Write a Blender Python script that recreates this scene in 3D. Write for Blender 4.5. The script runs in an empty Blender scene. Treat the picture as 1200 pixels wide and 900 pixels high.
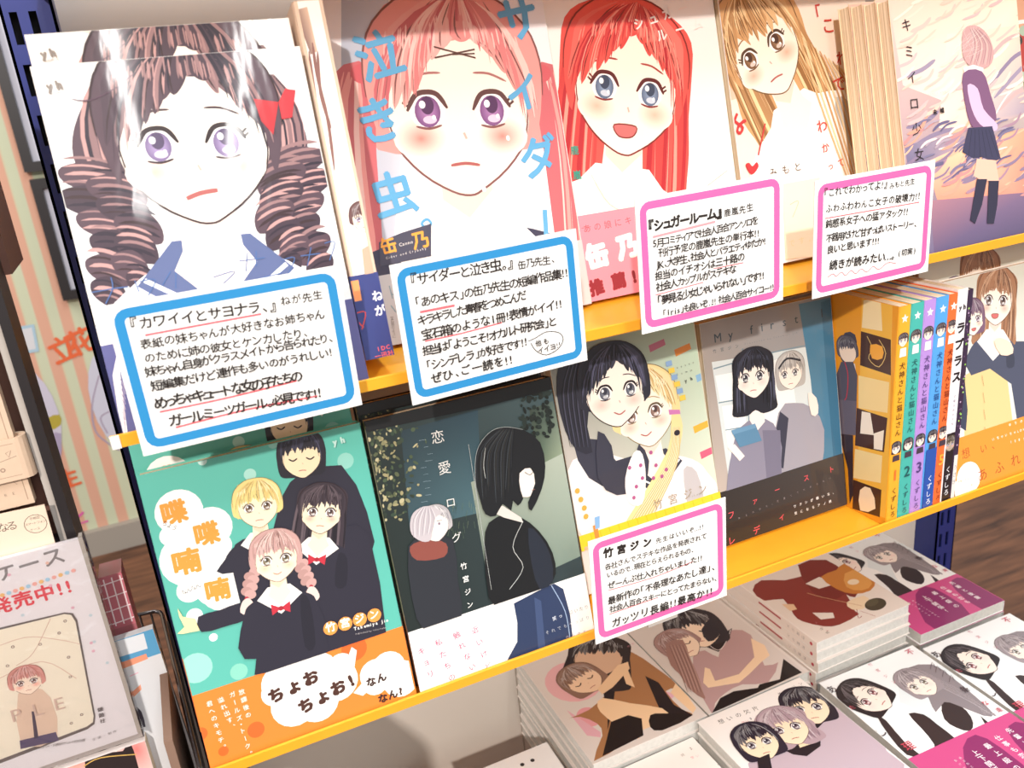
import bpy, math, random
from mathutils import Matrix, Vector
from math import sin, cos, pi, radians

# ---------------------------------------------------------------- camera, world, light, exposure
scn = bpy.context.scene
COL = scn.collection
cam_data = bpy.data.cameras.new('camera')
cam = bpy.data.objects.new('camera', cam_data)
COL.objects.link(cam)
scn.camera = cam
cam_data.sensor_width = 36.0
cam_data.sensor_fit = 'HORIZONTAL'
cam_data.lens = 29.46187
cam_data.clip_start = 0.01
cam.matrix_world = Matrix([[0.9107633, 0.2179119, -0.3507487, 0.0380486], [-0.4020319, 0.2740965, -0.8736369, -0.4417823], [-0.0942369, 0.9366886, 0.3372445, 0.3643836], [0.0, 0.0, 0.0, 1.0]])
cam_data.dof.use_dof = True
cam_data.dof.focus_distance = 0.62
cam_data.dof.aperture_fstop = 14.0

scn.view_settings.view_transform = 'Standard'
scn.view_settings.look = 'None'
scn.view_settings.exposure = 0.0
scn.view_settings.gamma = 1.0
scn.view_settings.use_curve_mapping = False

world = bpy.data.worlds.new('shop_air')
scn.world = world
world.use_nodes = True
wb = world.node_tree.nodes['Background']
wb.inputs[0].default_value = (1.0, 0.95, 0.92, 1)
wb.inputs[1].default_value = 0.52


def light(name, kind, loc, target, energy, color, size=0.2, size_y=None):
    d = bpy.data.lights.new(name, kind)
    d.energy = energy
    d.color = color
    if kind == 'AREA':
        d.shape = 'RECTANGLE' if size_y else 'DISK'
        d.size = size
        if size_y:
            d.size_y = size_y
    elif kind == 'SPOT':
        d.shadow_soft_size = size
        d.spot_size = radians(50)
        d.spot_blend = 0.6
    o = bpy.data.objects.new(name, d)
    COL.objects.link(o)
    o.location = loc
    o.rotation_euler = (Vector(target) - Vector(loc)).to_track_quat('-Z', 'Y').to_euler()
    return o


# track spotlight in front of the rack, and long ceiling tubes
light('track_light', 'AREA', (-1.05, -2.45, 1.75), (0.3, 0.0, 0.15), 92, (1.0, 0.915, 0.84), 0.09)
light('ceiling_tube', 'AREA', (0.5, -0.75, 2.0), (0.55, 0.0, -0.2), 46, (0.88, 0.95, 1.0), 0.3, 1.6)
light('ceiling_tube', 'AREA', (0.06, -4.3, 2.15), (0.06, -4.3, 0.0), 34, (1.0, 0.98, 0.95), 0.05, 2.6)
light('ceiling_tube', 'AREA', (0.62, -4.3, 2.15), (0.62, -4.3, 0.0), 34, (1.0, 0.98, 0.95), 0.05, 2.6)
light('ceiling_tube', 'AREA', (2.6, 0.8, 2.1), (1.6, 1.0, -1.0), 16, (1.0, 0.93, 0.86), 0.3, 2.0)
light('ceiling_tube', 'AREA', (-1.2, 1.4, 2.1), (-0.4, 2.4, 0.0), 34, (1.0, 0.95, 0.9), 0.3, 2.0)

# ---------------------------------------------------------------- materials


def hexc(h):
    h = h.lstrip('#')
    if len(h) == 3:
        h = ''.join(c * 2 for c in h)
    v = [int(h[i:i + 2], 16) / 255 for i in (0, 2, 4)]
    return tuple(x / 12.92 if x <= 0.04045 else ((x + 0.055) / 1.055) ** 2.4 for x in v)


def new_mat(name):
    m = bpy.data.materials.new(name)
    m.use_nodes = True
    nt = m.node_tree
    return m, nt, nt.nodes['Principled BSDF']


def plain(name, col, rough=0.5, metal=0.0, noise=0.0, nscale=60, bump=0.0, coat=0.0):
    m, nt, b = new_mat(name)
    c = hexc(col)
    b.inputs['Base Color'].default_value = (*c, 1)
    b.inputs['Roughness'].default_value = rough
    b.inputs['Metallic'].default_value = metal
    b.inputs['Coat Weight'].default_value = coat
    if noise or bump:
        tc = nt.nodes.new('ShaderNodeTexCoord')
        n = nt.nodes.new('ShaderNodeTexNoise')
        n.inputs['Scale'].default_value = nscale
        n.inputs['Detail'].default_value = 5
        nt.links.new(tc.outputs['Object'], n.inputs['Vector'])
        if noise:
            mx = nt.nodes.new('ShaderNodeMix')
            mx.data_type = 'RGBA'
            mx.inputs[6].default_value = (*[x * (1 - noise) for x in c], 1)
            mx.inputs[7].default_value = (*[min(1, x * (1 + noise)) for x in c], 1)
            nt.links.new(n.outputs['Fac'], mx.inputs[0])
            nt.links.new(mx.outputs[2], b.inputs['Base Color'])
        if bump:
            bp = nt.nodes.new('ShaderNodeBump')
            bp.inputs['Strength'].default_value = bump
            bp.inputs['Distance'].default_value = 0.001
            nt.links.new(n.outputs['Fac'], bp.inputs['Height'])
            nt.links.new(bp.outputs[0], b.inputs['Normal'])
    return m


def print_mat(name, rough, coat, wrinkle, coat_rough=0.06):
    """Printed card or paper: ink colour from the mesh's own colour layer; clear film on top."""
    m, nt, b = new_mat(name)
    a = nt.nodes.new('ShaderNodeAttribute')
    a.attribute_name = 'ink'
    nt.links.new(a.outputs['Color'], b.inputs['Base Color'])
    b.inputs['Roughness'].default_value = rough
    b.inputs['Specular IOR Level'].default_value = 0.3
    if coat:
        b.inputs['Coat Weight'].default_value = coat
        b.inputs['Coat Roughness'].default_value = coat_rough
        tc = nt.nodes.new('ShaderNodeTexCoord')
        mp = nt.nodes.new('ShaderNodeMapping')
        mp.inputs['Scale'].default_value = (22, 22, 9)
        mp.inputs['Rotation'].default_value = (0, radians(-18), 0)
        n = nt.nodes.new('ShaderNodeTexNoise')
        n.inputs['Scale'].default_value = 1.0
        n.inputs['Detail'].default_value = 3
        n.inputs['Distortion'].default_value = 0.6
        bp = nt.nodes.new('ShaderNodeBump')
        bp.inputs['Strength'].default_value = wrinkle
        bp.inputs['Distance'].default_value = 0.004
        nt.links.new(tc.outputs['Object'], mp.inputs[0])
        nt.links.new(mp.outputs[0], n.inputs['Vector'])
        nt.links.new(n.outputs['Fac'], bp.inputs['Height'])
        nt.links.new(bp.outputs[0], b.inputs['Coat Normal'])
    return m


def page_mat():
    m, nt, b = new_mat('page_edges')
    tc = nt.nodes.new('ShaderNodeTexCoord')
    mp = nt.nodes.new('ShaderNodeMapping')
    mp.inputs['Scale'].default_value = (3, 2200, 3)
    n = nt.nodes.new('ShaderNodeTexNoise')
    n.inputs['Scale'].default_value = 1
    n.inputs['Detail'].default_value = 2
    r = nt.nodes.new('ShaderNodeValToRGB')
    r.color_ramp.elements[0].position = 0.35
    r.color_ramp.elements[0].color = (*hexc('cdb894'), 1)
    r.color_ramp.elements[1].position = 0.6
    r.color_ramp.elements[1].color = (*hexc('f4e6cc'), 1)
    nt.links.new(tc.outputs['Object'], mp.inputs[0])
    nt.links.new(mp.outputs[0], n.inputs['Vector'])
    nt.links.new(n.outputs['Fac'], r.inputs[0])
    nt.links.new(r.outputs[0], b.inputs['Base Color'])
    b.inputs['Roughness'].default_value = 0.8
    return m


def film_mat(name, tint='ffffff', rough=0.05, bump=0.4, alpha=0.12):
    m, nt, b = new_mat(name)
    nt.nodes.remove(b)
    out = nt.nodes['Material Output']
    g = nt.nodes.new('ShaderNodeBsdfGlossy')
    g.inputs['Roughness'].default_value = rough
    t = nt.nodes.new('ShaderNodeBsdfTransparent')
    t.inputs[0].default_value = (*hexc(tint), 1)
    fr = nt.nodes.new('ShaderNodeFresnel')
    fr.inputs[0].default_value = 1.45
    ad = nt.nodes.new('ShaderNodeMath')
    ad.operation = 'ADD'
    ad.inputs[1].default_value = alpha
    mx = nt.nodes.new('ShaderNodeMixShader')
    n = nt.nodes.new('ShaderNodeTexNoise')
    n.inputs['Scale'].default_value = 45
    n.inputs['Distortion'].default_value = 1
    tc = nt.nodes.new('ShaderNodeTexCoord')
    nt.links.new(tc.outputs['Object'], n.inputs['Vector'])
    bp = nt.nodes.new('ShaderNodeBump')
    bp.inputs['Strength'].default_value = bump
    bp.inputs['Distance'].default_value = 0.005
    nt.links.new(n.outputs['Fac'], bp.inputs['Height'])
    nt.links.new(bp.outputs[0], g.inputs['Normal'])
    nt.links.new(fr.outputs[0], ad.inputs[0])
    nt.links.new(ad.outputs[0], mx.inputs[0])
    nt.links.new(t.outputs[0], mx.inputs[1])
    nt.links.new(g.outputs[0], mx.inputs[2])
    nt.links.new(mx.outputs[0], out.inputs[0])
    return m


def wood_mat():
    m, nt, b = new_mat('dark_wood_floor')
    tc = nt.nodes.new('ShaderNodeTexCoord')
    mp = nt.nodes.new('ShaderNodeMapping')
    mp.inputs['Scale'].default_value = (2.2, 16, 16)
    n = nt.nodes.new('ShaderNodeTexNoise')
    n.inputs['Scale'].default_value = 2.2
    n.inputs['Detail'].default_value = 7
    n.inputs['Distortion'].default_value = 0.4
    r = nt.nodes.new('ShaderNodeValToRGB')
    r.color_ramp.elements[0].position = 0.3
    r.color_ramp.elements[0].color = (*hexc('432a1e'), 1)
    r.color_ramp.elements[1].position = 0.72
    r.color_ramp.elements[1].color = (*hexc('84583e'), 1)
    nt.links.new(tc.outputs['Object'], mp.inputs[0])
    nt.links.new(mp.outputs[0], n.inputs['Vector'])
    nt.links.new(n.outputs['Fac'], r.inputs[0])
    nt.links.new(r.outputs[0], b.inputs['Base Color'])
    b.inputs['Roughness'].default_value = 0.45
    return m


M = dict(
    gloss=print_mat('glossy_wrapped_print', 0.45, 0.5, 0.10),
    matte=print_mat('uncoated_card_print', 0.7, 0.0, 0.0),
    flat=print_mat('laminated_cover_print', 0.4, 0.5, 0.22, 0.12),
    pages=page_mat(),
    yellow=plain('yellow_painted_steel', 'f0a828', 0.38, 0, 0.08, 40, 0.05),
    blue=plain('blue_painted_steel', '253074', 0.35, 0, 0.1, 30, 0.05),
    hole=plain('painted_slot_shadow', '0c0c14', 0.8),  # near-black colour painted as the shade inside the post slots
    panel=plain('off_white_back_panel', 'cfc6bc', 0.6, 0, 0.04, 12),
    deck=plain('grey_white_deck_board', 'c4bfb8', 0.6, 0, 0.05, 12),
    floor=wood_mat(),
    black=plain('black_plastic', '242022', 0.4),
    wire=plain('dark_chrome_wire', '6a6668', 0.25, 0.9),
    base=plain('grey_baseboard', 'a39c92', 0.6),
    tape=plain('clear_acrylic_edge', 'b8b0a8', 0.25),
    leather=plain('beige_leatherette', 'd6bba2', 0.55, 0, 0.06, 200, 0.15),
    brown=plain('brown_leatherette', '6d4b40', 0.5, 0, 0.1, 200, 0.15),
    wrapped=plain('film_wrapped_page_block', 'd2d0ca', 0.35, 0, 0.16, 240, 0.5, 0.6),
    white=plain('white_card_edge', 'e8e4de', 0.6),
    film=film_mat('clear_film', alpha=0.04),
)

# ---------------------------------------------------------------- object helpers


def link(o, parent=None):
    COL.objects.link(o)
    if parent is not None:
        o.parent = parent
    return o


def tag(o, label, cat, group=None):
    o['label'] = label
    o['category'] = cat
    if group:
        o['group'] = group
    return o


def empty(name, mtx, label=None, cat=None, group=None, parent=None):
    o = bpy.data.objects.new(name, None)
    o.empty_display_size = 0.02
    link(o, parent)
    o.matrix_local = mtx
    if label:
        tag(o, label, cat, group)
    return o


class MB:
    """collects shapes into one mesh; optional per-face ink colour"""

    def __init__(s):
        s.v = []
        s.f = []
        s.c = []

    def face(s, pts, col=(1, 1, 1)):
        n = len(s.v)
        s.v += [tuple(p) for p in pts]
        s.f.append(tuple(range(n, n + len(pts))))
        s.c += [col] * len(pts)

    def box(s, x0, y0, z0, x1, y1, z1, col=(1, 1, 1)):
        p = [(x, y, z) for z in (z0, z1) for y in (y0, y1) for x in (x0, x1)]
        n = len(s.v)
        s.v += p
        s.c += [col] * 8
        for q in ((0, 2, 3, 1), (4, 5, 7, 6), (0, 1, 5, 4), (2, 6, 7, 3), (0, 4, 6, 2), (1, 3, 7, 5)):
            s.f.append(tuple(n + i for i in q))

    def prism(s, prof, z0, z1, col=(1, 1, 1)):
        """profile in xy, extruded along z"""
        k = len(prof)
        n = len(s.v)
        s.v += [(x, y, z0) for x, y in prof] + [(x, y, z1) for x, y in prof]
        s.c += [col] * (2 * k)
        for i in range(k):
            j = (i + 1) % k
            s.f.append((n + i, n + j, n + k + j, n + k + i))
        s.f.append(tuple(n + i for i in reversed(range(k))))
        s.f.append(tuple(n + k + i for i in range(k)))

    def prism_x(s, prof, x0, x1, col=(1, 1, 1)):
        """profile in yz, extruded along x"""
        k = len(prof)
        n = len(s.v)
        s.v += [(x0, y, z) for y, z in prof] + [(x1, y, z) for y, z in prof]
        s.c += [col] * (2 * k)
        for i in range(k):
            j = (i + 1) % k
            s.f.append((n + i, n + j, n + k + j, n + k + i))
        s.f.append(tuple(n + i for i in reversed(range(k))))
        s.f.append(tuple(n + k + i for i in range(k)))

    def tube(s, pts, r, seg=8, col=(1, 1, 1)):
        pts = [Vector(p) for p in pts]
        n = len(s.v)
        up = None
        for i, p in enumerate(pts):
            d = (pts[min(i + 1, len(pts) - 1)] - pts[max(i - 1, 0)]).normalized()
            a = Vector((0, 0, 1)) if abs(d.z) < 0.9 else Vector((1, 0, 0))
            e1 = d.cross(a).normalized()
            e2 = d.cross(e1)
            for k in range(seg):
                t = 2 * pi * k / seg
                s.v.append(tuple(p + e1 * (r * cos(t)) + e2 * (r * sin(t))))
                s.c.append(col)
        for i in range(len(pts) - 1):
            for k in range(seg):
                a, b = n + i * seg + k, n + i * seg + (k + 1) % seg
                s.f.append((a, b, b + seg, a + seg))
        s.f.append(tuple(n + k for k in reversed(range(seg))))
        s.f.append(tuple(n + (len(pts) - 1) * seg + k for k in range(seg)))

    def build(s, name, mat, parent=None, ink=False, smooth=False):
        me = bpy.data.meshes.new(name)
        me.from_pydata(s.v, [], s.f)
        if ink:
            a = me.color_attributes.new('ink', 'FLOAT_COLOR', 'POINT')
            flat = []
            for c in s.c:
                flat += [c[0], c[1], c[2], 1.0]
            a.data.foreach_set('color', flat)
        me.materials.append(mat)
        if smooth:
            me.polygons.foreach_set('use_smooth', [True] * len(me.polygons))
        me.update()
        o = bpy.data.objects.new(name, me)
        link(o, parent)
        return o


# ---------------------------------------------------------------- lettering: outlines of Blender's own built-in font
GLYPHS = {}


def prep_glyphs(chars, weight):
    """mesh every character once, all in one pass"""
    need = [c for c in sorted(set(chars)) if (c, weight) not in GLYPHS and c not in ' \u3000']
    dg_objs = []
    for c in need:
        cu = bpy.data.curves.new('g', 'FONT')
        cu.body = c
        cu.size = 1.0
        cu.resolution_u = 2
        cu.offset = weight
        cu.fill_mode = 'FRONT'
        o = bpy.data.objects.new('g', cu)
        COL.objects.link(o)
        dg_objs.append((c, o))
    dg = bpy.context.evaluated_depsgraph_get()
    for c, o in dg_objs:
        me = bpy.data.meshes.new_from_object(o.evaluated_get(dg))
        vs = [(v.co.x, v.co.y) for v in me.vertices]
        fs = [tuple(p.vertices) for p in me.polygons]
        if vs:
            x0 = min(v[0] for v in vs)
            x1 = max(v[0] for v in vs)
        else:
            x0 = x1 = 0
        GLYPHS[(c, weight)] = (vs, fs, x0, x1)
        bpy.data.meshes.remove(me)
    for c, o in dg_objs:
        cu = o.data
        bpy.data.objects.remove(o)
        bpy.data.curves.remove(cu)


def adv(c):
    if c in ' .,!:;|il\'':
        return 0.42
    if c in '！':
        return 0.5
    if ord(c) < 0x250:
        return 0.62
    if c in '「」『』、。…（）':
        return 0.62
    if c in 'っゃゅょィッャュョァ':
        return 0.8
    return 1.0


VROT = 'ー…'
EPS = 2.6e-6


def lin(c):
    return hexc(c) if isinstance(c, str) else c


def mixc(a, b, t):
    a = lin(a)
    b = lin(b)
    return tuple(a[i] * (1 - t) + b[i] * t for i in range(3))


def spline(pts, closed=True, n=5):
    k = len(pts)
    if k < 3:
        return pts
    out = []
    rng = range(k) if closed else range(k - 1)
    for i in rng:
        if closed:
            p0, p1, p2, p3 = pts[(i - 1) % k], pts[i], pts[(i + 1) % k], pts[(i + 2) % k]
        else:
            p0, p1, p2, p3 = pts[max(i - 1, 0)], pts[i], pts[i + 1], pts[min(i + 2, k - 1)]
        for j in range(n):
            t = j / n
            out.append(tuple(0.5 * (2 * p1[d] + (p2[d] - p0[d]) * t + (2 * p0[d] - 5 * p1[d] + 4 * p2[d] - p3[d]) * t * t
                                    + (3 * p1[d] - p0[d] - 3 * p2[d] + p3[d]) * t ** 3) for d in (0, 1)))
    if not closed:
        out.append(tuple(pts[-1]))
    return out


class Art:
    """flat print on a rectangle: millimetres, u to the right, v up; clipped to the sheet"""

    def __init__(s, mb, rect, frame, seed=1):
        s.mb = mb
        s.r = rect
        s.frame = frame      # function (u_mm, v_mm, lift) -> xyz in metres
        s.k = 1
        s.rnd = random.Random(seed)

    def up(s):
        s.k += 1

    def emit(s, pts, cols):
        P = [(p[0], p[1], *c) for p, c in zip(pts, cols)]
        x0, y0, x1, y1 = s.r
        for ax, lim, sg in ((0, x0, 1), (0, x1, -1), (1, y0, 1), (1, y1, -1)):
            Q = []
            n = len(P)
            if n == 0:
                return
            ins = [sg * (p[ax] - lim) >= 0 for p in P]
            if all(ins):
                continue
            for i in range(n):
                a, b = P[i], P[(i + 1) % n]
                ia, ib = ins[i], ins[(i + 1) % n]
                if ia:
                    Q.append(a)
                if ia != ib:
                    t = (lim - a[ax]) / (b[ax] - a[ax])
                    Q.append(tuple(a[d] + (b[d] - a[d]) * t for d in range(5)))
            P = Q
        if len(P) < 3:
            return
        mb = s.mb
        n = len(mb.v)
        for p in P:
            mb.v.append(s.frame(p[0], p[1], s.k * EPS))
            mb.c.append(p[2:5])
        mb.f.append(tuple(range(n, n + len(P))))

    def poly(s, col, pts, smooth=0):
        if smooth:
            pts = spline(pts, True, smooth)
        c = lin(col)
        s.emit(pts, [c] * len(pts))
        s.up()

    def grad(s, pts, cols):
        s.emit(pts, [lin(c) for c in cols])
        s.up()

    def fan(s, cx, cy, rx, ry, cin, cout, rot=0, n=20):
        a, b = lin(cin), lin(cout)
        m = mixc(a, b, 0.5)
        cr, sr = cos(rot), sin(rot)
        for (r0, r1, ca, cb) in ((0, 0.5, a, m), (0.5, 1.0, m, b)):
            for i in range(n):
                t0, t1 = 2 * pi * i / n, 2 * pi * (i + 1) / n
                q = [(r0, t0), (r1, t0), (r1, t1), (r0, t1)]
                if r0 == 0:
                    q = q[1:] + [(0, 0)]
                    cc = [cb, cb, ca]
                    q = [(r1, t0), (r1, t1), (0, 0)]
                else:
                    cc = [ca, cb, cb, ca]
                pts = []
                for r, t in q:
                    x, y = rx * r * cos(t), ry * r * sin(t)
                    pts.append((cx + x * cr - y * sr, cy + x * sr + y * cr))
                s.emit(pts, cc)
        s.up()

    def disc(s, cx, cy, rx, ry, col, rot=0, n=20):
        cr, sr = cos(rot), sin(rot)
        pts = []
        for i in range(n):
            x, y = rx * cos(2 * pi * i / n), ry * sin(2 * pi * i / n)
            pts.append((cx + x * cr - y * sr, cy + x * sr + y * cr))
        s.poly(col, pts)

    def line(s, col, w, pts, smooth=4, taper=0.0, closed=False):
        """w wide stroke; taper 0 none, 1 both ends pointed"""
        if len(pts) > 2 and smooth:
            pts = spline(pts, closed, smooth)
        if closed:
            pts = list(pts) + [pts[0]]
        n = len(pts)
        L = []
        for i, p in enumerate(pts):
            a, b = pts[max(i - 1, 0)], pts[min(i + 1, n - 1)]
            if closed and (i == 0 or i == n - 1):
                a, b = pts[-2], pts[1]
            dx, dy = b[0] - a[0], b[1] - a[1]
            d = math.hypot(dx, dy) or 1
            t = i / (n - 1)
            ww = w / 2 * (1 - taper + taper * min(1, 2.2 * sin(pi * min(max(t, 0.0), 1.0))) + 0.04)
            L.append(((p[0] - dy / d * ww, p[1] + dx / d * ww), (p[0] + dy / d * ww, p[1] - dx / d * ww)))
        c = lin(col)
        for i in range(n - 1):
            s.emit([L[i][0], L[i][1], L[i + 1][1], L[i + 1][0]], [c] * 4)
        s.up()

    def text(s, txt, u0, v0, u1, v1, size, col, weight=0.0, jit=0.0, vert=False, sx=1.0):
        """baseline from (u0,v0) to (u1,v1); vert: column centre from top to bottom"""
        c = lin(col)
        dx, dy = u1 - u0, v1 - v0
        Ln = math.hypot(dx, dy)
        dx, dy = dx / Ln, dy / Ln
        if vert:
            tot = sum(0.62 if ch in ' 、。・' else 1.0 for ch in txt)
        else:
            tot = sum(adv(ch) for ch in txt)
        step = Ln / tot
        if not size:
            size = step * (0.98 if not vert else 0.98)
        pos = 0.0
        for ch in txt:
            if vert:
                a = 0.62 if ch in ' 、。・' else 1.0
            else:
                a = adv(ch)
            if ch in ' \u3000':
                pos += a
                continue
            wk = 0.0 if weight >= 0 else weight
            if (ch, wk) not in GLYPHS:
                prep_glyphs(ch, wk)
            vs, fs, x0, x1 = GLYPHS[(ch, wk)]
            g = size * (1 + s.rnd.uniform(-jit, jit) * 0.8)
            rot = s.rnd.uniform(-jit, jit) * 0.5
            cx_ = (x0 + x1) / 2
            if vert:
                cpos = pos + (0.5 * a)
                if ch in '、。':
                    cpos = pos + 0.15
                ox, oy = u0 + dx * cpos * step, v0 + dy * cpos * step
                ex, ey = -dy, dx      # right = perpendicular to the downwards direction
                fx, fy = -dx, -dy
                if ch in '、。':
                    ox, oy = ox + ex * size * 0.3, oy + ey * size * 0.3
            else:
                cpos = pos + 0.5 * a
                ox, oy = u0 + dx * cpos * step, v0 + dy * cpos * step
                ex, ey = dx, dy
                fx, fy = -dy, dx
                ox += fx * (0.36 * size + s.rnd.uniform(-jit, jit) * size * 0.5)
                oy += fy * (0.36 * size + s.rnd.uniform(-jit, jit) * size * 0.5)
            cr, sr = cos(rot), sin(rot)
            yc = 0.37 if ord(ch) > 0x250 else 0.36
            lim_w = (x1 - x0)
            P = []
            for x, y in vs:
                x = (x - cx_) * g * sx
                y = (y - yc) * g
                if vert and ch in VROT:
                    x, y = y, -x
                x, y = x * cr - y * sr, x * sr + y * cr
                P.append((ox + ex * x + fx * y, oy + ey * x + fy * y))
            if weight > 0:
                wr = weight * size
                offs = [(wr, 0), (-wr, 0), (0, wr), (0, -wr)] if weight < 0.035 else [(wr, wr), (-wr, wr), (wr, -wr), (-wr, -wr), (wr * 1.3, 0), (-wr * 1.3, 0), (0, wr * 1.3), (0, -wr * 1.3)]
            else:
                offs = [(0, 0)]
            for ddx, ddy in offs:
                s.k += 0.7
                for f in fs:
                    s.emit([(P[i][0] + ddx, P[i][1] + ddy) for i in f], [c] * len(f))
            pos += a
        s.up()

    # -------------------------------------------------- a generic cartoon girl, drawn from numbers
    def girl(s, chin, crown, hair='554444', hair2=None, hair3=None, skin='ffe9d6', eye='8a70a8', style='long', L=1.6,
             turn=0.0, blush='f7b0a0', closed=False, mouth='line', line_c=None, body=None, coll='ffffff', bow=None,
             bangs=1, strands=26, tilt_eye=0.0, bw=2.1, bl=3.4, noface=False, ribbon=None):
        hair2 = hair2 or mixc(hair, '201018', 0.45)
        hair3 = hair3 or mixc(hair, 'ffffff', 0.35)
        line_c = line_c or mixc(hair, '2a1512', 0.75)
        ax, ay = crown[0] - chin[0], crown[1] - chin[1]
        S = math.hypot(ax, ay) / 2.56
        fx, fy = ax / (2.56 * S), ay / (2.56 * S)
        ex, ey = fy, -fx
        ox, oy = chin[0] + fx * 1.16 * S, chin[1] + fy * 1.16 * S

        def T(x, y):
            return (ox + (ex * x + fx * y) * S, oy + (ey * x + fy * y) * S)

        def TT(ps):
            return [T(*p) for p in ps]
        rn = s.rnd

        def strand(p0, p1, p2, w, c):
            q = []
            for i in range(7):
                t = i / 6
                q.append(T(p0[0] * (1 - t) ** 2 + 2 * p1[0] * t * (1 - t) + p2[0] * t * t,
                           p0[1] * (1 - t) ** 2 + 2 * p1[1] * t * (1 - t) + p2[1] * t * t))
            s.line(c, w * S, q, smooth=0, taper=0.9)
        t = turn
        # hair behind
        if style in ('long', 'wavy'):
            wv = 0.12 if style == 'wavy' else 0.03
            lf = [(-1.22 - wv * (i % 2) - 0.05 * i * 0.4, 0.9 - i * (0.9 + L) / 6) for i in range(7)]
            rt = [(1.22 + wv * (i % 2) + 0.05 * i * 0.4, 0.9 - i * (0.9 + L) / 6) for i in range(7)]
            s.poly(hair, spline(TT([(0, 1.42), (-0.8, 1.25)] + lf + [(-0.5, -L - 0.1), (0.0, -L + 0.1), (0.5, -L - 0.15)] + rt[::-1] + [(0.8, 1.25)]), True, 3))
            for i in range(strands):
                x = rn.uniform(-1.25, 1.25)
                if abs(x) < 0.5:
                    x = math.copysign(0.8, x)
                strand((x * 0.9, 0.6), (x * 1.1, -0.2 * L), (x * 1.05 + rn.uniform(-.1, .1), -L + rn.uniform(0, .4)), rn.uniform(.04, .12), rn.choice([hair2, hair3, mixc(hair, hair2, .5)]))
        elif style in ('bob', 'short', 'up'):
            b = {'bob': -0.95, 'short': -0.45, 'up': -0.1}[style]
            s.poly(hair, spline(TT([(0, 1.42), (-0.85, 1.2), (-1.22, 0.5), (-1.25, -0.2), (-1.12, b), (-0.6, b - .15), (0.6, b - .15), (1.12, b), (1.25, -0.2), (1.22, 0.5), (0.85, 1.2)]), True, 3))
        elif style in ('twin', 'braid', 'curl'):
            s.poly(hair, spline(TT([(0, 1.42), (-0.85, 1.2), (-1.2, 0.5), (-1.2, -0.3), (-0.9, -0.6), (0.9, -0.6), (1.2, -0.3), (1.2, 0.5), (0.85, 1.2)]), True, 3))
            for sg in (-1, 1):
                if style == 'twin':
                    s.poly(hair2, spline(TT([(sg * 1.1, .45), (sg * 1.6, .35), (sg * 1.85, -.6), (sg * 1.8, -L), (sg * 1.5, -L - .5), (sg * 1.25, -L), (sg * 1.15, -.6)]), True, 3))
                    for i in range(12):
                        x = rn.uniform(1.2, 1.75)
                        strand((sg * (x * .5 + .6), .4), (sg * x * 1.1, -.5), (sg * x, -L - rn.uniform(-.3, .3)), rn.uniform(.05, .13), rn.choice([hair, hair2, hair3]))
                    s.disc(*T(sg * 1.2, .38), .16 * S, .12 * S, ribbon or hair2)
                elif style == 'braid':
                    for i in range(7):
                        y = -0.5 - i * L / 7
                        s.disc(*T(sg * (1.12 + .05 * i) + .1 * (-1) ** i, y), .27 * S, .22 * S, [hair, mixc(hair, hair2, .35)][i % 2], rot=sg * .5)
                    s.disc(*T(sg * 1.5, -L - .5), .1 * S, .1 * S, ribbon or 'b03040')
                    s.poly(hair3, spline(TT([(sg * 1.4, -L - .5), (sg * 1.7, -L - .6), (sg * 1.85, -L - 1.1), (sg * 1.45, -L - 1.3), (sg * 1.2, -L - .9)]), True, 3))
                else:
                    # a loose loop at the cheek and two hanging ringlets
                    s.poly(hair, spline(TT([(sg * .95, .9), (sg * 1.38, .35), (sg * 1.52, -.15), (sg * 1.35, -.55), (sg * 1.0, -.7), (sg * 1.02, -.2)]), True, 4))
                    for i in range(16):
                        x = rn.uniform(0, 1)
                        strand((sg * (.95 + .25 * x), .8), (sg * (1.2 + .5 * x), .1), (sg * (1.0 + .3 * x), -.6), rn.uniform(.03, .09), rn.choice([hair2, hair3, mixc(hair, hair2, .5), mixc(hair, hair3, .4)]))
                    for m in range(2):
                        bx = sg * (1.32 - .34 * m)
                        n = 6
                        for i in range(n):
                            q = i / n
                            y = -.42 - .18 * m - q * L * (.95 - .15 * m)
                            w = (.36 - .2 * q) * (1 - .1 * m)
                            xx = bx + sg * (.10 * sin(i * 1.7 + m))
                            cc = [hair, mixc(hair, hair2, .55)][i % 2]
                            s.poly(cc, spline(TT([(xx - sg * w, y - .02), (xx - sg * w * .3, y + .20), (xx + sg * w, y + .16), (xx + sg * w * 1.05, y - .02), (xx + sg * w * .2, y - .20), (xx - sg * w * .9, y - .26)]), True, 4))
                            for k in range(4):
                                o = -.16 + .1 * k
                                strand((xx - sg * w * .9, y + o - .02), (xx, y + o + .16), (xx + sg * w * .95, y + o + .12), rn.uniform(.02, .05), rn.choice([hair3, hair2, line_c, mixc(hair, hair3, .5)]))
        # neck, shoulders
        if body:
            sh = mixc(skin, 'c07868', .3)
            s.poly(body, spline(TT([(-.45, -1.55), (-bw * .75, -1.95), (-bw, -2.5), (-bw * 1.1, -bl), (bw * 1.1, -bl), (bw, -2.5), (bw * .75, -1.95), (.45, -1.55)]), True, 3))
            s.poly(mixc(body, '101018', .4), spline(TT([(bw * .55, -2.2), (bw * .8, -2.4), (bw * .85, -bl), (bw * .55, -bl)]), True, 3))
            s.poly(coll, TT([(-.52, -1.35), (-1.05, -1.9), (0, -2.75), (1.05, -1.9), (.52, -1.35)]))
            s.poly(skin, TT([(-.36, -.9), (-.4, -1.5), (-.55, -1.75), (0, -2.35), (.55, -1.75), (.4, -1.5), (.36, -.9)]))
            s.poly(sh, TT([(-.34, -.95), (-.34, -1.2), (0, -1.45), (.36, -1.1), (.34, -.95)]))
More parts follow.
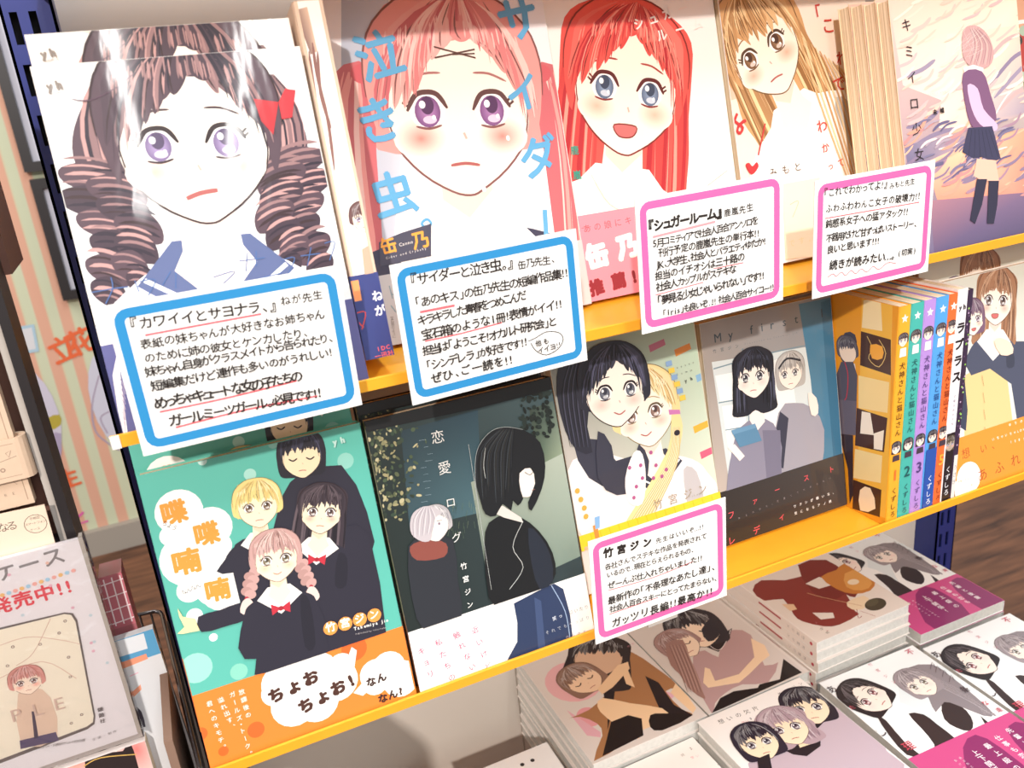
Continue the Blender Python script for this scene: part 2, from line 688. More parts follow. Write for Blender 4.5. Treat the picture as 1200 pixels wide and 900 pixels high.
            if coll != 'ffffff':
                for g in (.12,):
                    s.line('ffffff', .06 * S, TT([(-.95, -1.95 + g), (0, -2.6 + g), (.95, -1.95 + g)]), smooth=0)
            if bow:
                s.poly(bow, TT([(0, -2.45), (-.45, -2.2), (-.42, -2.75), (0, -2.5), (.42, -2.75), (.45, -2.2)]))
                s.disc(*T(0, -2.48), .12 * S, .12 * S, mixc(bow, '300000', .3))
        # face
        face = [(-.98, .5), (-.99, -.05), (-.88, -.48), (-.58, -.86), (-.2, -1.1), (0.04 + .1 * t, -1.16), (.22, -1.1), (.6, -.84), (.9, -.46), (.99, -.05), (.98, .5), (.7, 1.1), (-.7, 1.1)]
        s.poly(skin, spline(TT(face), True, 4))
        s.line(line_c, .028 * S, TT([(-.98, .1), (-.88, -.48), (-.58, -.86), (-.2, -1.1), (0.04 + .1 * t, -1.16), (.22, -1.1), (.6, -.84), (.9, -.46), (.98, .1)]), smooth=3, taper=.5)
        if not noface:
            xo = .3 * t
            if blush:
                for sg in (-1, 1):
                    s.fan(*T(xo + sg * .56 * (1 - .15 * sg * t), -.42), .36 * S, .26 * S, blush, skin, rot=math.atan2(ey, ex))
            rot = math.atan2(ey, ex)
            for sg in (-1, 1):
                w = .215 * (1 - .28 * max(0, sg * t))
                cx = xo + sg * .44
                cy = -.08
                if closed:
                    s.line(line_c, .07 * S, TT([(cx - w, cy - .02), (cx, cy - .14), (cx + w, cy - .02)]), taper=.4)
                else:
                    s.poly('fbf6f4', spline(TT([(cx - w * 1.1, cy - .02), (cx - w * .6, cy + .19), (cx + w * .5, cy + .19), (cx + w * 1.1, cy), (cx + w * .6, cy - .19), (cx - w * .6, cy - .19)]), True, 3))
                    s.fan(*T(cx, cy - .01), w * .8 * S, .195 * S, mixc(eye, 'ffffff', .1), mixc(eye, '1a0a28', .55), rot=rot)
                    s.disc(*T(cx, cy + .07), w * .42 * S, .115 * S, mixc(eye, '140820', .8), rot=rot)
                    s.disc(*T(cx + .02, cy - .11), w * .42 * S, .05 * S, mixc(eye, 'ffffff', .5), rot=rot)
                    s.disc(*T(cx - w * .3, cy + .08), w * .2 * S, .05 * S, 'ffffff', rot=rot, n=12)
                    s.disc(*T(cx + w * .35, cy - .08), w * .12 * S, .03 * S, 'ffffff', rot=rot, n=10)
                    s.line(mixc(line_c, '181010', .5), .062 * S, TT([(cx - w * 1.25, cy + .0), (cx - w * .7, cy + .19), (cx, cy + .235), (cx + w * .7, cy + .2), (cx + w * 1.25, cy + .03)]), taper=.6)
                    for e_ in (0, 1):
                        s.line(mixc(line_c, '181010', .5), .03 * S, TT([(cx + sg * w * (1.0 + .12 * e_), cy + .1 - .05 * e_), (cx + sg * w * (1.4 + .1 * e_), cy + .17 - .06 * e_)]), smooth=0)
                    s.line(line_c, .03 * S, TT([(cx - w * .8, cy - .19), (cx, cy - .22), (cx + w * .8, cy - .18)]), taper=.6)
                s.line(mixc(line_c, hair, .3), .03 * S, TT([(cx - sg * .22, cy + .47 + tilt_eye), (cx, cy + .46), (cx + sg * .24, cy + .36)]), taper=.7)
            s.line(mixc(skin, 'a05040', .55), .03 * S, TT([(xo + .02, -.36), (xo + .05, -.44)]), smooth=0)
            mc = 'b0605c'
            if mouth == 'line':
                s.line(mc, .04 * S, TT([(xo - .2, -.77), (xo, -.75), (xo + .2, -.78)]), taper=.4)
            elif mouth == 'smile':
                s.line(mc, .04 * S, TT([(xo - .2, -.7), (xo, -.79), (xo + .2, -.7)]), taper=.4)
            elif mouth == 'open':
                s.poly('d0706c', spline(TT([(xo - .22, -.68), (xo + .2, -.66), (xo + .14, -.84), (xo - .12, -.86)]), True, 3))
                s.line(line_c, .022 * S, TT([(xo - .22, -.68), (xo + .2, -.66), (xo + .14, -.84), (xo - .12, -.86)]), closed=True)
            elif mouth == 'wob':
                s.line(mc, .06 * S, TT([(xo - .2, -.8), (xo, -.74), (xo + .22, -.72)]), taper=.2)
        # fringe
        px = .15 * t + .12
        low = .66 if bangs == 1 else .88
        s.poly(hair, spline(TT([(-1.2, .55), (-1.02, 1.0), (-.55, 1.36), (0, 1.45), (.55, 1.36), (1.02, 1.0), (1.2, .55), (1.16, -.1), (1.0, -.55), (.94, .15), (.8, .5)] + [(.35, low), (px, low + .06), (-.35, low)] + [(-.8, .5), (-.94, .15), (-1.0, -.55), (-1.16, -.1)]), True, 3))
        n = 17
        order = list(range(n))
        rn.shuffle(order)
        for i in order:
            x = -.98 + 1.96 * i / (n - 1)
            d = min(1, abs(x - px) / .8)
            if bangs == 1:
                tip = (x + rn.uniform(-.1, .1), .22 + rn.uniform(-.1, .14) - .45 * max(0, d - .8) * 2)
            else:
                tip = (x + (.12 if x > px else -.12) * d, 0.82 - 0.85 * d ** 1.2 + rn.uniform(-.1, .1))
            w = rn.uniform(.10, .16)
            xm = px + (x - px) * .85
            cc = rn.choice([hair, hair, mixc(hair, hair3, .22), mixc(hair, hair3, .4), mixc(hair, hair2, .3)])
            s.poly(cc, spline(TT([(px + (x - px) * .35, 1.33), (xm - w, .92), (x - w * .7, (tip[1] + .85) / 2), tip, (x + w * .7, (tip[1] + .85) / 2), (xm + w, .92)]), True, 3))
            strand((px + (x - px) * .4, 1.28), (xm - w, .9), (tip[0], tip[1] + .03), .022, line_c)
        for i in range(strands):
            x = rn.uniform(-1.12, 1.12)
            d = min(1, abs(x - px) / .8)
            yb = (.35 if bangs == 1 else .9 - d) if abs(x) < .85 else -.35
            strand((px + (x - px) * .25, 1.38 - .1 * abs(x)), (x * .95, 1.08 - .2 * abs(x)), (x, yb + rn.uniform(.05, .35)), rn.uniform(.015, .05), rn.choice([hair2, hair3, mixc(hair, hair2, .6), mixc(hair, hair3, .5)]))
        for i in range(34):
            x = rn.uniform(-.95, .95)
            o = rn.uniform(-.06, .06)
            strand((x * .97, 1.04 + o - .25 * x * x), (x, .95 + o - .25 * x * x), (x * 1.02, .82 - .25 * x * x + o), .02, mixc(hair, hair3, rn.uniform(.5, .95)))
        s.line(line_c, .025 * S, TT([(-1.2, .1), (-1.2, .55), (-1.02, 1.0), (-.55, 1.36), (0, 1.45), (.55, 1.36), (1.02, 1.0), (1.2, .55), (1.2, .1)]), smooth=3, taper=.6)

    def run(s, ops):
        for op in ops:
            k, a = op[0], op[1:]
            if k == 'p':
                s.poly(*a)
            elif k == 'v':
                s.grad(*a)
            elif k == 'g':
                s.fan(*a)
            elif k == 'd':
                s.disc(*a)
            elif k == 'l':
                s.line(a[0], a[1], a[2], *a[3:])
            elif k == 't':
                s.text(*a)
            elif k == 'G':
                s.girl(a[0], a[1], **a[2])


def prep_all(sets):
    byw = {}
    for ops in sets:
        for op in ops:
            if op[0] == 't':
                w = min(0.0, op[8]) if len(op) > 8 else 0.0
                byw.setdefault(w, set()).update(op[1])
    for w, cs in byw.items():
        prep_glyphs(cs, w)

# ---------------------------------------------------------------- flat print of every sheet, in its own millimetres
# p filled shape, v/g blends between inks, l drawn stroke, d disc, t lettering, G generic girl
ART = {
 'cA': [
  ('l','2c88c0',4.4,[(105,66.5),(104.7,68.2),(103.7,69.7),(102.2,70.7),(100.5,71),(9.5,71),(7.8,70.7),(6.3,69.7),(5.3,68.2),(5,66.5),(5,9.5),(5.3,7.8),(6.3,6.3),(7.8,5.3),(9.5,5),(100.5,5),(102.2,5.3),(103.7,6.3),(104.7,7.8),(105,9.5)],0,0.0,True),
  ('l','ea6a72',1,[(14.3,59),(68.2,58.7)],3,0.0,False),
  ('l','ea6a72',1,[(12,20.4),(44.6,20),(78.9,21)],3,0.0,False),
  ('l','ea6a72',1,[(17.4,10.8),(52.1,11.7),(87.7,10.4)],3,0.0,False),
  ('t','『カワイイとサヨナラ、』',8.8,62.7,76.2,59.3,6.912,'2a2320',0.0234,0.08,False,1),
  ('t','ねが先生',78.3,61.1,99.7,60.9,4.992,'2a2320',0.0198,0.08,False,1),
  ('t','表紙の妹ちゃんが大好きなお姉ちゃん',11,52.9,98.8,50.8,5.568,'2a2320',0.0198,0.08,False,1),
  ('t','のために姉の彼女とケンカしたり、',11.3,46,89.1,43.2,5.376,'2a2320',0.0198,0.08,False,1),
  ('t','妹ちゃん自身がクラスメイトから告られたり、',10.5,39.3,101,38,5.568,'2a2320',0.0198,0.08,False,1),
  ('t','短編集だけど連作も多いのがうれしい!',11.2,32.1,99.3,30.4,5.568,'2a2320',0.0198,0.08,False,1),
  ('t','めっちゃキュートな女の子たちの',11,22.9,81.5,20.9,6.72,'2a2320',0.0234,0.08,False,1),
  ('t','ガールミーツガール。必見です!!',15.4,12.7,89.8,9.9,6.528,'2a2320',0.0234,0.08,False,1),
 ],
 'cB': [
  ('l','2c88c0',4.4,[(104.5,69),(104.2,70.7),(103.2,72.2),(101.7,73.2),(100,73.5),(9.5,73.5),(7.8,73.2),(6.3,72.2),(5.3,70.7),(5,69),(5,9.5),(5.3,7.8),(6.3,6.3),(7.8,5.3),(9.5,5),(100,5),(101.7,5.3),(103.2,6.3),(104.2,7.8),(104.5,9.5)],0,0.0,True),
  ('l','ea6a72',1.4,[(12.3,50.7),(32.2,50.2)],3,0.0,False),
  ('l','ea6a72',0.9,[(12.6,34.3),(33.4,33.9),(58.1,34.7)],3,0.0,False),
  ('l','2a2320',0.55,[(74.3,18.9),(76.9,13.6),(83.1,9.5),(91,11.3),(94.9,16.2),(92.6,20.9),(84.6,23.2),(77.8,21.2),(72.8,20.3)],3,0.0,False),
  ('t','『サイダーと泣き虫。』',9.9,65.7,69.1,63.8,7.488,'2a2320',0.0252,0.08,False,1),
  ('t','缶乃先生、',71.6,62.8,94.9,62.2,5.376,'2a2320',0.0234,0.08,False,1),
  ('t','「あのキス」の缶乃先生の短編作品集!!',10.4,53.9,102,52.4,6.528,'2a2320',0.0234,0.08,False,1),
  ('t','キラキラした青春をつめこんだ',10.7,43.9,74.2,45.2,6.144,'2a2320',0.0234,0.08,False,1),
  ('t','宝石箱のような1冊!表情がイイ!!',11.3,35.6,96.4,35.4,6.528,'2a2320',0.0234,0.08,False,1),
  ('t','担当は「ようこそ!オカルト研究会」と',10.4,27,91.5,26.3,6.336,'2a2320',0.0234,0.08,False,1),
  ('t','「シンデレラ」が好きです!!',11,18.4,72,18.4,6.144,'2a2320',0.0234,0.08,False,1),
  ('t','ぜひ、ご一読を!!',12.3,10.6,61.9,10,6.528,'2a2320',0.0252,0.08,False,1),
  ('t','他も',76.2,16.4,86.1,16.7,4.224,'2a2320',0.0216,0.08,False,1),
  ('t','イイヨ!!',77.8,11.8,92.8,12.5,4.224,'2a2320',0.0216,0.08,False,1),
 ],
 'cC': [
  ('l','e467a6',4.4,[(102,72),(101.7,73.7),(100.7,75.2),(99.2,76.2),(97.5,76.5),(9.5,76.5),(7.8,76.2),(6.3,75.2),(5.3,73.7),(5,72),(5,9.5),(5.3,7.8),(6.3,6.3),(7.8,5.3),(9.5,5),(97.5,5),(99.2,5.3),(100.7,6.3),(101.7,7.8),(102,9.5)],0,0.0,True),
  ('l','f39aa0',1.4,[(10.8,57.6),(55.3,59.4)],3,0.0,False),
  ('l','ea6a72',0.6,[(53.2,30.8),(75.8,30.4)],3,0.0,False),
  ('l','ea6a72',0.6,[(10.6,22.5),(45.3,23.7)],3,0.0,False),
  ('t','『シュガールーム』',8.1,61.1,60.3,61.6,7.68,'2a2320',0.0405,0.08,False,1),
  ('t','鹿嵐先生',61.6,61.4,84,62,5.184,'2a2320',0.0198,0.08,False,1),
  ('t','5月コミティアで社会人百合アンソロを',10.5,51.6,87.2,53.1,5.76,'2a2320',0.0216,0.08,False,1),
  ('t','刊行予定の鹿嵐先生の単行本!!',13.7,45.4,88.4,45.4,5.76,'2a2320',0.0216,0.08,False,1),
  ('t','JK、大学生、社会人とバラエティゆたか!',11.5,38.6,93.1,39.2,5.76,'2a2320',0.0216,0.08,False,1),
  ('t','担当のイチオシは三十路の',10.6,32,76.5,32.4,5.952,'2a2320',0.0216,0.08,False,1),
  ('t','社会人カップルがステキな',11.4,25,69.8,26,5.952,'2a2320',0.0216,0.08,False,1),
  ('t','「夢見る少女じゃいられない」です!!',11.5,16.5,91.6,17.5,6.336,'2a2320',0.0234,0.08,False,1),
  ('t','「Iris」も良いぞ…!! 社会人百合サイコー!!',14.7,8.3,99.1,8.7,5.376,'2a2320',0.0216,0.08,False,1),
 ],
 'cD': [
  ('l','e467a6',4.4,[(99,67.5),(98.7,69.2),(97.7,70.7),(96.2,71.7),(94.5,72),(9.5,72),(7.8,71.7),(6.3,70.7),(5.3,69.2),(5,67.5),(5,9.5),(5.3,7.8),(6.3,6.3),(7.8,5.3),(9.5,5),(94.5,5),(96.2,5.3),(97.7,6.3),(98.7,7.8),(99,9.5)],0,0.0,True),
  ('l','ea6a72',0.7,[(9.2,52.1),(91.4,50.3)],3,0.0,False),
  ('l','ea6a72',0.55,[(12.7,12.5),(17,14.1),(20,11.8),(24.4,13.9),(28.2,10.8),(32.6,13.6),(37.2,10.4),(41.6,13.1),(47.1,9.7),(52.2,12.9),(57.8,9.6),(65.3,13),(73.3,11)],3,0.0,False),
  ('t','『これでわかってよ!』',7.4,66.1,61.9,64.3,6.144,'2a2320',0.0234,0.08,False,1),
  ('t','みもと先生',63.4,63.5,86.3,63.6,4.416,'2a2320',0.0198,0.08,False,1),
  ('t','ふわふわわんこ女子の破壊力!!',9.1,56,92,52.6,5.952,'2a2320',0.0216,0.08,False,1),
  ('t','鈍感系女子への猛アタック!!',9.4,46,81.7,43.7,5.952,'2a2320',0.0216,0.08,False,1),
  ('t','不器用だけど甘ずっぱいストーリー、',10.4,36.9,90.4,34.2,5.76,'2a2320',0.0216,0.08,False,1),
  ('t','良いと思います!!!',11.4,28.8,56.7,28,5.952,'2a2320',0.0216,0.08,False,1),
  ('t','続きが読みたい…。',13.2,18.2,71.4,14.9,6.912,'2a2320',0.0252,0.08,False,1),
  ('t','(切実)',73.7,16.3,91.1,15.6,5.184,'2a2320',0.0198,0.08,False,1),
 ],
 'cE': [
  ('l','e467a6',4.4,[(102,69.5),(101.7,71.2),(100.7,72.7),(99.2,73.7),(97.5,74),(9.5,74),(7.8,73.7),(6.3,72.7),(5.3,71.2),(5,69.5),(5,9.5),(5.3,7.8),(6.3,6.3),(7.8,5.3),(9.5,5),(97.5,5),(99.2,5.3),(100.7,6.3),(101.7,7.8),(102,9.5)],0,0.0,True),
  ('l','ea6a72',0.6,[(12.2,38.3),(46.5,36.1),(79,37.6)],3,0.0,False),
  ('l','ea6a72',0.6,[(11.6,19.7),(49.8,19.2)],3,0.0,False),
  ('t','竹宮ジン',8.8,64.1,48.4,61.3,7.296,'2a2320',0.045,0.08,False,1),
  ('t','先生はいいぞ…!!',49.7,61.5,88.8,60.6,4.608,'2a2320',0.0198,0.08,False,1),
  ('t','各社さんでステキな作品を発表されて',10.7,54.5,90.7,52.7,4.992,'2a2320',0.0198,0.08,False,1),
  ('t','いるので…現在とらえられるもの、',11.6,48.3,80,45.5,4.8,'2a2320',0.0198,0.08,False,1),
  ('t','ぜーんぶ仕入れちゃいました!!',11.7,39.8,86.8,36.4,5.76,'2a2320',0.0216,0.08,False,1),
  ('t','最新作の「不条理なあたし達」、',10.9,28.1,97.3,25.9,6.528,'2a2320',0.0234,0.08,False,1),
  ('t','社会人百合スキーにとってたまらない、',11.8,21.7,98.6,16.3,5.376,'2a2320',0.0216,0.08,False,1),
  ('t','ガッツリ長編!!最高か!!',12.3,10,94.8,6.4,7.296,'2a2320',0.0252,0.08,False,1),
 ],
 'T1': [
  ('p','f6f3f0',[(0,0),(128,0),(128,182),(0,182)]),
  ('p','f0ddd0',[(10.7,188.3),(55.9,184.9),(57.6,174.4),(27.7,181)],0),
  ('G',(63.3,98.5),(67.9,193.4),{'hair': '54404a','hair2': '2c2230','hair3': 'c09490','eye': 'a58cc0','style': 'curl','bangs': 2,'L': 1.9,'turn': -0.1,'mouth': 'wob','blush': 'f6b4a4','body': 'f4f2f4','coll': '5b6790','bw': 1.6,'bl': 4.2,'strands': 46,'skin': 'fff0e2','ribbon': 'c03040'}),
  ('p','c22c34',[(98.6,157.6),(110.7,154.7),(104.6,138.7),(100,146.2)],0),
  ('p','d0343c',[(110.7,154.7),(115.6,161.2),(120.7,159.9),(116,146.3),(110.6,146)],0),
  ('l','5a4050',0.5,[(13.6,165.8),(22,164.2),(34.5,168.7),(45.9,175.8)],4,0.8,False),
  ('l','4a6aa0',0.5,[(1.9,73.7),(10.1,73.9),(18.7,73.6)],4,0.0,False),
  ('l','4a6aa0',0.5,[(12.2,79.5),(11.7,74),(7,67.2)],4,0.0,False),
  ('l','4a6aa0',0.45,[(22.5,76),(23.2,70.2)],4,0.0,False),
  ('l','4a6aa0',0.45,[(24.3,75.2),(31.9,74.8),(27.1,67.8)],4,0.0,False),
  ('l','4a6aa0',0.45,[(39.9,77.7),(34.4,71.3)],4,0.0,False),
  ('l','4a6aa0',0.45,[(42.1,76.5),(40.4,68.9)],4,0.0,False),
  ('l','4a6aa0',0.45,[(59.4,71.3),(70.5,72.5),(63.7,67.4)],4,0.0,False),
  ('l','4a6aa0',0.45,[(73.7,77.3),(86.8,76.9)],4,0.0,False),
  ('l','4a6aa0',0.45,[(78.8,81),(75.9,71.5)],4,0.0,False),
  ('l','4a6aa0',0.45,[(83.3,81.1),(81.6,73.3)],4,0.0,False),
  ('l','4a6aa0',0.45,[(95.2,74.2),(102,74.4),(97.2,67)],4,0.0,False),
  ('l','4a6aa0',0.45,[(105.3,74.8),(115.8,74.4)],4,0.0,False),
  ('l','4a6aa0',0.45,[(111.6,78.4),(107.7,68.9)],4,0.0,False),
  ('l','4a6aa0',0.45,[(119.2,79.4),(124.7,79),(120,70)],4,0.0,False),
  ('l','4a6aa0',0.45,[(60.3,65.3),(75.6,66.2),(93.7,67.6)],4,0.0,False),
  ('t','yh',4.3,170.3,12.6,171.1,5.2,'8a8078',0.05,0.0,False,1),
  ('t','YHCOMICS',6.1,168.5,12.5,169.1,1.4,'8a8078',0.0,0.0,False,1),
 ],
 'T1_band': [
  ('p','5a5a8c',[(0,0),(128,0),(128,182),(0,182)]),
  ('p','f4f0ec',[(2,31.8),(7.2,43.8),(4.9,26.7),(2.1,0.7),(0.4,0.2),(0.5,14.5)],0),
  ('l','b8a4b4',0.3,[(3.5,31.4),(5.2,28.4),(6.2,23.8)],4,0.0,False),
  ('l','b8a4b4',0.3,[(3.3,28.8),(4.9,25.8),(5.6,21.3)],4,0.0,False),
  ('l','b8a4b4',0.3,[(3.1,26.2),(4.5,23.3),(5,18.7)],4,0.0,False),
  ('l','b8a4b4',0.3,[(3,23.6),(4.1,20.7),(4.5,16.2)],4,0.0,False),
  ('l','b8a4b4',0.3,[(2.8,21),(3.7,18.1),(3.9,13.7)],4,0.0,False),
  ('l','b8a4b4',0.3,[(2.6,18.4),(3.3,15.6),(3.3,11.1)],4,0.0,False),
  ('l','b8a4b4',0.3,[(2.4,15.8),(2.9,13),(2.7,8.6)],4,0.0,False),
  ('l','b8a4b4',0.3,[(2.2,13.2),(2.5,10.4),(2.1,6.1)],4,0.0,False),
  ('l','b8a4b4',0.3,[(2,10.6),(2.2,7.8),(1.6,3.5)],4,0.0,False),
  ('l','b8a4b4',0.3,[(1.8,7.9),(1.8,5.3),(1,1)],4,0.0,False),
 ],
 'SP_spine': [
  ('p','f7f0e6',[(0,0),(16.5,0),(16.5,196),(0,196)]),
  ('v',[(0.1,191.3),(7.2,192.6),(7.9,169.5),(3.9,168)],['8a6a62','d8b8a0','d8b8a0','8a6a62']),
  ('l','8a6058',1.6,[(6.1,174.1),(5.1,156.3),(5.9,133.6),(4,106.2)],4,0.7,False),
  ('l','8a6058',1.6,[(3.3,169.9),(1.3,138.6),(1.2,111.1)],4,0.7,False),
  ('l','8a6058',1.6,[(7.9,169.5),(5,147.3),(6.8,128.9)],4,0.7,False),
  ('t','yh',15.5,183.7,26.2,185.2,6.5,'554c46',0.05,0.0,False,1),
  ('t','YHCOMICS',15.9,181,26.1,182.6,1.5,'554c46',0.0,0.0,False,1),
  ('t','カワイイとサヨナラ',20.1,174,17.4,89.4,5.2,'b4a49c',0.0,0.05,True,1),
  ('G',(14,70.8),(15.6,87.7),{'hair': '6b4a48','eye': '9a78a0','style': 'short','blush': 'f6b4a4','strands': 10,'bl': 3}),
  ('p','c8a890',[(10.2,61.8),(15.6,63.8),(18.1,56.7),(17.5,44.1),(8.6,44.7)],0),
 ],
 'SP_spineband': [
  ('p','35407a',[(0,0),(16.5,0),(16.5,196),(0,196)]),
  ('p','f09a60',[(-1,45.4),(4.8,45.4),(4.4,33.8),(-0.5,33.8)],0),
  ('t','ねが',13.9,38.9,13.5,22.3,6.6,'f4f2f6',0.03,0.0,True,1),
  ('t','IDC',6.7,3.8,15.3,4,3.4,'e06060',0.02,0.0,False,1),
  ('t','一迅社',5.3,-0.3,16.5,-0.2,3.8,'e06060',0.02,0.0,False,1),
  ('l','d04838',0.6,[(-1.7,33),(-1.3,25.2),(2.3,18.6)],4,0.0,False),
  ('l','d04838',0.6,[(-1.9,27.2),(5,26.9),(1.1,17.8)],4,0.0,False),
 ],
 'T2': [
  ('p','f2eff2',[(0,0),(146,0),(146,212),(0,212)]),
  ('v',[(11.8,210.1),(40.9,208.5),(38.5,142.1),(12.6,55.2),(-19.3,60.5)],['b4bccc','d0d2dc','dcdce4','c0c4d0','a8b0c0']),
  ('G',(69.4,85.4),(80.1,212),{'hair': 'ee9e98','hair2': 'cc6a70','hair3': 'f9ccc4','eye': 'b070b4','bangs': 2,'style': 'twin','L': 2.3,'turn': 0.05,'blush': 'f48c80','body': '3c3e54','coll': 'fbf8f4','bw': 2.3,'bl': 4.4,'strands': 60,'skin': 'fff2e4','ribbon': 'd06068','mouth': 'line'}),
  ('l','5c3c34',0.9,[(64.5,178.9),(91.2,170)],4,0.0,False),
  ('l','5c3c34',0.9,[(63.7,172.2),(91.6,175.3)],4,0.0,False),
  ('l','5c3c34',0.8,[(76,173.3),(91.1,172.7)],4,0.0,False),
  ('p','fdfaf6',[(48.8,82.2),(61.3,68.3),(72.8,65.5),(89.3,78.7),(95.1,47.3),(34.6,51.6)],0),
  ('d',46.1,109.6,1.3,1.8,'fdf6f4',0),
  ('d',104.1,117.9,1.3,1.8,'fdf6f4',0),
  ('d',81.3,87.6,1.5,1.8,'fdf6f4',0),
  ('t','泣',10.9,162.2,49.5,169.2,30,'62aad6',0.028,0.0,False,1),
  ('t','き',4.8,125,39,130.5,30,'62aad6',0.028,0.0,False,1),
  ('t','虫',3.8,80.2,40,84.6,29,'62aad6',0.028,0.0,False,1),
  ('l','62aad6',1.6,[(35.3,72.3),(39.1,74.4),(41.4,71.3),(37.5,69.2)],4,0.0,True),
  ('t','サ',106.5,178.4,147.7,184.2,30,'62aad6',0.028,0.0,False,1),
  ('t','イ',105.4,134.2,136,137.8,26,'62aad6',0.028,0.0,False,1),
  ('t','ダ',106.1,92.1,143.4,94.1,29,'62aad6',0.028,0.0,False,1),
  ('l','62aad6',3.2,[(121.9,68.4),(119.6,49.2)],4,0.0,False),
  ('p','4a4a5c',[(5.6,65),(20.9,68.5),(41.4,71.3),(37.4,51.1),(3.2,50.3)],0),
  ('t','缶',5.2,57.5,17.8,58.7,11,'f0a848',0.03,0.0,False,1),
  ('t','乃',25.4,57.5,39.4,58.5,12,'f0a848',0.03,0.0,False,1),
  ('t','Canno',18.1,60.3,27.3,61,3,'f4f0ea',0.0,0.0,False,1),
  ('t','Cider and Crybaby',7.8,53.9,35.4,55.9,2,'f4f0ea',0.0,0.0,False,1),
 ],
 'T2_band': [
  ('p','c9c6c6',[(0,0),(146,0),(146,212),(0,212)]),
  ('l','8aa0a8',0.7,[(6.7,37.3),(7.2,29)],4,0.0,False),
  ('l','8aa0a8',0.7,[(6.7,31.8),(11,31)],4,0.0,False),
  ('l','8aa0a8',0.7,[(5.3,25),(7.7,20.1)],4,0.0,False),
  ('t','宝石箱のように',4.4,18,3.4,4.4,2.4,'706c6c',0.0,0.0,True,1),
 ],
 'T3': [
  ('p','f6efea',[(0,0),(138,0),(138,210),(0,210)]),
  ('v',[(5.5,158.8),(13.8,158.1),(7.7,43.3),(-4.6,42.3)],['ccd4de','dce0e6','dce0e6','c0ccd4']),
  ('G',(43.1,96.5),(68,199.5),{'hair': 'e8574e','hair2': 'b82e34','hair3': 'f79a8a','eye': '8298b8','bangs': 2,'style': 'long','L': 2.9,'turn': 0.05,'mouth': 'open','blush': 'f8b8a0','body': 'fbf7f2','coll': 'fbf4ee','bw': 1.9,'bl': 4.2,'strands': 70,'skin': 'ffefdf'}),
  ('l','b8a8a0',0.3,[(15.4,86.4),(26.4,64.3),(45.5,54.4)],4,0.0,False),
  ('l','b8a8a0',0.3,[(128.6,75),(88.1,58.6),(47.8,55.3)],4,0.0,False),
  ('t','シュガー',64.5,179.2,115.9,189.8,8.5,'f9ece6',0.03,0.05,False,1),
  ('t','ルーム',81,170,127.3,178.5,8.5,'f9ece6',0.03,0.05,False,1),
  ('t','鹿嵐',6.1,112.4,4.1,79.2,6.5,'3a9a86',0.02,0.0,True,1),
 ],
 'T3_band': [
  ('p','f2909e',[(0,0),(138,0),(138,210),(0,210)]),
  ('t','あの娘にキス',1.8,48.4,51.7,49.2,6,'c4545e',0.0,0.0,False,1),
  ('t','缶乃',-1.3,23.3,48.1,28.4,18,'fbf3ee',0.06,0.0,False,1),
  ('t','推薦!!',-2.7,4.4,49,8.5,11.5,'8e2c36',0.05,0.0,False,1),
  ('l','c4545e',0.3,[(1.7,51.4),(9.1,51.4)],4,0.0,False),
 ],
 'T4': [
  ('p','f2e2d2',[(0,0),(138,0),(138,212),(0,212)]),
  ('v',[(-8.4,195.6),(48.2,192.5),(18.6,127.7),(-5.1,123.8)],['b08868','d8b490','ecd8c4','d8bca0']),
  ('G',(50,126),(16.4,201.3),{'hair': 'd0a06c','hair2': '94683e','hair3': 'f0d2a0','eye': 'a06c30','style': 'wavy','L': 3.2,'turn': -0.15,'blush': 'f6b49c','body': 'fbf6f0','coll': 'fbf6f0','bw': 2,'bl': 4.6,'strands': 70,'skin': 'fff0df'}),
  ('l','d8b080',1.6,[(68.3,166.8),(81.3,115.4),(104.9,40.6)],4,0.6,False),
  ('l','ecd0a4',1.6,[(72,164),(85.4,115),(107.3,38.9)],4,0.6,False),
  ('l','c89868',1.6,[(75.6,161.3),(89.6,114.6),(109.7,37.2)],4,0.6,False),
  ('l','d8b080',1.6,[(79.3,158.5),(93.8,114.2),(112.1,35.5)],4,0.6,False),
  ('l','ecd0a4',1.6,[(83.1,155.8),(98,113.7),(114.6,33.8)],4,0.6,False),
  ('l','c89868',1.6,[(86.8,153),(102.2,113.3),(117,32.1)],4,0.6,False),
  ('l','d8b080',1.6,[(90.6,150.1),(106.4,112.9),(119.5,30.4)],4,0.6,False),
  ('l','ecd0a4',1.6,[(94.4,147.3),(110.7,112.5),(121.9,28.7)],4,0.6,False),
  ('l','c89868',1.6,[(98.2,144.5),(115,112.1),(124.4,27)],4,0.6,False),
  ('l','d8b080',1.6,[(102,141.6),(119.3,111.7),(126.8,25.3)],4,0.6,False),
  ('l','ecd0a4',1.6,[(105.8,138.7),(123.6,111.2),(129.3,23.5)],4,0.6,False),
  ('l','c89868',1.6,[(109.7,135.9),(127.9,110.8),(131.8,21.8)],4,0.6,False),
  ('t','「',77.7,175.4,102.9,177,13,'c8443c',0.01,0.1,False,1),
  ('t','こ',82.1,165.8,114.2,167.4,13,'c8443c',0.012,0.1,False,1),
  ('t','れ',96.8,140.8,119.3,142.8,11,'c8443c',0.012,0.1,False,1),
  ('t','で',87,119.9,118.5,124.8,13,'c8443c',0.012,0.1,False,1),
  ('t','わ',67.7,91.2,95.4,95.9,11,'d04a44',0.012,0.1,False,1),
  ('t','か',73.9,76.2,91.5,80.7,8,'d04a44',0.012,0.1,False,1),
  ('t','って',80.5,63.7,101.5,66.3,7,'d04a44',0.012,0.1,False,1),
  ('t','よ',-6.4,87.1,20.7,121.3,17,'c83c3c',0.03,0.0,False,1),
  ('l','c83c3c',1.2,[(27.6,105.1),(17.8,83)],4,0.0,False),
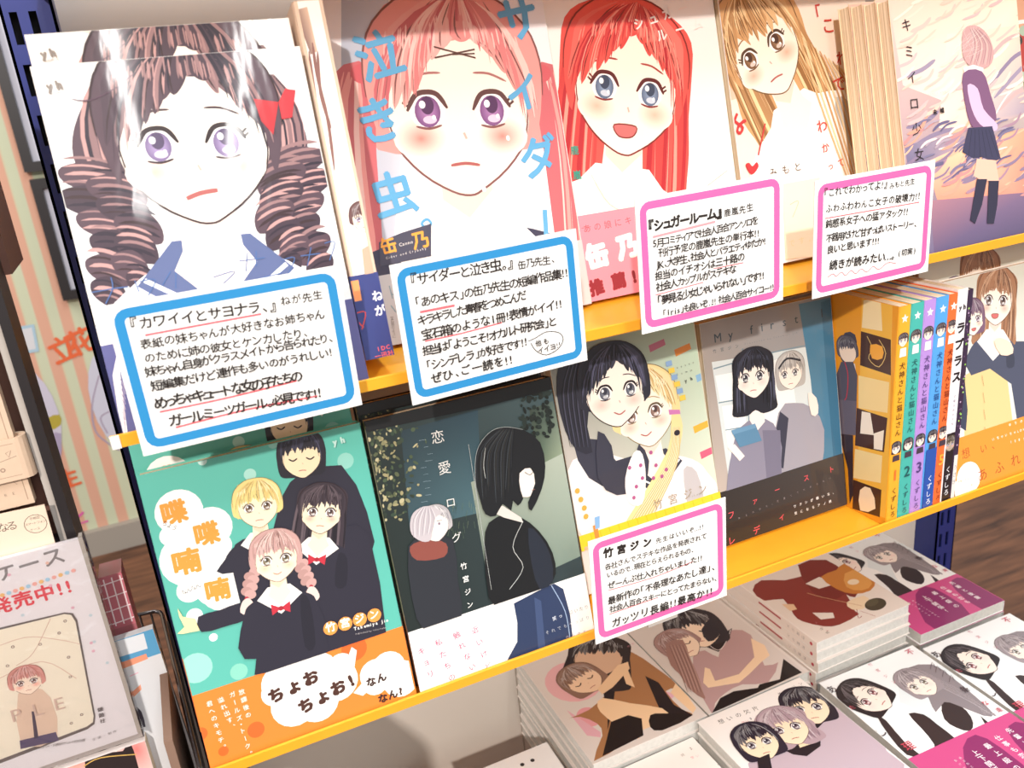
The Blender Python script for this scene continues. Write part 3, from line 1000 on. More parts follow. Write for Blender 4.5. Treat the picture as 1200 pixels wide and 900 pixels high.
  ('p','c8383c',[(9.4,69.6),(5.1,77),(8.5,78.5),(11.2,75.6),(15.5,78.2),(16.5,74.3)],3),
  ('t','みもと',23.9,65.8,59.2,67.7,7.4,'5c5048',0.0,0.0,False,1),
  ('p','f4e4cc',[(36.6,59),(73.1,59.4),(64.3,-0.2),(31.2,2.6)],0),
  ('l','e0a890',0.5,[(41.5,42.9),(49.9,44.3),(42.4,33)],4,0.0,False),
  ('t','です。',34.2,11.3,59.4,12.6,6,'e8dcae',0.0,0.0,False,1),
 ],
 'T5': [
  ('v',[(0,0),(128,0),(128,184),(0,184)],['6c6484','5c5474','f0d8c0','ecc4b4']),
  ('v',[(0.1,182.7),(128,175.7),(130.9,138.1),(46.8,108.3),(5.6,124.2)],['eec8b4','f4dcc4','e8ccb4','f8e0cc','f4ccc0']),
  ('v',[(53.1,156),(125.8,157.3),(129.5,93.8),(87.9,85.5),(36,91.1)],['f4dcc8','ead0b8','a494a4','e8c0a8','f6d8c4']),
  ('l','8c7c94',3,[(91.7,116.4),(116.4,133),(130.9,138.1)],4,0.7,False),
  ('l','9c8ca0',3,[(95,106.7),(121.7,123.1),(131.6,128)],4,0.7,False),
  ('l','c8a8a4',3,[(84.4,129.4),(108.9,146),(127.8,150.9)],4,0.7,False),
  ('l','8c7c94',3,[(0.6,76.9),(26.8,86),(52.9,89.3)],4,0.7,False),
  ('l','9c8ca0',3,[(1,67.8),(33.7,74.2),(60.7,82.2)],4,0.7,False),
  ('l','c8a8a4',3,[(98.3,97),(118,107.7),(131.4,110.2)],4,0.7,False),
  ('l','8c7c94',3,[(4.7,94.5),(24.1,97.2),(37.6,103.1)],4,0.7,False),
  ('l','9c8ca0',3,[(6.4,130),(24.8,133.2),(39,139.2)],4,0.7,False),
  ('v',[(1.4,82.8),(43.6,84.1),(67.8,68.9),(47.3,46.3),(3,58.4)],['7c7490','a894a0','c8a09a','b8909c','6c6484']),
  ('v',[(20.2,68.4),(59.9,76.1),(124.3,81.5),(125,22.7),(28.7,36.4)],['f4bc9c','fbc8a0','eaa080','c87c70','e89078']),
  ('v',[(20.7,40.6),(126.1,32.4),(129.9,-1.4),(19.5,0.0)],['a87884','7c6480','4c4868','5a5274']),
  ('l','f6e8dc',1.3,[(34,76),(60.3,79.1),(79.8,92.6),(94.7,97.3)],4,0.5,False),
  ('l','f6e8dc',1.2,[(86.1,85.7),(108.7,107.3),(128.1,114.4)],4,0.5,False),
  ('l','f0b494',1.3465,[(117.3,38.2),(129.9,41.1),(141.2,46.3)],4,0.9,False),
  ('l','c88c88',2.1695,[(97.3,54.8),(111.4,57.6),(120.8,64.5)],4,0.9,False),
  ('l','e4bcb0',2.4859,[(15.6,123.8),(30,126.7),(36.8,133.4)],4,0.9,False),
  ('l','8c7890',1.6292,[(34.5,51),(43.8,54.2),(56.4,58.3)],4,0.9,False),
  ('l','e4bcb0',1.8778,[(58.4,135.7),(73.6,138.7),(80.4,144.3)],4,0.9,False),
  ('l','eec4b0',1.7202,[(21.8,150.5),(31.4,154),(43,160.3)],4,0.9,False),
  ('l','e49c84',2.7923,[(128.4,77.7),(141.6,80.8),(152.4,87.2)],4,0.9,False),
  ('l','c88c88',2.4636,[(56,52.1),(67.8,55),(78.8,63.1)],4,0.9,False),
  ('l','e4bcb0',2.3442,[(131.6,152.5),(144.8,156),(155.4,163)],4,0.9,False),
  ('l','8c7890',2.0246,[(50.8,50.4),(65.6,52.9),(73.4,60.2)],4,0.9,False),
  ('l','c88c88',2.1083,[(46.4,54.2),(61.9,56.5),(68.8,64.1)],4,0.9,False),
  ('l','f6e0cc',2.5035,[(63.1,148.7),(78,151.9),(85.5,160)],4,0.9,False),
  ('l','a88494',1.6953,[(71.2,69.9),(87.4,72.4),(94.1,80)],4,0.9,False),
  ('l','d8b4b0',2.1407,[(60.2,107.5),(71.6,110.8),(82.4,116.1)],4,0.9,False),
  ('l','8c7890',2.6113,[(53.7,48.7),(68.4,51.2),(76.1,57.2)],4,0.9,False),
  ('l','f0b494',1.294,[(-10.9,73.8),(1.9,76.5),(9.8,82)],4,0.9,False),
  ('l','f0b494',2.407,[(16.2,62),(26,65.1),(37.7,70.1)],4,0.9,False),
  ('l','f0b494',1.8767,[(98,41.4),(113,44),(121.3,48.9)],4,0.9,False),
  ('l','f4d4c0',1.3326,[(47.2,156.7),(62.6,159.9),(68.8,165)],4,0.9,False),
  ('l','f6e0cc',1.4045,[(100.4,174.2),(116.5,177.6),(123.4,185.5)],4,0.9,False),
  ('l','d8b4b0',1.2691,[(72,178.5),(88,181.8),(94,187.5)],4,0.9,False),
  ('l','d8b4b0',2.2044,[(1.5,136.8),(14.9,139.8),(22.2,145.6)],4,0.9,False),
  ('l','d8b4b0',2.4256,[(61.9,136.8),(76.1,139.9),(84.2,148.1)],4,0.9,False),
  ('l','e49c84',1.9564,[(89.4,54.6),(100.6,57.6),(112.8,64.5)],4,0.9,False),
  ('l','e4bcb0',2.4615,[(42.3,166.6),(57.6,169.8),(63.9,176.6)],4,0.9,False),
  ('l','f6e0cc',1.4301,[(99.7,108.2),(116.2,111),(122.8,117.1)],4,0.9,False),
  ('l','f4d4c0',2.3192,[(76.1,119.9),(92.2,122.8),(98.8,130.4)],4,0.9,False),
  ('l','eec4b0',1.3534,[(33.4,163.1),(46.5,166.4),(54.9,173)],4,0.9,False),
  ('l','e49c84',1.572,[(121.6,39.7),(134.9,42.6),(145.6,48.1)],4,0.9,False),
  ('l','d8b4b0',2.3352,[(70.4,91.4),(81.5,94.6),(93,100.6)],4,0.9,False),
  ('l','f4d4c0',1.8156,[(72.4,178.1),(82.6,181.7),(94.6,188.4)],4,0.9,False),
  ('l','f4d4c0',1.4908,[(12.6,168.5),(22.6,171.9),(33.3,177.3)],4,0.9,False),
  ('l','f6e0cc',2.0569,[(63.4,114.8),(75.3,118),(85.9,125.1)],4,0.9,False),
  ('l','e4bcb0',1.881,[(101.5,147.6),(111.2,151.2),(124.7,158.1)],4,0.9,False),
  ('l','8c7890',1.49,[(106.5,42.5),(117,45.7),(130.5,53)],4,0.9,False),
  ('l','f4d4c0',2.1768,[(41.4,109.2),(52.4,112.4),(63.5,120.5)],4,0.9,False),
  ('l','e4bcb0',1.3619,[(51.3,177.3),(62.3,180.8),(73.2,188.6)],4,0.9,False),
  ('l','e4bcb0',1.296,[(92.5,175.5),(106.3,178.9),(115.2,185.7)],4,0.9,False),
  ('l','f4d4c0',1.655,[(113.2,88.4),(125.7,91.5),(137.1,99.8)],4,0.9,False),
  ('l','e49c84',1.3852,[(-1.1,80.9),(10,83.9),(20.1,90.8)],4,0.9,False),
  ('l','f4d4c0',1.6067,[(14.8,135.6),(24.2,139),(36,145.6)],4,0.9,False),
  ('l','eec4b0',2.3082,[(39.5,127.2),(48.6,130.6),(61.3,137.4)],4,0.9,False),
  ('l','a88494',1.6652,[(95,74.3),(111.6,76.9),(118.1,82.5)],4,0.9,False),
  ('l','e4bcb0',2.3513,[(43.2,113.9),(57.2,116.8),(65.1,123.2)],4,0.9,False),
  ('l','a88494',1.5706,[(55.6,85),(68.2,87.9),(77.9,93.5)],4,0.9,False),
  ('l','f0b494',2.1374,[(46.8,86.1),(61.5,88.8),(68.8,94)],4,0.9,False),
  ('l','e49c84',2.4901,[(31.2,42.6),(46.4,44.9),(53.4,52.6)],4,0.9,False),
  ('l','f0b494',1.4056,[(115.3,78.2),(127.3,81.4),(138.9,86.8)],4,0.9,False),
  ('l','a88494',1.476,[(80.5,82.1),(92,85.2),(103.3,90.3)],4,0.9,False),
  ('l','a88494',1.3538,[(121.5,34.5),(135.3,37.2),(145.8,44.7)],4,0.9,False),
  ('l','a88494',2.7158,[(19.9,58.8),(30.4,61.7),(41.8,69.2)],4,0.9,False),
  ('l','e49c84',1.9467,[(35.9,75.3),(49.8,78),(58,85.6)],4,0.9,False),
  ('l','a88494',2.0163,[(39.7,78.7),(52.1,81.7),(61.7,87.7)],4,0.9,False),
  ('l','a88494',1.7762,[(81.6,44.6),(95.1,47.4),(104.9,54.7)],4,0.9,False),
  ('l','eec4b0',2.0526,[(125.6,164.3),(136.7,167.9),(149.3,175.9)],4,0.9,False),
  ('l','f0b494',1.7007,[(37,58.6),(49.6,61.3),(59.2,69.2)],4,0.9,False),
  ('l','f4d4c0',1.2274,[(61.1,155),(76.7,158.2),(83.3,165.8)],4,0.9,False),
  ('l','f0b494',1.824,[(67.4,51.1),(80.7,53.8),(90.4,61.4)],4,0.9,False),
  ('l','8c7890',1.5064,[(21.7,54.8),(36,57.2),(43.3,62.4)],4,0.9,False),
  ('l','f6e0cc',2.0215,[(76.7,117.8),(87.2,121.2),(99.4,128.4)],4,0.9,False),
  ('l','c88c88',1.2049,[(123,65.6),(136.5,68.6),(147.2,76.5)],4,0.9,False),
  ('l','a88494',2.6799,[(77.4,71.8),(93.5,74.3),(100.4,81)],4,0.9,False),
  ('l','f4d4c0',2.1816,[(114.1,110.7),(126.4,114),(137.8,121.6)],4,0.9,False),
  ('l','c88c88',2.28,[(113.8,31.2),(129.6,33.6),(138,41.9)],4,0.9,False),
  ('l','e4bcb0',2.7877,[(17.5,160),(30.6,163.3),(38.4,168.6)],4,0.9,False),
  ('l','f4d4c0',1.7863,[(31.2,117.3),(43.7,120.4),(52.8,126.5)],4,0.9,False),
  ('l','c88c88',1.9972,[(45.4,59),(55.4,62.1),(67.7,68.8)],4,0.9,False),
  ('l','f6e0cc',2.519,[(92.9,135.1),(104.5,138.5),(115.9,145.7)],4,0.9,False),
  ('l','a88494',2.0289,[(98.9,84.1),(115.3,86.8),(122.3,93.7)],4,0.9,False),
  ('l','eec4b0',2.4766,[(19.3,100.7),(32.3,103.6),(40.7,109.3)],4,0.9,False),
  ('l','eec4b0',2.0362,[(24.8,119.3),(34.1,122.7),(46.1,127.4)],4,0.9,False),
  ('l','c88c88',1.5419,[(79.3,66.8),(91.3,69.8),(102.2,75.6)],4,0.9,False),
  ('l','f6e0cc',1.9377,[(41.3,112.2),(51.2,115.5),(63.3,122.5)],4,0.9,False),
  ('l','f6e0cc',1.722,[(134.9,144.3),(145.5,148),(158.7,153.7)],4,0.9,False),
  ('l','c88c88',1.4965,[(15,89.7),(24.8,92.9),(36.3,97.6)],4,0.9,False),
  ('l','e4bcb0',1.8404,[(27.8,106.1),(42.2,109),(49.4,115)],4,0.9,False),
  ('l','8c7890',2.1294,[(106.2,43),(121.4,45.6),(129.9,51.6)],4,0.9,False),
  ('l','c88c88',2.0511,[(42.3,81.7),(55.8,84.5),(64.2,89.4)],4,0.9,False),
  ('l','f6e0cc',2.7323,[(34.4,114.8),(45.7,117.9),(56.1,124.2)],4,0.9,False),
  ('l','e4bcb0',1.4033,[(121.2,149.6),(131,153.2),(144.6,159.3)],4,0.9,False),
  ('l','a88494',1.2134,[(33.1,53.8),(44.4,56.7),(55.3,64.1)],4,0.9,False),
  ('l','e4bcb0',2.2205,[(72.3,103),(82.7,106.4),(94.9,112)],4,0.9,False),
  ('l','eec4b0',2.4542,[(127.5,162.2),(139.6,165.8),(150.9,171.3)],4,0.9,False),
  ('l','eec4b0',1.5944,[(48.4,167.9),(59,171.5),(70.2,178.4)],4,0.9,False),
  ('l','d8b4b0',1.2987,[(40.1,129.6),(50,133),(62,140.6)],4,0.9,False),
  ('l','e49c84',1.7136,[(45.3,72.1),(58.4,74.9),(67.3,79.9)],4,0.9,False),
  ('l','a88494',1.5644,[(76.8,78.2),(86.6,81.5),(99.8,88.7)],4,0.9,False),
  ('l','8c7890',2.5402,[(51.8,58),(65.2,60.7),(74.3,67.5)],4,0.9,False),
  ('l','a88494',2.5453,[(56.5,41),(69,43.7),(79,49.7)],4,0.9,False),
  ('l','f4d4c0',1.9221,[(71.4,172.4),(84.7,175.9),(93.5,181.3)],4,0.9,False),
  ('l','eec4b0',1.3237,[(119.9,104.3),(131.9,107.6),(143.8,115.4)],4,0.9,False),
  ('l','f6e0cc',1.5529,[(2.4,168.6),(11.1,172.1),(23.1,178.1)],4,0.9,False),
  ('l','e4bcb0',1.2796,[(131.8,127.2),(148.4,130.3),(155.6,136.4)],4,0.9,False),
  ('l','eec4b0',2.3132,[(56.3,102.1),(69.3,105.2),(78.4,110)],4,0.9,False),
  ('l','d8b4b0',1.7401,[(75.1,177.7),(87.9,181.2),(97.2,187)],4,0.9,False),
  ('l','d8b4b0',1.3864,[(51.5,179.7),(61.1,183.3),(73.1,188.8)],4,0.9,False),
  ('l','e4bcb0',1.7388,[(6,153.8),(18.8,156.9),(26.8,163.1)],4,0.9,False),
  ('l','eec4b0',2.0176,[(121.5,100.6),(137.5,103.5),(145.1,109.2)],4,0.9,False),
  ('l','eec4b0',1.6758,[(130.7,150.8),(143.7,154.3),(154.4,160.8)],4,0.9,False),
  ('l','f0b494',2.0999,[(40.6,70),(52.9,72.8),(62.6,78.4)],4,0.9,False),
  ('l','e49c84',1.8731,[(88.6,36.3),(99.2,39.4),(112,45.6)],4,0.9,False),
  ('l','eec4b0',1.5397,[(5.4,101.3),(16.6,104.4),(26.2,109)],4,0.9,False),
  ('l','f6e0cc',2.3242,[(20.4,178.5),(32.2,181.9),(41.3,186.8)],4,0.9,False),
  ('l','e49c84',2.157,[(92.5,60),(102.4,63.3),(115.7,68.2)],4,0.9,False),
  ('l','d8b4b0',2.6672,[(5.3,96.7),(19,99.4),(26.2,104.5)],4,0.9,False),
  ('l','c88c88',2.7406,[(79.4,55),(90.1,58.1),(102.4,63.6)],4,0.9,False),
  ('l','8c7890',2.1103,[(98.9,55.2),(111.7,58.2),(122.4,64.3)],4,0.9,False),
  ('l','f4d4c0',2.2183,[(91.6,113.5),(106.3,116.5),(114.8,124.9)],4,0.9,False),
  ('l','f6e0cc',2.0608,[(-2.5,127.1),(8.6,130.2),(18.3,136.6)],4,0.9,False),
  ('l','eec4b0',2.3093,[(125.3,147.2),(140.9,150.4),(148.9,157.3)],4,0.9,False),
  ('l','e4bcb0',2.1803,[(56.5,132),(69.8,135.2),(78.7,142.1)],4,0.9,False),
  ('l','8c7890',1.7404,[(47.8,75.2),(57.4,78.4),(69.9,84)],4,0.9,False),
  ('l','d8b4b0',2.2464,[(78,112.4),(91.4,115.5),(100.5,120.8)],4,0.9,False),
  ('l','8c7890',2.539,[(115.4,50.3),(127.5,53.3),(139.1,57.8)],4,0.9,False),
  ('l','f6e0cc',1.2937,[(117.6,148.2),(131.2,151.6),(141.2,159.5)],4,0.9,False),
  ('l','f0b494',1.871,[(77.1,61.9),(92.5,64.5),(99.9,69.4)],4,0.9,False),
  ('l','eec4b0',1.4596,[(77.5,160.2),(92.1,163.5),(100.1,171.1)],4,0.9,False),
  ('l','f6e0cc',2.2322,[(79.4,115.7),(92.2,118.9),(102.3,126.6)],4,0.9,False),
  ('l','f6e0cc',2.5584,[(125,154.3),(141.1,157.6),(148.5,163.7)],4,0.9,False),
  ('l','c88c88',2.1461,[(68.8,48.4),(83.2,51),(91.6,57.7)],4,0.9,False),
  ('l','f4d4c0',1.6184,[(29.5,152.4),(40,155.8),(51.1,163.7)],4,0.9,False),
  ('l','f0b494',2.7527,[(86.7,60.5),(99.1,63.4),(109.9,69.8)],4,0.9,False),
  ('l','eec4b0',1.2879,[(48.8,150.7),(61.3,154),(70.8,162)],4,0.9,False),
  ('l','f4d4c0',1.2861,[(73.4,102.6),(87.8,105.5),(96.1,111.9)],4,0.9,False),
  ('l','d8b4b0',1.7779,[(69.1,165),(84.8,168.3),(91.3,175.1)],4,0.9,False),
  ('l','eec4b0',1.6475,[(3.7,120.9),(12.5,124.2),(24.4,128.7)],4,0.9,False),
  ('l','eec4b0',2.0603,[(85.8,149.2),(99.5,152.5),(108.6,159.8)],4,0.9,False),
  ('l','d8b4b0',2.0654,[(129.8,161),(144.5,164.5),(153.3,170.1)],4,0.9,False),
  ('l','d8b4b0',2.2568,[(97,172.7),(109.8,176.2),(120.1,184.6)],4,0.9,False),
  ('l','f4d4c0',2.1696,[(43.2,133.9),(52.9,137.3),(65.1,144.6)],4,0.9,False),
  ('l','c88c88',2.4878,[(33.1,49.5),(48.3,51.9),(55.2,58.6)],4,0.9,False),
  ('l','f6e0cc',1.8945,[(134.7,171.7),(149.1,175.2),(158.3,181.7)],4,0.9,False),
  ('l','f4d4c0',2.5795,[(127.2,98.6),(137.6,102),(151.2,108.6)],4,0.9,False),
  ('l','e4bcb0',1.5838,[(76.3,117.7),(86.9,121.1),(99,127.9)],4,0.9,False),
  ('l','c88c88',2.2771,[(-8.9,81.2),(1.5,84.2),(12.2,91.7)],4,0.9,False),
  ('l','eec4b0',1.8445,[(3.8,149.7),(18.2,152.8),(24.4,158)],4,0.9,False),
  ('l','eec4b0',2.0803,[(81,168.9),(91,172.6),(103.6,179.8)],4,0.9,False),
  ('l','8c7890',2.2426,[(-2.5,67.5),(6.5,70.6),(18.6,76.5)],4,0.9,False),
  ('l','eec4b0',1.4477,[(65.5,123.2),(75.6,126.6),(88,133.8)],4,0.9,False),
  ('l','e49c84',2.0262,[(-8,53.6),(3.5,56.3),(13,62.2)],4,0.9,False),
  ('l','a88494',1.4598,[(119.1,60.3),(133.4,63.1),(142.9,68.4)],4,0.9,False),
  ('l','eec4b0',2.7639,[(48.4,176.9),(61.6,180.3),(70.1,187.3)],4,0.9,False),
  ('l','e4bcb0',1.501,[(27.4,121.2),(39.2,124.3),(49.1,131.7)],4,0.9,False),
  ('l','f4d4c0',2.514,[(37.6,93.7),(50.8,96.6),(59.3,101.4)],4,0.9,False),
  ('l','8c7890',1.9636,[(26.9,65.7),(37.7,68.6),(48.6,73.9)],4,0.9,False),
  ('l','d8b4b0',2.5553,[(56.1,116.5),(68.4,119.6),(78.4,126.7)],4,0.9,False),
  ('l','e4bcb0',1.661,[(67.1,104.5),(82.9,107.3),(89.5,113.6)],4,0.9,False),
  ('l','e49c84',2.3952,[(4.5,90),(17.5,92.8),(25.9,100.9)],4,0.9,False),
  ('l','d8b4b0',2.0341,[(7.1,101.7),(16.4,104.9),(28.4,111.8)],4,0.9,False),
  ('l','f6e0cc',2.6612,[(107.8,112.4),(121.5,115.5),(131.1,121)],4,0.9,False),
  ('l','685f80',1.4085,[(19.7,60.1),(27,64.1),(37.4,65.2)],4,0.9,False),
  ('l','685f80',1.407,[(43.8,53.5),(51.3,57.6),(62,58.7)],4,0.9,False),
  ('l','e8d0cc',1.2992,[(85.5,64.1),(93.3,68.2),(104.4,69.5)],4,0.9,False),
  ('l','b09ca8',1.6703,[(64.4,51.5),(72,55.6),(83,56.8)],4,0.9,False),
  ('l','7c7490',1.2061,[(62.6,73.2),(70.2,77.3),(81.1,78.6)],4,0.9,False),
  ('l','b09ca8',1.3225,[(12.1,93.3),(19.3,97.4),(29.5,98.7)],4,0.9,False),
  ('l','b09ca8',1.7829,[(29.7,76.9),(37.1,81),(47.5,82.2)],4,0.9,False),
  ('l','685f80',1.4447,[(48.9,71.9),(56.4,76),(67.1,77.2)],4,0.9,False),
  ('l','7c7490',1.303,[(11.4,93.1),(18.6,97.2),(28.8,98.5)],4,0.9,False),
  ('l','7c7490',1.3298,[(12.1,68),(19.4,72),(29.7,73.2)],4,0.9,False),
  ('l','7c7490',1.8751,[(42.3,57.1),(49.8,61.1),(60.5,62.3)],4,0.9,False),
  ('l','685f80',1.7409,[(59,67.1),(66.6,71.2),(77.5,72.4)],4,0.9,False),
  ('l','e8d0cc',1.5681,[(31,79.4),(38.4,83.5),(48.9,84.7)],4,0.9,False),
  ('l','b09ca8',1.0859,[(67.9,70.2),(75.6,74.3),(86.5,75.6)],4,0.9,False),
  ('l','b09ca8',1.8454,[(20.5,79.4),(27.7,83.5),(38.1,84.7)],4,0.9,False),
  ('l','685f80',1.5391,[(94.1,77.9),(102,82.1),(113.2,83.4)],4,0.9,False),
  ('l','685f80',1.586,[(59.7,65.2),(67.3,69.3),(78.2,70.5)],4,0.9,False),
  ('l','685f80',1.5108,[(20.3,61.2),(27.6,65.2),(38,66.4)],4,0.9,False),
  ('l','e8d0cc',1.7397,[(15.6,78.6),(22.8,82.6),(33.1,83.9)],4,0.9,False),
  ('l','685f80',1.844,[(59.5,63.2),(67.1,67.3),(78,68.5)],4,0.9,False),
  ('l','685f80',1.9177,[(55.7,59.4),(63.3,63.5),(74.2,64.7)],4,0.9,False),
  ('l','7c7490',1.4565,[(95.1,76.4),(103,80.6),(114.3,81.9)],4,0.9,False),
  ('l','b09ca8',1.3954,[(58.2,61),(65.8,65),(76.7,66.2)],4,0.9,False),
  ('l','7c7490',1.3049,[(80.7,85.8),(88.5,90),(99.5,91.4)],4,0.9,False),
  ('l','7c7490',1.0761,[(53.1,71.7),(60.6,75.8),(71.4,77)],4,0.9,False),
  ('l','e8d0cc',1.9104,[(44.5,84.9),(51.9,89),(62.6,90.3)],4,0.9,False),
  ('l','e8d0cc',1.5377,[(60.7,78.5),(68.2,82.6),(79.1,83.9)],4,0.9,False),
  ('l','b09ca8',1.2865,[(83.9,51.8),(91.8,55.9),(103,57.1)],4,0.9,False),
  ('l','685f80',1.0778,[(1.1,62.7),(8.3,66.6),(18.5,67.8)],4,0.9,False),
  ('l','b09ca8',1.4639,[(87.2,78.5),(95,82.7),(106.1,84)],4,0.9,False),
  ('l','b09ca8',1.4593,[(20.6,91.3),(27.9,95.4),(38.2,96.8)],4,0.9,False),
  ('l','b09ca8',1.6351,[(3.8,58.9),(11,62.9),(21.2,64)],4,0.9,False),
  ('l','685f80',1.1554,[(74.6,62.6),(82.3,66.7),(93.4,67.9)],4,0.9,False),
  ('l','7c7490',1.2727,[(89,84.2),(96.8,88.5),(107.9,89.8)],4,0.9,False),
  ('l','685f80',1.3513,[(36.5,88.4),(43.9,92.5),(54.4,93.8)],4,0.9,False),
  ('l','685f80',1.3102,[(89.2,57.4),(97,61.6),(108.3,62.8)],4,0.9,False),
  ('l','b09ca8',1.6388,[(69.9,59.1),(77.6,63.2),(88.6,64.4)],4,0.9,False),
  ('l','7c7490',1.1369,[(65.4,55.5),(73,59.6),(84,60.8)],4,0.9,False),
  ('l','b09ca8',1.4806,[(66.6,50.8),(74.3,54.9),(85.3,56)],4,0.9,False),
  ('l','685f80',1.9618,[(29.3,89.5),(36.7,93.6),(47.1,94.9)],4,0.9,False),
  ('p','c89c98',[(68.7,157.4),(81.2,160.2),(92.7,153.3),(98.1,139.4),(91.6,130),(75.6,130.1),(66.3,139.4)],3),
  ('l','a87c80',0.8,[(75.7,158.1),(79.5,146.9),(72.5,132.8)],4,0.6,False),
  ('l','dcb8ac',0.8,[(76.6,158.1),(81.3,146.8),(74.6,132.7)],4,0.6,False),
  ('l','b88c8c',0.8,[(77.4,158),(83,146.7),(76.8,132.5)],4,0.6,False),
  ('l','a87c80',0.8,[(78.3,157.9),(84.8,146.5),(79,132.3)],4,0.6,False),
  ('l','dcb8ac',0.8,[(79.2,157.9),(86.5,146.4),(81.2,132.1)],4,0.6,False),
  ('l','b88c8c',0.8,[(80,157.8),(88.3,146.3),(83.4,131.9)],4,0.6,False),
  ('l','a87c80',0.8,[(80.9,157.8),(90,146.2),(85.6,131.8)],4,0.6,False),
  ('l','dcb8ac',0.8,[(81.8,157.7),(91.8,146),(87.8,131.6)],4,0.6,False),
  ('l','b88c8c',0.8,[(82.6,157.6),(93.6,145.9),(90,131.4)],4,0.6,False),
  ('l','a87c80',0.8,[(83.5,157.6),(95.3,145.8),(92.2,131.2)],4,0.6,False),
  ('p','f0e0dc',[(65.3,131),(75.9,132.6),(86.1,129.3),(83.6,123.3),(66.4,126)],0),
  ('p','7c5474',[(64.8,127.4),(84.1,127),(90.9,110.2),(94.9,91),(80.7,86.2),(68.6,88.8),(63.9,106.6)],3),
  ('p','d8b4d0',[(68,118.5),(78.1,115.1),(82.4,99.8),(95.3,87.2),(91.1,82.6),(77.5,89.1),(70.2,101.1)],3),
  ('p','3c3a54',[(65,87.9),(89.8,86.5),(95.9,61.7),(86.5,60.3),(76.3,65.3),(67.4,65.1),(56.7,71.4)],0),
  ('l','262436',0.4,[(68.3,86.3),(62.3,67)],4,0.0,False),
  ('l','262436',0.4,[(71.8,86),(68.4,66.3)],4,0.0,False),
  ('l','262436',0.4,[(75.3,85.6),(74.6,65.5)],4,0.0,False),
  ('l','262436',0.4,[(78.8,85.2),(80.8,64.8)],4,0.0,False),
  ('l','262436',0.4,[(82.4,84.8),(87,64)],4,0.0,False),
  ('l','262436',0.4,[(85.9,84.4),(93.3,63.3)],4,0.0,False),
  ('p','f2b8a0',[(70.9,64.7),(90.3,61.1),(92,45.5),(74.1,47.8),(65.8,52.7)],0),
  ('p','2e2c40',[(69,49.8),(79.6,48.4),(71.9,30.2),(63.1,17.4),(58.2,20.7)],0),
  ('p','2e2c40',[(81.2,46.9),(92,45.5),(88,27.9),(82.7,14.4),(75.5,15.5)],0),
  ('t','キミイロ少女',14.1,173.8,14,65.6,9.6,'2c2428',0.0,0.0,True,1),
  ('t','未幡',29.7,100.9,44.2,101.8,4.2,'2c2020',0.03,0.0,False,1),
  ('t','story and',27.4,115,46,115.7,1.4,'b09080',0.0,0.0,False,1),
  ('l','fbf0ea',0.35,[(78.1,137.3),(76.7,160.2)],4,0.8,False),
  ('l','fbf0ea',0.35,[(53.4,136.6),(88.6,159.6)],4,0.8,False),
  ('l','fbf0ea',0.35,[(81.3,131.3),(64.7,165.2)],4,0.8,False),
  ('l','fbf0ea',0.35,[(58.1,145.4),(73.9,152.1)],4,0.8,False),
  ('l','fbf0ea',0.35,[(59.7,158.5),(76.2,162.8)],4,0.8,False),
  ('l','fbf0ea',0.35,[(70.5,138.4),(87.7,142.8)],4,0.8,False),
  ('l','fbf0ea',0.35,[(76.1,135.5),(78.9,160)],4,0.8,False),
  ('l','fbf0ea',0.35,[(62.5,156.9),(85.3,164.2)],4,0.8,False),
  ('l','fbf0ea',0.35,[(56.1,132.9),(65.2,150.3)],4,0.8,False),
  ('l','fbf0ea',0.35,[(66.4,149.9),(65.1,146.4)],4,0.8,False),
  ('l','fbf0ea',0.35,[(69.9,148),(82.3,161.2)],4,0.8,False),
  ('l','fbf0ea',0.35,[(65.3,144.3),(93.7,154.1)],4,0.8,False),
  ('l','fbf0ea',0.35,[(65.7,141.4),(85.6,162.5)],4,0.8,False),
  ('l','fbf0ea',0.35,[(58.2,141.1),(84.1,145.4)],4,0.8,False),
  ('l','fbf0ea',0.35,[(53,141),(82.7,143.3)],4,0.8,False),
  ('l','fbf0ea',0.35,[(85.2,159.6),(88,162)],4,0.8,False),
  ('l','fbf0ea',0.35,[(62.5,146.9),(76,155.8)],4,0.8,False),
  ('l','fbf0ea',0.35,[(66.8,136.7),(95.5,158.3)],4,0.8,False),
  ('l','fbf0ea',0.35,[(55.7,142),(73.9,161.9)],4,0.8,False),
  ('l','fbf0ea',0.35,[(72.2,137),(79.4,154)],4,0.8,False),
  ('l','fbf0ea',0.35,[(80.5,139.3),(86.8,143.8)],4,0.8,False),
  ('l','fbf0ea',0.35,[(55,141.2),(83.5,154.5)],4,0.8,False),
 ],
 'R2a': [
  ('p','5cb6a6',[(0,0),(128,0),(128,182),(0,182)]),
  ('d',35.2,181.7,2.6,2.6,'c0e2da',0),
  ('d',58.9,167.2,3.5,3.5,'a4d8cc',0),
  ('d',75.4,181.8,3,3,'8ccabc',0),
  ('d',5.7,63.6,9,9,'9adcc8',0),
  ('d',27.7,53.3,5,5,'86ccb8',0),
  ('d',18.6,78.4,2.4,2.4,'f4faf6',0),
  ('d',11.6,94.1,4.6,4.6,'f4faf6',0),
  ('d',77.4,144.2,3,3,'a4d8cc',0),
  ('d',114.7,161,5,5,'8ccabc',0),
  ('d',37,129.4,2,2,'f4faf6',0),
  ('d',16.9,156.1,13,13,'fdfbf6',0),
  ('d',24.2,142.6,12,12,'fdfbf6',0),
  ('d',31.3,142.6,12,12,'fdfbf6',0),
  ('d',16.2,127.9,16,16,'fdfbf6',0),
  ('d',17.8,149.7,10,10,'fdfbf6',0),
  ('d',32.5,130.7,8,8,'fdfbf6',0),
  ('d',27.6,108.5,13,13,'fdfbf6',0),
  ('d',30.2,105,13,13,'fdfbf6',0),
  ('d',9.6,143.9,6,6,'fdfbf6',0),
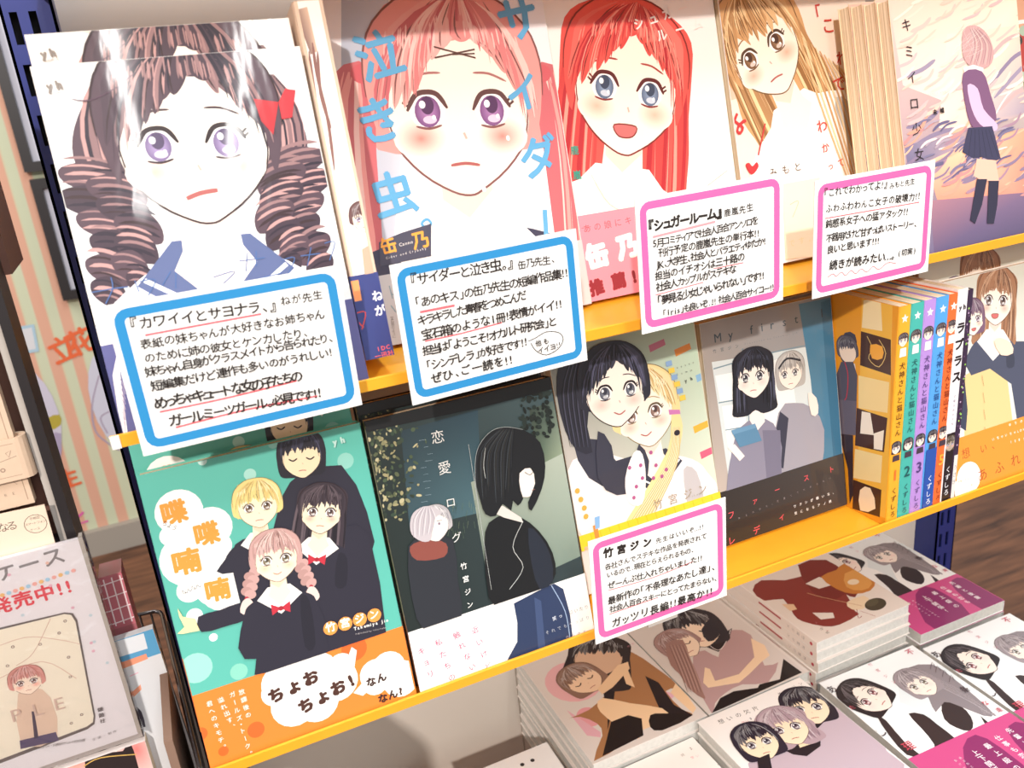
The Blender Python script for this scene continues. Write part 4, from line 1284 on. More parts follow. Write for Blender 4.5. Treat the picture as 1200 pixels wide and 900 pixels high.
  ('d',12.2,109.8,7,7,'fdfbf6',0),
  ('d',23.9,117.6,14,14,'fdfbf6',0),
  ('t','喋',5.4,151.7,23.4,151.6,14,'ee9a40',0.035,0.0,False,1),
  ('t','喋',19.2,134.8,37.7,134.4,14,'ee9a40',0.035,0.0,False,1),
  ('t','喃',3.6,121.4,25.1,120.9,15.5,'ee9a40',0.035,0.0,False,1),
  ('t','喃',16.8,100.8,36.9,100.1,14,'ee9a40',0.035,0.0,False,1),
  ('t','ちょう',6.3,152,12.8,146,3.4,'333333',0.0,0.0,False,1),
  ('t','なんなん',8.2,108.5,18.9,110.2,3.4,'333333',0.0,0.0,False,1),
  ('p','2b2936',[(69.2,141.1),(80.1,156.8),(89.7,159),(111.7,159.1),(121,126.3),(115.4,94.4),(67.2,120.2)],2),
  ('G',(87.9,157.3),(92,186.5),{'hair': '26242e','hair3': '50506a','style': 'bob','closed': True,'skin': 'f6e0bc','blush': None,'strands': 14,'line_c': '201c24'}),
  ('p','2b2936',[(40.3,74.6),(37.3,97.3),(38.7,123.6),(46.6,130.7),(59.1,129.1),(74.4,118),(63.6,55.4)],2),
  ('G',(57.8,134.8),(60.7,164.1),{'hair': 'ecd48a','hair2': 'b89850','hair3': 'f8ecc0','style': 'short','skin': 'fbe8c8','eye': '907048','blush': None,'strands': 22,'body': '2b2936','coll': 'fbf6ee','bl': 3.2,'bw': 1.9}),
  ('p','2b2936',[(67.8,87.3),(77.7,117),(86,124.4),(103.8,121.3),(119.3,112.9),(117,48),(108.5,39.4),(62.5,50.1)],2),
  ('G',(90.1,121.5),(99.4,151),{'hair': '3a3038','hair2': '201a22','hair3': '64565c','style': 'long','L': 2.4,'skin': 'fbe8c8','eye': '806050','strands': 26,'body': '2b2936','coll': 'fbf6ee','bow': 'c03040','bl': 3.8,'bw': 1.9}),
  ('p','2b2936',[(13.3,93.5),(25.8,93.6),(36.7,94.3),(41.5,89.4),(40.2,83.4),(25.4,83),(13.1,84)],2),
  ('p','f6e2a8',[(3.9,102),(5.4,96.2),(11.3,93.1),(12.4,85.3),(3.2,86.4),(0.6,87.3),(5,90),(3.7,96.8)],0),
  ('p','2b2936',[(35.7,48.7),(47.6,85.2),(55.9,91.2),(68.7,91.4),(80.5,80.9),(80.7,49.3),(76.5,42.2)],0),
  ('G',(60.8,100),(64.6,131.8),{'hair': 'c8a09a','hair2': '906860','hair3': 'e4ccc4','style': 'braid','L': 1.2,'skin': 'fdeccc','eye': '988860','strands': 26,'body': '2b2936','coll': 'fbf6ee','bow': 'c03040','bl': 4.6,'bw': 1.7,'mouth': 'smile','blush': 'f6c4a8'}),
  ('d',84.4,62.1,4.4,4.4,'f09a4a',0),
  ('t','竹',80.4,60.7,88.3,60.2,6.4,'fdf8f0',0.03,0.0,False,1),
  ('d',93.5,61.9,4.4,4.4,'f09a4a',0),
  ('t','宮',89.4,60.4,97.4,59.9,6.4,'fdf8f0',0.03,0.0,False,1),
  ('d',102.7,61.6,4.4,4.4,'f09a4a',0),
  ('t','ジ',98.5,60.1,106.6,59.7,6.4,'fdf8f0',0.03,0.0,False,1),
  ('d',111.9,61.3,4.4,4.4,'f09a4a',0),
  ('t','ン',107.8,59.9,116,59.4,6.4,'fdf8f0',0.03,0.0,False,1),
  ('t','Takemiya Jin',97.7,55.9,120,54.5,2.9,'fdfaf4',0.02,0.0,False,1),
  ('t','Published by Ichijinsha',98.1,52.9,117.5,50.7,1.4,'c8c0c0',0.0,0.0,False,1),
  ('t','yh',108.1,172.4,117.7,172.7,5,'b8dcd4',0.05,0.0,False,1),
 ],
 'R2a_band': [
  ('p','f08434',[(0,0),(128,0),(128,182),(0,182)]),
  ('d',29.3,14.9,5,5,'e8662a',0),
  ('d',9.1,9,3,3,'e8662a',0),
  ('d',-0.7,24.1,4,4,'e8662a',0),
  ('d',95.7,43.9,8,8,'e8662a',0),
  ('d',89.8,54.6,6,6,'e8662a',0),
  ('d',119.4,23.8,4,4,'e8662a',0),
  ('d',131.2,40.2,4,4,'e8662a',0),
  ('d',49.6,38,12,12,'fdf8f2',0),
  ('d',53.9,22.2,14,14,'fdf8f2',0),
  ('d',67.4,18.8,13,13,'fdf8f2',0),
  ('d',81.4,27.3,13,13,'fdf8f2',0),
  ('d',70,36.1,14,14,'fdf8f2',0),
  ('d',59.1,34.4,15,15,'fdf8f2',0),
  ('d',44.4,33.2,8,8,'fdf8f2',0),
  ('d',85.9,36,8,8,'fdf8f2',0),
  ('p','fdf8f2',[(94.4,45.5),(97,42.3),(91.9,28),(84.8,30.6)],0),
  ('d',105.2,23.1,10,10,'fdf8f2',0),
  ('d',113.8,24.1,11,11,'fdf8f2',0),
  ('d',120.3,14.6,12,12,'fdf8f2',0),
  ('d',104.1,17.7,8,8,'fdf8f2',0),
  ('p','fdf8f2',[(89.4,16.2),(94.7,12.4),(101.3,15.2),(98.3,22.1)],0),
  ('t','ちょお',39.1,27.4,73.4,32.5,9.6,'4a2c24',0.05,0.0,False,1),
  ('t','ちょお!',54.9,14.4,92.8,21.9,9.6,'4a2c24',0.05,0.0,False,1),
  ('t','なん',98.3,16.9,111.9,17.7,6.4,'3c2620',0.04,0.0,False,1),
  ('t','なん?',103.4,3.8,120.5,4.4,6.4,'3c2620',0.04,0.0,False,1),
  ('t','放課後の',26.5,43.3,27.1,23.1,3.6,'fdf4e8',0.01,0.0,True,1),
  ('t','ガールズ・トーク。',21.2,43.7,22.8,1.1,3.6,'fdf4e8',0.01,0.0,True,1),
  ('t','溢れ出す、',14.1,42.5,17.3,21.3,3.6,'fdf4e8',0.01,0.0,True,1),
  ('t','君へのキモチ。',7.8,42.7,9.6,11.1,3.6,'fdf4e8',0.01,0.0,True,1),
 ],
 'R2b': [
  ('v',[(0,0),(128,0),(128,182),(0,182)],['1c2422','243034','44585c','24302e']),
  ('v',[(21.5,170.7),(73.6,172.2),(64.2,105.3),(14.5,108.1)],['2a3c44','2c4450','46646c','3c545c']),
  ('v',[(60,126.8),(128.8,135.3),(129.8,55.5),(58.4,47.4)],['98a090','a8b0a0','7c8c80','5c6c64']),
  ('v',[(108.7,163.9),(126.7,165.5),(128.9,129.3),(109,125.5)],['38443c','54645c','8c9880','5c6c58']),
  ('d',8.8,127,1.8446,1.176,'8c8c68',0.7472),
  ('d',17.5,172.3,0.6811,0.8691,'4c5c44',0.7397),
  ('d',19.6,174.2,1.153,0.5821,'c0b890',2.6024),
  ('d',1.8,154.9,0.722,1.0175,'5c6448',0.3801),
  ('d',28.6,159.5,2.0362,0.5659,'c0b890',0.4995),
  ('d',-2.1,160.7,1.3628,1.0778,'c0b890',0.6143),
  ('d',10.3,115.5,0.9781,0.7612,'a49c74',0.4979),
  ('d',7.7,168.8,1.031,1.2174,'5c6448',1.7584),
  ('d',19.5,170.9,1.8096,0.8807,'2c382e',0.9474),
  ('d',8.4,147.3,0.5912,1.3751,'4c5c44',0.0686),
  ('d',1.2,178.4,1.0859,0.9785,'a49c74',0.0272),
  ('d',29.2,169.7,1.4979,1.3544,'4c5c44',0.3571),
  ('d',-3.6,151.7,1.9283,0.6509,'2c382e',1.3885),
  ('d',21.3,136.9,1.8755,0.4366,'2c382e',2.8374),
  ('d',5,139.9,1.0439,1.3242,'4c5c44',1.6354),
  ('d',4.7,159,0.9899,1.1988,'2c382e',1.8804),
  ('d',-2.3,150,0.6295,1.0006,'8c8c68',2.7708),
  ('d',13.3,174.6,1.8221,0.8557,'2c382e',1.2653),
  ('d',31.8,170,1.0347,0.6071,'3c4838',2.9439),
  ('d',5.5,142.8,1.5086,1.188,'4c5c44',0.3199),
  ('d',-1.5,126.7,0.7259,1.322,'384a3c',1.8612),
  ('d',2.6,168.6,2.0362,1.0888,'3c4838',0.9531),
  ('d',-7.3,124.7,1.1032,1.3884,'5c6448',2.8794),
  ('d',9.9,137.6,1.8885,0.5801,'3c4838',1.4756),
  ('d',13.5,144.6,1.7576,1.1749,'5c6448',2.0838),
  ('d',-5,139.3,1.0815,1.1045,'384a3c',0.8426),
  ('d',17.9,131.2,2.031,0.7401,'384a3c',0.5359),
  ('d',-6.9,127.8,1.3752,0.6507,'3c4838',2.0149),
  ('d',19.7,133.6,1.0566,1.0441,'2c382e',2.2135),
  ('d',-2.7,128.1,1.9757,0.5725,'2c382e',2.6009),
  ('d',10.5,156.1,1.3469,0.5662,'4c5c44',2.5099),
  ('d',-5.9,122.1,0.9526,0.4788,'3c4838',2.0126),
  ('d',7.3,118.3,0.9843,0.9532,'a49c74',2.6014),
  ('d',8.1,160.8,0.813,0.9864,'8c8c68',1.8722),
  ('d',9.5,166.1,2.0783,1.3798,'8c8c68',0.4972),
  ('d',12.8,119.6,1.0078,0.5815,'5c6448',0.5801),
  ('d',12.6,152.6,1.4443,0.6378,'5c6448',2.7095),
  ('d',5,178.6,2.0234,1.2559,'a49c74',2.5992),
  ('d',-3.7,119.7,0.6517,0.9452,'384a3c',1.0181),
  ('d',11.3,140.2,1.8096,0.8191,'2c382e',2.439),
  ('d',8.4,168.8,1.4022,1.3572,'a49c74',2.904),
  ('d',4.8,140.1,1.814,1.0617,'2c382e',1.1456),
  ('d',9.7,143.2,1.5071,1.2913,'2c382e',1.1275),
  ('d',25.2,146,1.2895,0.8796,'c0b890',2.1249),
  ('d',20.9,164.6,1.6856,0.7008,'384a3c',0.7532),
  ('d',20.3,173.6,1.2868,0.6864,'384a3c',1.4308),
  ('d',10.6,149.1,0.564,0.5364,'384a3c',1.1772),
  ('d',9.6,147.1,0.8896,0.8743,'384a3c',0.1103),
  ('d',20.8,128.5,0.9691,1.008,'384a3c',1.4239),
  ('d',-4.8,140.4,0.5259,0.526,'5c6448',0.847),
  ('d',-2.4,134.3,1.2429,0.761,'8c8c68',2.2351),
  ('d',13.6,138.9,0.5045,0.9532,'8c8c68',2.0572),
  ('d',16.4,163.7,1.7454,0.8277,'a49c74',1.7269),
  ('d',6.5,133.3,1.8739,1.2412,'3c4838',1.4272),
  ('d',-0.2,122.9,1.828,0.4661,'3c4838',2.5088),
  ('d',14.1,132.1,1.4314,1.0484,'a49c74',1.4173),
  ('d',-3.9,137,2.0567,0.9379,'3c4838',1.2767),
  ('d',2.8,145,0.6095,0.63,'8c8c68',2.4588),
  ('d',6.6,176.6,2.0659,1.3983,'a49c74',2.1037),
  ('d',21.7,171.4,0.8508,1.0457,'5c6448',2.8567),
  ('d',-0.4,161.6,0.7396,1.0106,'3c4838',1.2418),
  ('d',7,168,0.5697,0.5082,'c0b890',1.1376),
  ('d',-1.2,143.9,1.9055,0.5343,'a49c74',1.295),
  ('d',-0.3,160.2,1.2833,1.3385,'3c4838',1.1226),
  ('d',20.8,165.2,1.9567,0.9549,'384a3c',1.8626),
  ('d',5.9,161.8,0.9067,1.1506,'c0b890',1.551),
  ('d',3.9,155.5,0.7869,1.1133,'a49c74',1.965),
  ('d',8.3,172.4,0.6459,0.5248,'8c8c68',1.7819),
  ('d',-2.4,150.2,0.6721,0.9307,'2c382e',1.6263),
  ('d',26.7,148.7,2.0114,0.8293,'4c5c44',2.3832),
  ('d',-9.8,124.9,1.813,0.5398,'3c4838',1.8744),
  ('d',3.1,156.8,0.9637,1.3305,'c0b890',2.116),
  ('d',-3.5,135.1,1.5366,1.2045,'2c382e',1.3002),
  ('d',4.5,124.6,1.4482,0.9733,'8c8c68',2.2205),
  ('d',6.2,176.2,0.813,0.89,'c0b890',2.8114),
  ('d',-2.8,138.8,0.5007,0.8702,'2c382e',2.6693),
  ('d',6.9,148.7,0.8066,1.0534,'5c6448',0.2136),
  ('d',1.1,124.4,0.7434,0.6541,'3c4838',0.8323),
  ('d',4.8,163.9,1.9342,0.7443,'3c4838',2.256),
  ('d',7.7,158,1.6003,1.0738,'8c8c68',1.4152),
  ('d',-0.0,137.6,1.2262,0.6399,'384a3c',2.9808),
  ('d',3.4,176.9,1.4196,1.0565,'8c8c68',1.8527),
  ('d',12.4,133.4,1.2489,0.6831,'4c5c44',2.197),
  ('d',4.5,133.2,1.7413,0.5756,'4c5c44',0.6263),
  ('d',11.7,130.7,0.51,0.4609,'384a3c',2.3378),
  ('d',1.8,153.6,0.5532,1.2355,'8c8c68',2.5118),
  ('d',24.6,127.7,1.9381,0.8912,'c0b890',2.8072),
  ('d',14.5,172.9,1.5308,0.8974,'c0b890',2.3446),
  ('d',22.5,145.8,1.9001,1.3501,'8c8c68',0.5835),
  ('d',1,135.6,0.8009,0.6337,'a49c74',2.7808),
  ('d',-9.2,119.9,1.4573,1.2568,'4c5c44',0.6432),
  ('d',7.2,177,1.2785,0.9714,'2c382e',1.1299),
  ('d',6.7,120,1.6018,1.2915,'384a3c',2.999),
  ('d',11.2,141.9,0.9987,0.4876,'4c5c44',2.3172),
  ('d',5.1,170.4,1.2546,1.0972,'5c6448',2.3964),
  ('d',0.8,118.2,0.9413,0.8927,'c0b890',0.7463),
  ('d',-2.1,124.5,0.615,1.1695,'5c6448',1.1396),
  ('d',16.9,126.4,1.9337,1.0541,'8c8c68',2.2792),
  ('d',5.3,126.6,1.6648,1.1012,'8c8c68',0.8031),
  ('d',-1.5,128.9,1.3991,0.7213,'a49c74',0.9193),
  ('d',8.5,157.3,0.6016,1.1638,'8c8c68',1.6717),
  ('d',14,174.7,2.0513,1.2265,'8c8c68',1.3079),
  ('d',3,178,0.7005,0.6012,'a49c74',1.0747),
  ('d',35.7,160.6,1.6629,0.4953,'4c5c44',1.5909),
  ('d',6.8,150,1.7716,0.5182,'a49c74',0.9512),
  ('d',10.3,118.8,1.454,0.5715,'3c4838',0.1453),
  ('d',-0.2,150.1,1.4536,0.5036,'3c4838',2.4428),
  ('d',3.7,152.5,0.8321,0.4011,'8c8c68',2.7269),
  ('d',-0.9,157.8,0.845,0.677,'3c4838',0.6035),
  ('d',17.3,139.7,1.7233,1.1852,'2c382e',1.0999),
  ('d',2.8,137.2,1.489,0.8009,'8c8c68',0.4292),
  ('d',16.2,122.6,1.1105,0.4938,'3c4838',1.191),
  ('d',-9.7,124.2,1.2634,0.8701,'2c382e',1.6013),
  ('d',12.1,171.1,1.1023,0.4101,'c0b890',1.5352),
  ('d',4.5,154.2,1.5847,1.0102,'2c382e',1.5408),
  ('d',0.0,148.3,1.2196,1.1876,'a49c74',1.7381),
  ('d',17.7,171.6,1.7779,0.7628,'4c5c44',1.7807),
  ('d',0.4,136.8,0.9547,0.4777,'c0b890',0.2618),
  ('d',3.8,130.7,0.9909,1.3292,'a49c74',0.8238),
  ('d',7.7,132.5,0.5605,0.4883,'5c6448',2.8855),
  ('d',-4.3,130.3,1.2729,0.4919,'c0b890',0.3632),
  ('d',10.1,155.8,1.1295,0.403,'a49c74',1.1705),
  ('d',-0.5,122.9,1.1187,0.5089,'2c382e',2.0664),
  ('d',13.7,141.3,0.8984,0.5001,'2c382e',0.8816),
  ('d',8.1,173,0.6227,0.813,'4c5c44',0.5563),
  ('d',18.4,133.4,1.167,0.8254,'a49c74',1.5863),
  ('d',8.1,160.1,0.7996,0.4305,'2c382e',0.3468),
  ('d',1.4,144,1.1941,0.7261,'4c5c44',0.3069),
  ('d',3.4,174.2,0.7203,0.9193,'3c4838',0.2184),
  ('d',11.8,165,1.5323,1.3267,'3c4838',0.6872),
  ('d',4.7,148.6,0.5025,1.0724,'5c6448',0.3348),
  ('d',23.9,152.6,1.4852,0.5049,'2c382e',2.2742),
  ('d',-6.2,130.7,1.0845,1.2142,'5c6448',0.5865),
  ('d',24.4,153.2,1.2339,1.0805,'4c5c44',2.2288),
  ('d',7.5,143.6,0.509,1.3804,'a49c74',2.8863),
  ('d',7.2,169.7,1.2928,1.3627,'8c8c68',2.8351),
  ('d',14.7,130.2,0.5253,1.2095,'384a3c',2.9972),
  ('d',2.9,131.5,1.9694,0.7821,'c0b890',0.8718),
  ('d',14.3,125.9,0.9736,0.7369,'5c6448',2.544),
  ('d',-4.8,148.4,0.8525,1.386,'8c8c68',0.8132),
  ('d',-9,121,1.1919,0.5799,'3c4838',2.5315),
  ('d',-1.2,126,0.6469,0.7558,'c0b890',2.4323),
  ('d',21.9,151.4,0.5341,0.9623,'8c8c68',2.8703),
  ('d',-8.5,127.2,0.585,0.6186,'5c6448',2.9229),
  ('d',15.8,170.6,1.4574,1.2392,'384a3c',1.4111),
  ('d',6.9,176.7,1.1283,1.1784,'4c5c44',1.3041),
  ('d',19.8,133.7,0.845,0.8216,'8c8c68',2.1698),
  ('d',8.8,125.9,1.9646,0.7785,'a49c74',2.9972),
  ('d',0.8,170.3,1.1754,1.3721,'c0b890',2.9825),
  ('d',29.8,158.7,0.805,0.5393,'a49c74',1.0902),
  ('d',12.6,127.6,0.6231,1.0874,'3c4838',0.1077),
  ('d',-3.3,155,0.8144,0.4185,'4c5c44',2.4849),
  ('d',18.9,166.6,0.6236,0.7648,'c0b890',1.8568),
  ('d',6,177.5,0.6369,0.5314,'a49c74',1.9616),
  ('d',2.9,160.7,0.9538,0.5058,'5c6448',1.1983),
  ('d',6.4,159.1,1.3761,0.8434,'3c4838',2.6124),
  ('d',9,176.5,1.6703,0.5336,'8c8c68',1.4435),
  ('d',-5.6,136.8,0.5243,0.6113,'8c8c68',0.6973),
  ('d',-0.1,160.6,0.5613,0.7855,'c0b890',1.0373),
  ('d',11.6,175.7,1.2033,0.5025,'384a3c',0.3703),
  ('d',13.7,159,2.0808,0.7018,'a49c74',0.4999),
  ('d',0.3,120.6,1.5315,0.4552,'5c6448',0.6362),
  ('d',-0.1,147.5,1.8275,0.538,'2c382e',1.0529),
  ('d',-0.2,148.8,1.4069,0.4422,'c0b890',2.2262),
  ('d',19.4,151.3,0.9213,0.6757,'2c382e',2.3511),
  ('d',12.6,129.5,0.9021,0.4248,'384a3c',0.757),
  ('d',5.6,133.9,1.9643,1.2364,'3c4838',1.7816),
  ('d',16.8,139.7,1.3979,0.4096,'2c382e',0.1299),
  ('d',-1.8,125.1,0.5416,0.8114,'8c8c68',1.2378),
  ('d',10.1,143.7,1.4793,0.6215,'3c4838',2.8471),
  ('d',-3,137.5,0.5681,1.1158,'5c6448',0.9115),
  ('d',-1.7,147.2,2.0303,1.0798,'5c6448',0.8201),
  ('d',6.1,149.7,0.5024,1.1582,'384a3c',1.5473),
  ('d',-2.8,123.4,1.1094,1.056,'3c4838',2.8302),
  ('d',3.6,150.1,1.0644,0.4791,'4c5c44',1.2756),
  ('d',12.2,137.3,0.7797,0.5388,'a49c74',1.4736),
  ('d',0.4,143.6,0.7321,0.6678,'8c8c68',1.4813),
  ('d',9.4,143.5,1.3885,1.0624,'c0b890',1.2588),
  ('d',3.7,160.5,0.8137,0.8254,'5c6448',2.5381),
  ('d',22.3,141.3,1.507,1.0406,'3c4838',2.8686),
  ('d',15.9,154.6,1.8932,0.6846,'5c6448',2.2674),
  ('d',15.9,164.6,0.7755,0.7347,'a49c74',2.2975),
  ('d',13.9,119.9,0.6031,1.1169,'384a3c',1.2316),
  ('d',7.6,122.6,0.6059,0.4689,'5c6448',0.1181),
  ('d',9.3,116.3,0.6667,0.8161,'a49c74',0.6786),
  ('d',14.4,174.6,1.5425,1.0816,'384a3c',0.9699),
  ('d',0.5,155.8,1.7299,0.5148,'4c5c44',1.6122),
  ('d',4.8,173.4,1.2,0.6722,'a49c74',1.6528),
  ('d',14,163.2,1.1108,1.0339,'4c5c44',2.7562),
  ('d',-0.0,159.4,0.7232,0.4536,'5c6448',2.817),
  ('d',5.5,120.1,0.9546,1.1442,'384a3c',0.7687),
  ('d',-1.1,150.5,0.7147,0.6027,'5c6448',2.085),
  ('d',-10,119.4,0.8996,1.0426,'4c5c44',2.158),
  ('d',4.9,162.5,1.8717,0.5632,'3c4838',2.0962),
  ('d',13.5,160.6,1.6164,0.9425,'2c382e',1.6664),
  ('d',10.6,164.2,1.0384,0.9917,'8c8c68',1.9173),
  ('d',19.9,115.8,1.4686,0.4579,'384a3c',0.8659),
  ('d',-3,147.6,1.1634,1.3764,'384a3c',0.3847),
  ('d',6.2,132.1,1.28,0.5596,'8c8c68',2.8907),
  ('d',16.6,149.2,1.1733,1.2377,'384a3c',2.0273),
  ('d',7.8,145.9,0.7549,0.8945,'8c8c68',0.0036),
  ('d',11.7,126.5,1.8394,0.4432,'3c4838',1.6057),
  ('d',6.2,165.6,1.8642,0.6382,'4c5c44',2.4874),
  ('d',-5.6,140.3,1.1682,1.2634,'a49c74',1.9368),
  ('d',7.1,163.2,1.6895,0.9038,'5c6448',1.3046),
  ('d',2.4,160,1.0965,0.9968,'5c6448',2.2729),
  ('d',21.6,170.7,1.349,0.4026,'384a3c',1.2772),
  ('d',3.2,149.8,1.7258,0.5063,'c0b890',1.3743),
  ('d',20,144.5,0.5397,1.1953,'5c6448',2.3022),
  ('d',3.6,139.5,0.5324,1.2845,'c0b890',2.9686),
  ('d',-1.2,158.8,1.3545,1.2876,'5c6448',0.5165),
  ('d',1.6,154.5,1.1859,0.7,'8c8c68',2.1864),
  ('d',-3.7,120.4,1.6028,0.617,'a49c74',1.2079),
  ('d',1.5,151.1,2.0375,0.6739,'a49c74',1.5745),
  ('d',-2.3,127.4,1.7204,1.2707,'384a3c',2.7514),
  ('d',12.9,126,1.8183,1.2997,'a49c74',1.6821),
  ('d',3.2,132.6,1.0239,0.6504,'c0b890',2.0457),
  ('d',13.1,127.5,1.8139,1.3699,'c0b890',0.4834),
  ('d',11.4,149.6,1.5037,0.5821,'4c5c44',1.6326),
  ('d',9.7,132.6,1.6885,1.1009,'5c6448',1.3998),
  ('d',7.2,131.9,1.2804,0.7676,'5c6448',2.9646),
  ('d',20.1,128.5,1.7112,0.8777,'2c382e',2.41),
  ('d',25.4,134.6,0.7731,0.8265,'a49c74',1.321),
  ('d',1,127.4,1.2686,0.5092,'c0b890',1.5422),
  ('d',3.2,173.8,0.6509,1.1302,'2c382e',1.2219),
  ('d',14,156.1,0.9953,1.0777,'8c8c68',0.3705),
  ('d',-0.5,139.5,0.5651,0.9131,'5c6448',1.4085),
  ('d',-3.3,152.8,1.1787,1.0161,'4c5c44',1.7172),
  ('d',7.8,121.8,1.444,0.4728,'5c6448',1.1296),
  ('d',-0.4,153.9,1.0533,1.345,'4c5c44',0.2638),
  ('d',-1.6,137.2,1.02,1.2302,'3c4838',1.4896),
  ('d',9.3,175.3,1.6206,1.3307,'3c4838',1.7848),
  ('d',5.3,149.5,1.3213,0.4935,'2c382e',1.5313),
  ('d',-1.5,124.3,1.5509,1.0151,'a49c74',1.2165),
  ('d',2.9,151.5,0.9896,0.7652,'8c8c68',1.8099),
  ('d',-2.4,143.3,0.5149,0.5431,'4c5c44',0.9159),
  ('d',10.5,132.7,0.608,0.4814,'8c8c68',1.8798),
  ('d',5.9,160.5,0.5548,0.8566,'c0b890',0.485),
  ('d',6.2,146.1,1.8468,1.0194,'a49c74',2.5425),
  ('d',18.8,164,2.0948,1.2495,'3c4838',0.2655),
  ('d',0.7,121.2,2.0085,1.3402,'2c382e',1.1706),
  ('d',-4.8,126.9,0.7083,1.1475,'384a3c',2.1817),
  ('d',10.6,166.3,0.5152,1.0835,'a49c74',0.9464),
  ('d',2.1,167.1,1.1998,1.0136,'4c5c44',1.3635),
  ('d',-7.8,130.2,0.8899,0.8993,'a49c74',1.7428),
  ('d',-1,148.4,1.7458,0.7064,'5c6448',1.0162),
  ('d',-3.6,121.6,0.8139,0.4331,'8c8c68',1.4262),
  ('d',4.5,165.9,2.0881,0.7301,'c0b890',0.9433),
  ('d',-5.4,137.2,0.6739,1.0935,'c0b890',0.3587),
  ('d',-7.7,125,1.7355,1.2952,'5c6448',1.7534),
  ('d',9.2,156.3,0.7706,0.67,'a49c74',0.1963),
  ('d',5.6,167.4,1.8413,1.1671,'3c4838',1.4095),
  ('d',-7.3,134.6,1.1133,0.9732,'c0b890',0.8473),
  ('d',5.8,176.1,0.5057,0.5474,'384a3c',2.2241),
  ('d',9.8,162.2,0.5106,1.0966,'3c4838',0.0058),
  ('d',-4.5,121.1,1.0652,0.6678,'a49c74',0.6466),
  ('d',6.2,149.7,1.447,0.5987,'8c8c68',2.7302),
  ('d',10.7,141.4,0.8655,0.6053,'5c6448',1.9932),
  ('d',2.6,132.9,1.7155,0.5693,'c0b890',1.8179),
  ('d',-0.2,141.1,0.855,0.8392,'3c4838',0.9181),
  ('l','3c5044',0.6,[(34,104.7),(34.8,109.1)],0,0.8,False),
  ('l','3c5044',0.6,[(45.9,112.9),(47,117.2)],0,0.8,False),
  ('l','5c7058',0.6,[(42.9,94),(43.3,98.6)],0,0.8,False),
  ('l','3c5044',0.6,[(44.1,101.6),(45.6,105.8)],0,0.8,False),
  ('l','3c5044',0.6,[(37.1,98.2),(38.2,102.6)],0,0.8,False),
  ('l','3c5044',0.6,[(38.5,112.7),(39.5,117.1)],0,0.8,False),
  ('l','5c7058',0.6,[(34.2,116.1),(36,120.2)],0,0.8,False),
  ('l','5c7058',0.6,[(31.8,106.5),(32.2,111)],0,0.8,False),
  ('l','7c8c6c',0.6,[(31.8,109.9),(31.8,114.5)],0,0.8,False),
  ('l','3c5044',0.6,[(36.8,101.6),(37.1,106.2)],0,0.8,False),
  ('l','7c8c6c',0.6,[(44.1,93.7),(44.9,98.1)],0,0.8,False),
  ('l','7c8c6c',0.6,[(34.6,107.3),(36.6,111.3)],0,0.8,False),
  ('l','7c8c6c',0.6,[(37.8,96.8),(39.6,100.9)],0,0.8,False),
  ('l','7c8c6c',0.6,[(26,98.1),(27.1,102.4)],0,0.8,False),
  ('l','3c5044',0.6,[(27.5,108.7),(27.9,113.2)],0,0.8,False),
  ('l','7c8c6c',0.6,[(44.1,111.6),(45.2,115.9)],0,0.8,False),
  ('l','7c8c6c',0.6,[(45.7,99.6),(47,103.9)],0,0.8,False),
  ('l','5c7058',0.6,[(48.7,97.9),(49.7,102.3)],0,0.8,False),
  ('l','7c8c6c',0.6,[(51.5,98.1),(52.9,102.4)],0,0.8,False),
  ('l','3c5044',0.6,[(33.6,107.3),(35.2,111.4)],0,0.8,False),
  ('l','7c8c6c',0.6,[(30.5,100.8),(32.3,104.9)],0,0.8,False),
  ('l','5c7058',0.6,[(40.4,103.6),(40.9,108.1)],0,0.8,False),
  ('l','5c7058',0.6,[(47.8,92.3),(47.8,97)],0,0.8,False),
  ('l','3c5044',0.6,[(40.9,105.7),(42.4,109.9)],0,0.8,False),
  ('l','7c8c6c',0.6,[(56.2,108.8),(57.5,113.1)],0,0.8,False),
  ('l','5c7058',0.6,[(50.2,110.7),(51.7,114.9)],0,0.8,False),
  ('l','7c8c6c',0.6,[(55.5,110.9),(56.2,115.3)],0,0.8,False),
  ('l','5c7058',0.6,[(33.8,115.8),(34.3,120.2)],0,0.8,False),
  ('l','3c5044',0.6,[(51.5,101.1),(52.4,105.6)],0,0.8,False),
  ('l','5c7058',0.6,[(51.9,105.5),(53.8,109.6)],0,0.8,False),
  ('l','3c5044',0.6,[(42.4,104.7),(44.1,108.8)],0,0.8,False),
  ('l','3c5044',0.6,[(35.5,100.3),(36,104.8)],0,0.8,False),
  ('l','5c7058',0.6,[(44.6,114.5),(45.5,118.9)],0,0.8,False),
  ('l','5c7058',0.6,[(32.3,96.5),(33.9,100.7)],0,0.8,False),
  ('l','3c5044',0.6,[(33.3,103.3),(34.1,107.7)],0,0.8,False),
  ('l','7c8c6c',0.6,[(57.9,106.3),(58.2,110.9)],0,0.8,False),
  ('l','5c7058',0.6,[(40.2,116.7),(41.7,120.9)],0,0.8,False),
  ('l','5c7058',0.6,[(34.8,111.7),(36.6,115.7)],0,0.8,False),
  ('l','7c8c6c',0.6,[(38.8,111.4),(38.8,116)],0,0.8,False),
  ('l','3c5044',0.6,[(45.6,109.3),(46.5,113.7)],0,0.8,False),
  ('l','5c7058',0.6,[(36.5,114.5),(36.5,119.1)],0,0.8,False),
  ('l','5c7058',0.6,[(37.5,114.1),(38,118.6)],0,0.8,False),
  ('l','3c5044',0.6,[(59.6,110.2),(60.3,114.7)],0,0.8,False),
  ('l','3c5044',0.6,[(27.2,114.5),(28.6,118.6)],0,0.8,False),
  ('l','5c7058',0.6,[(49.2,95.3),(49.6,99.8)],0,0.8,False),
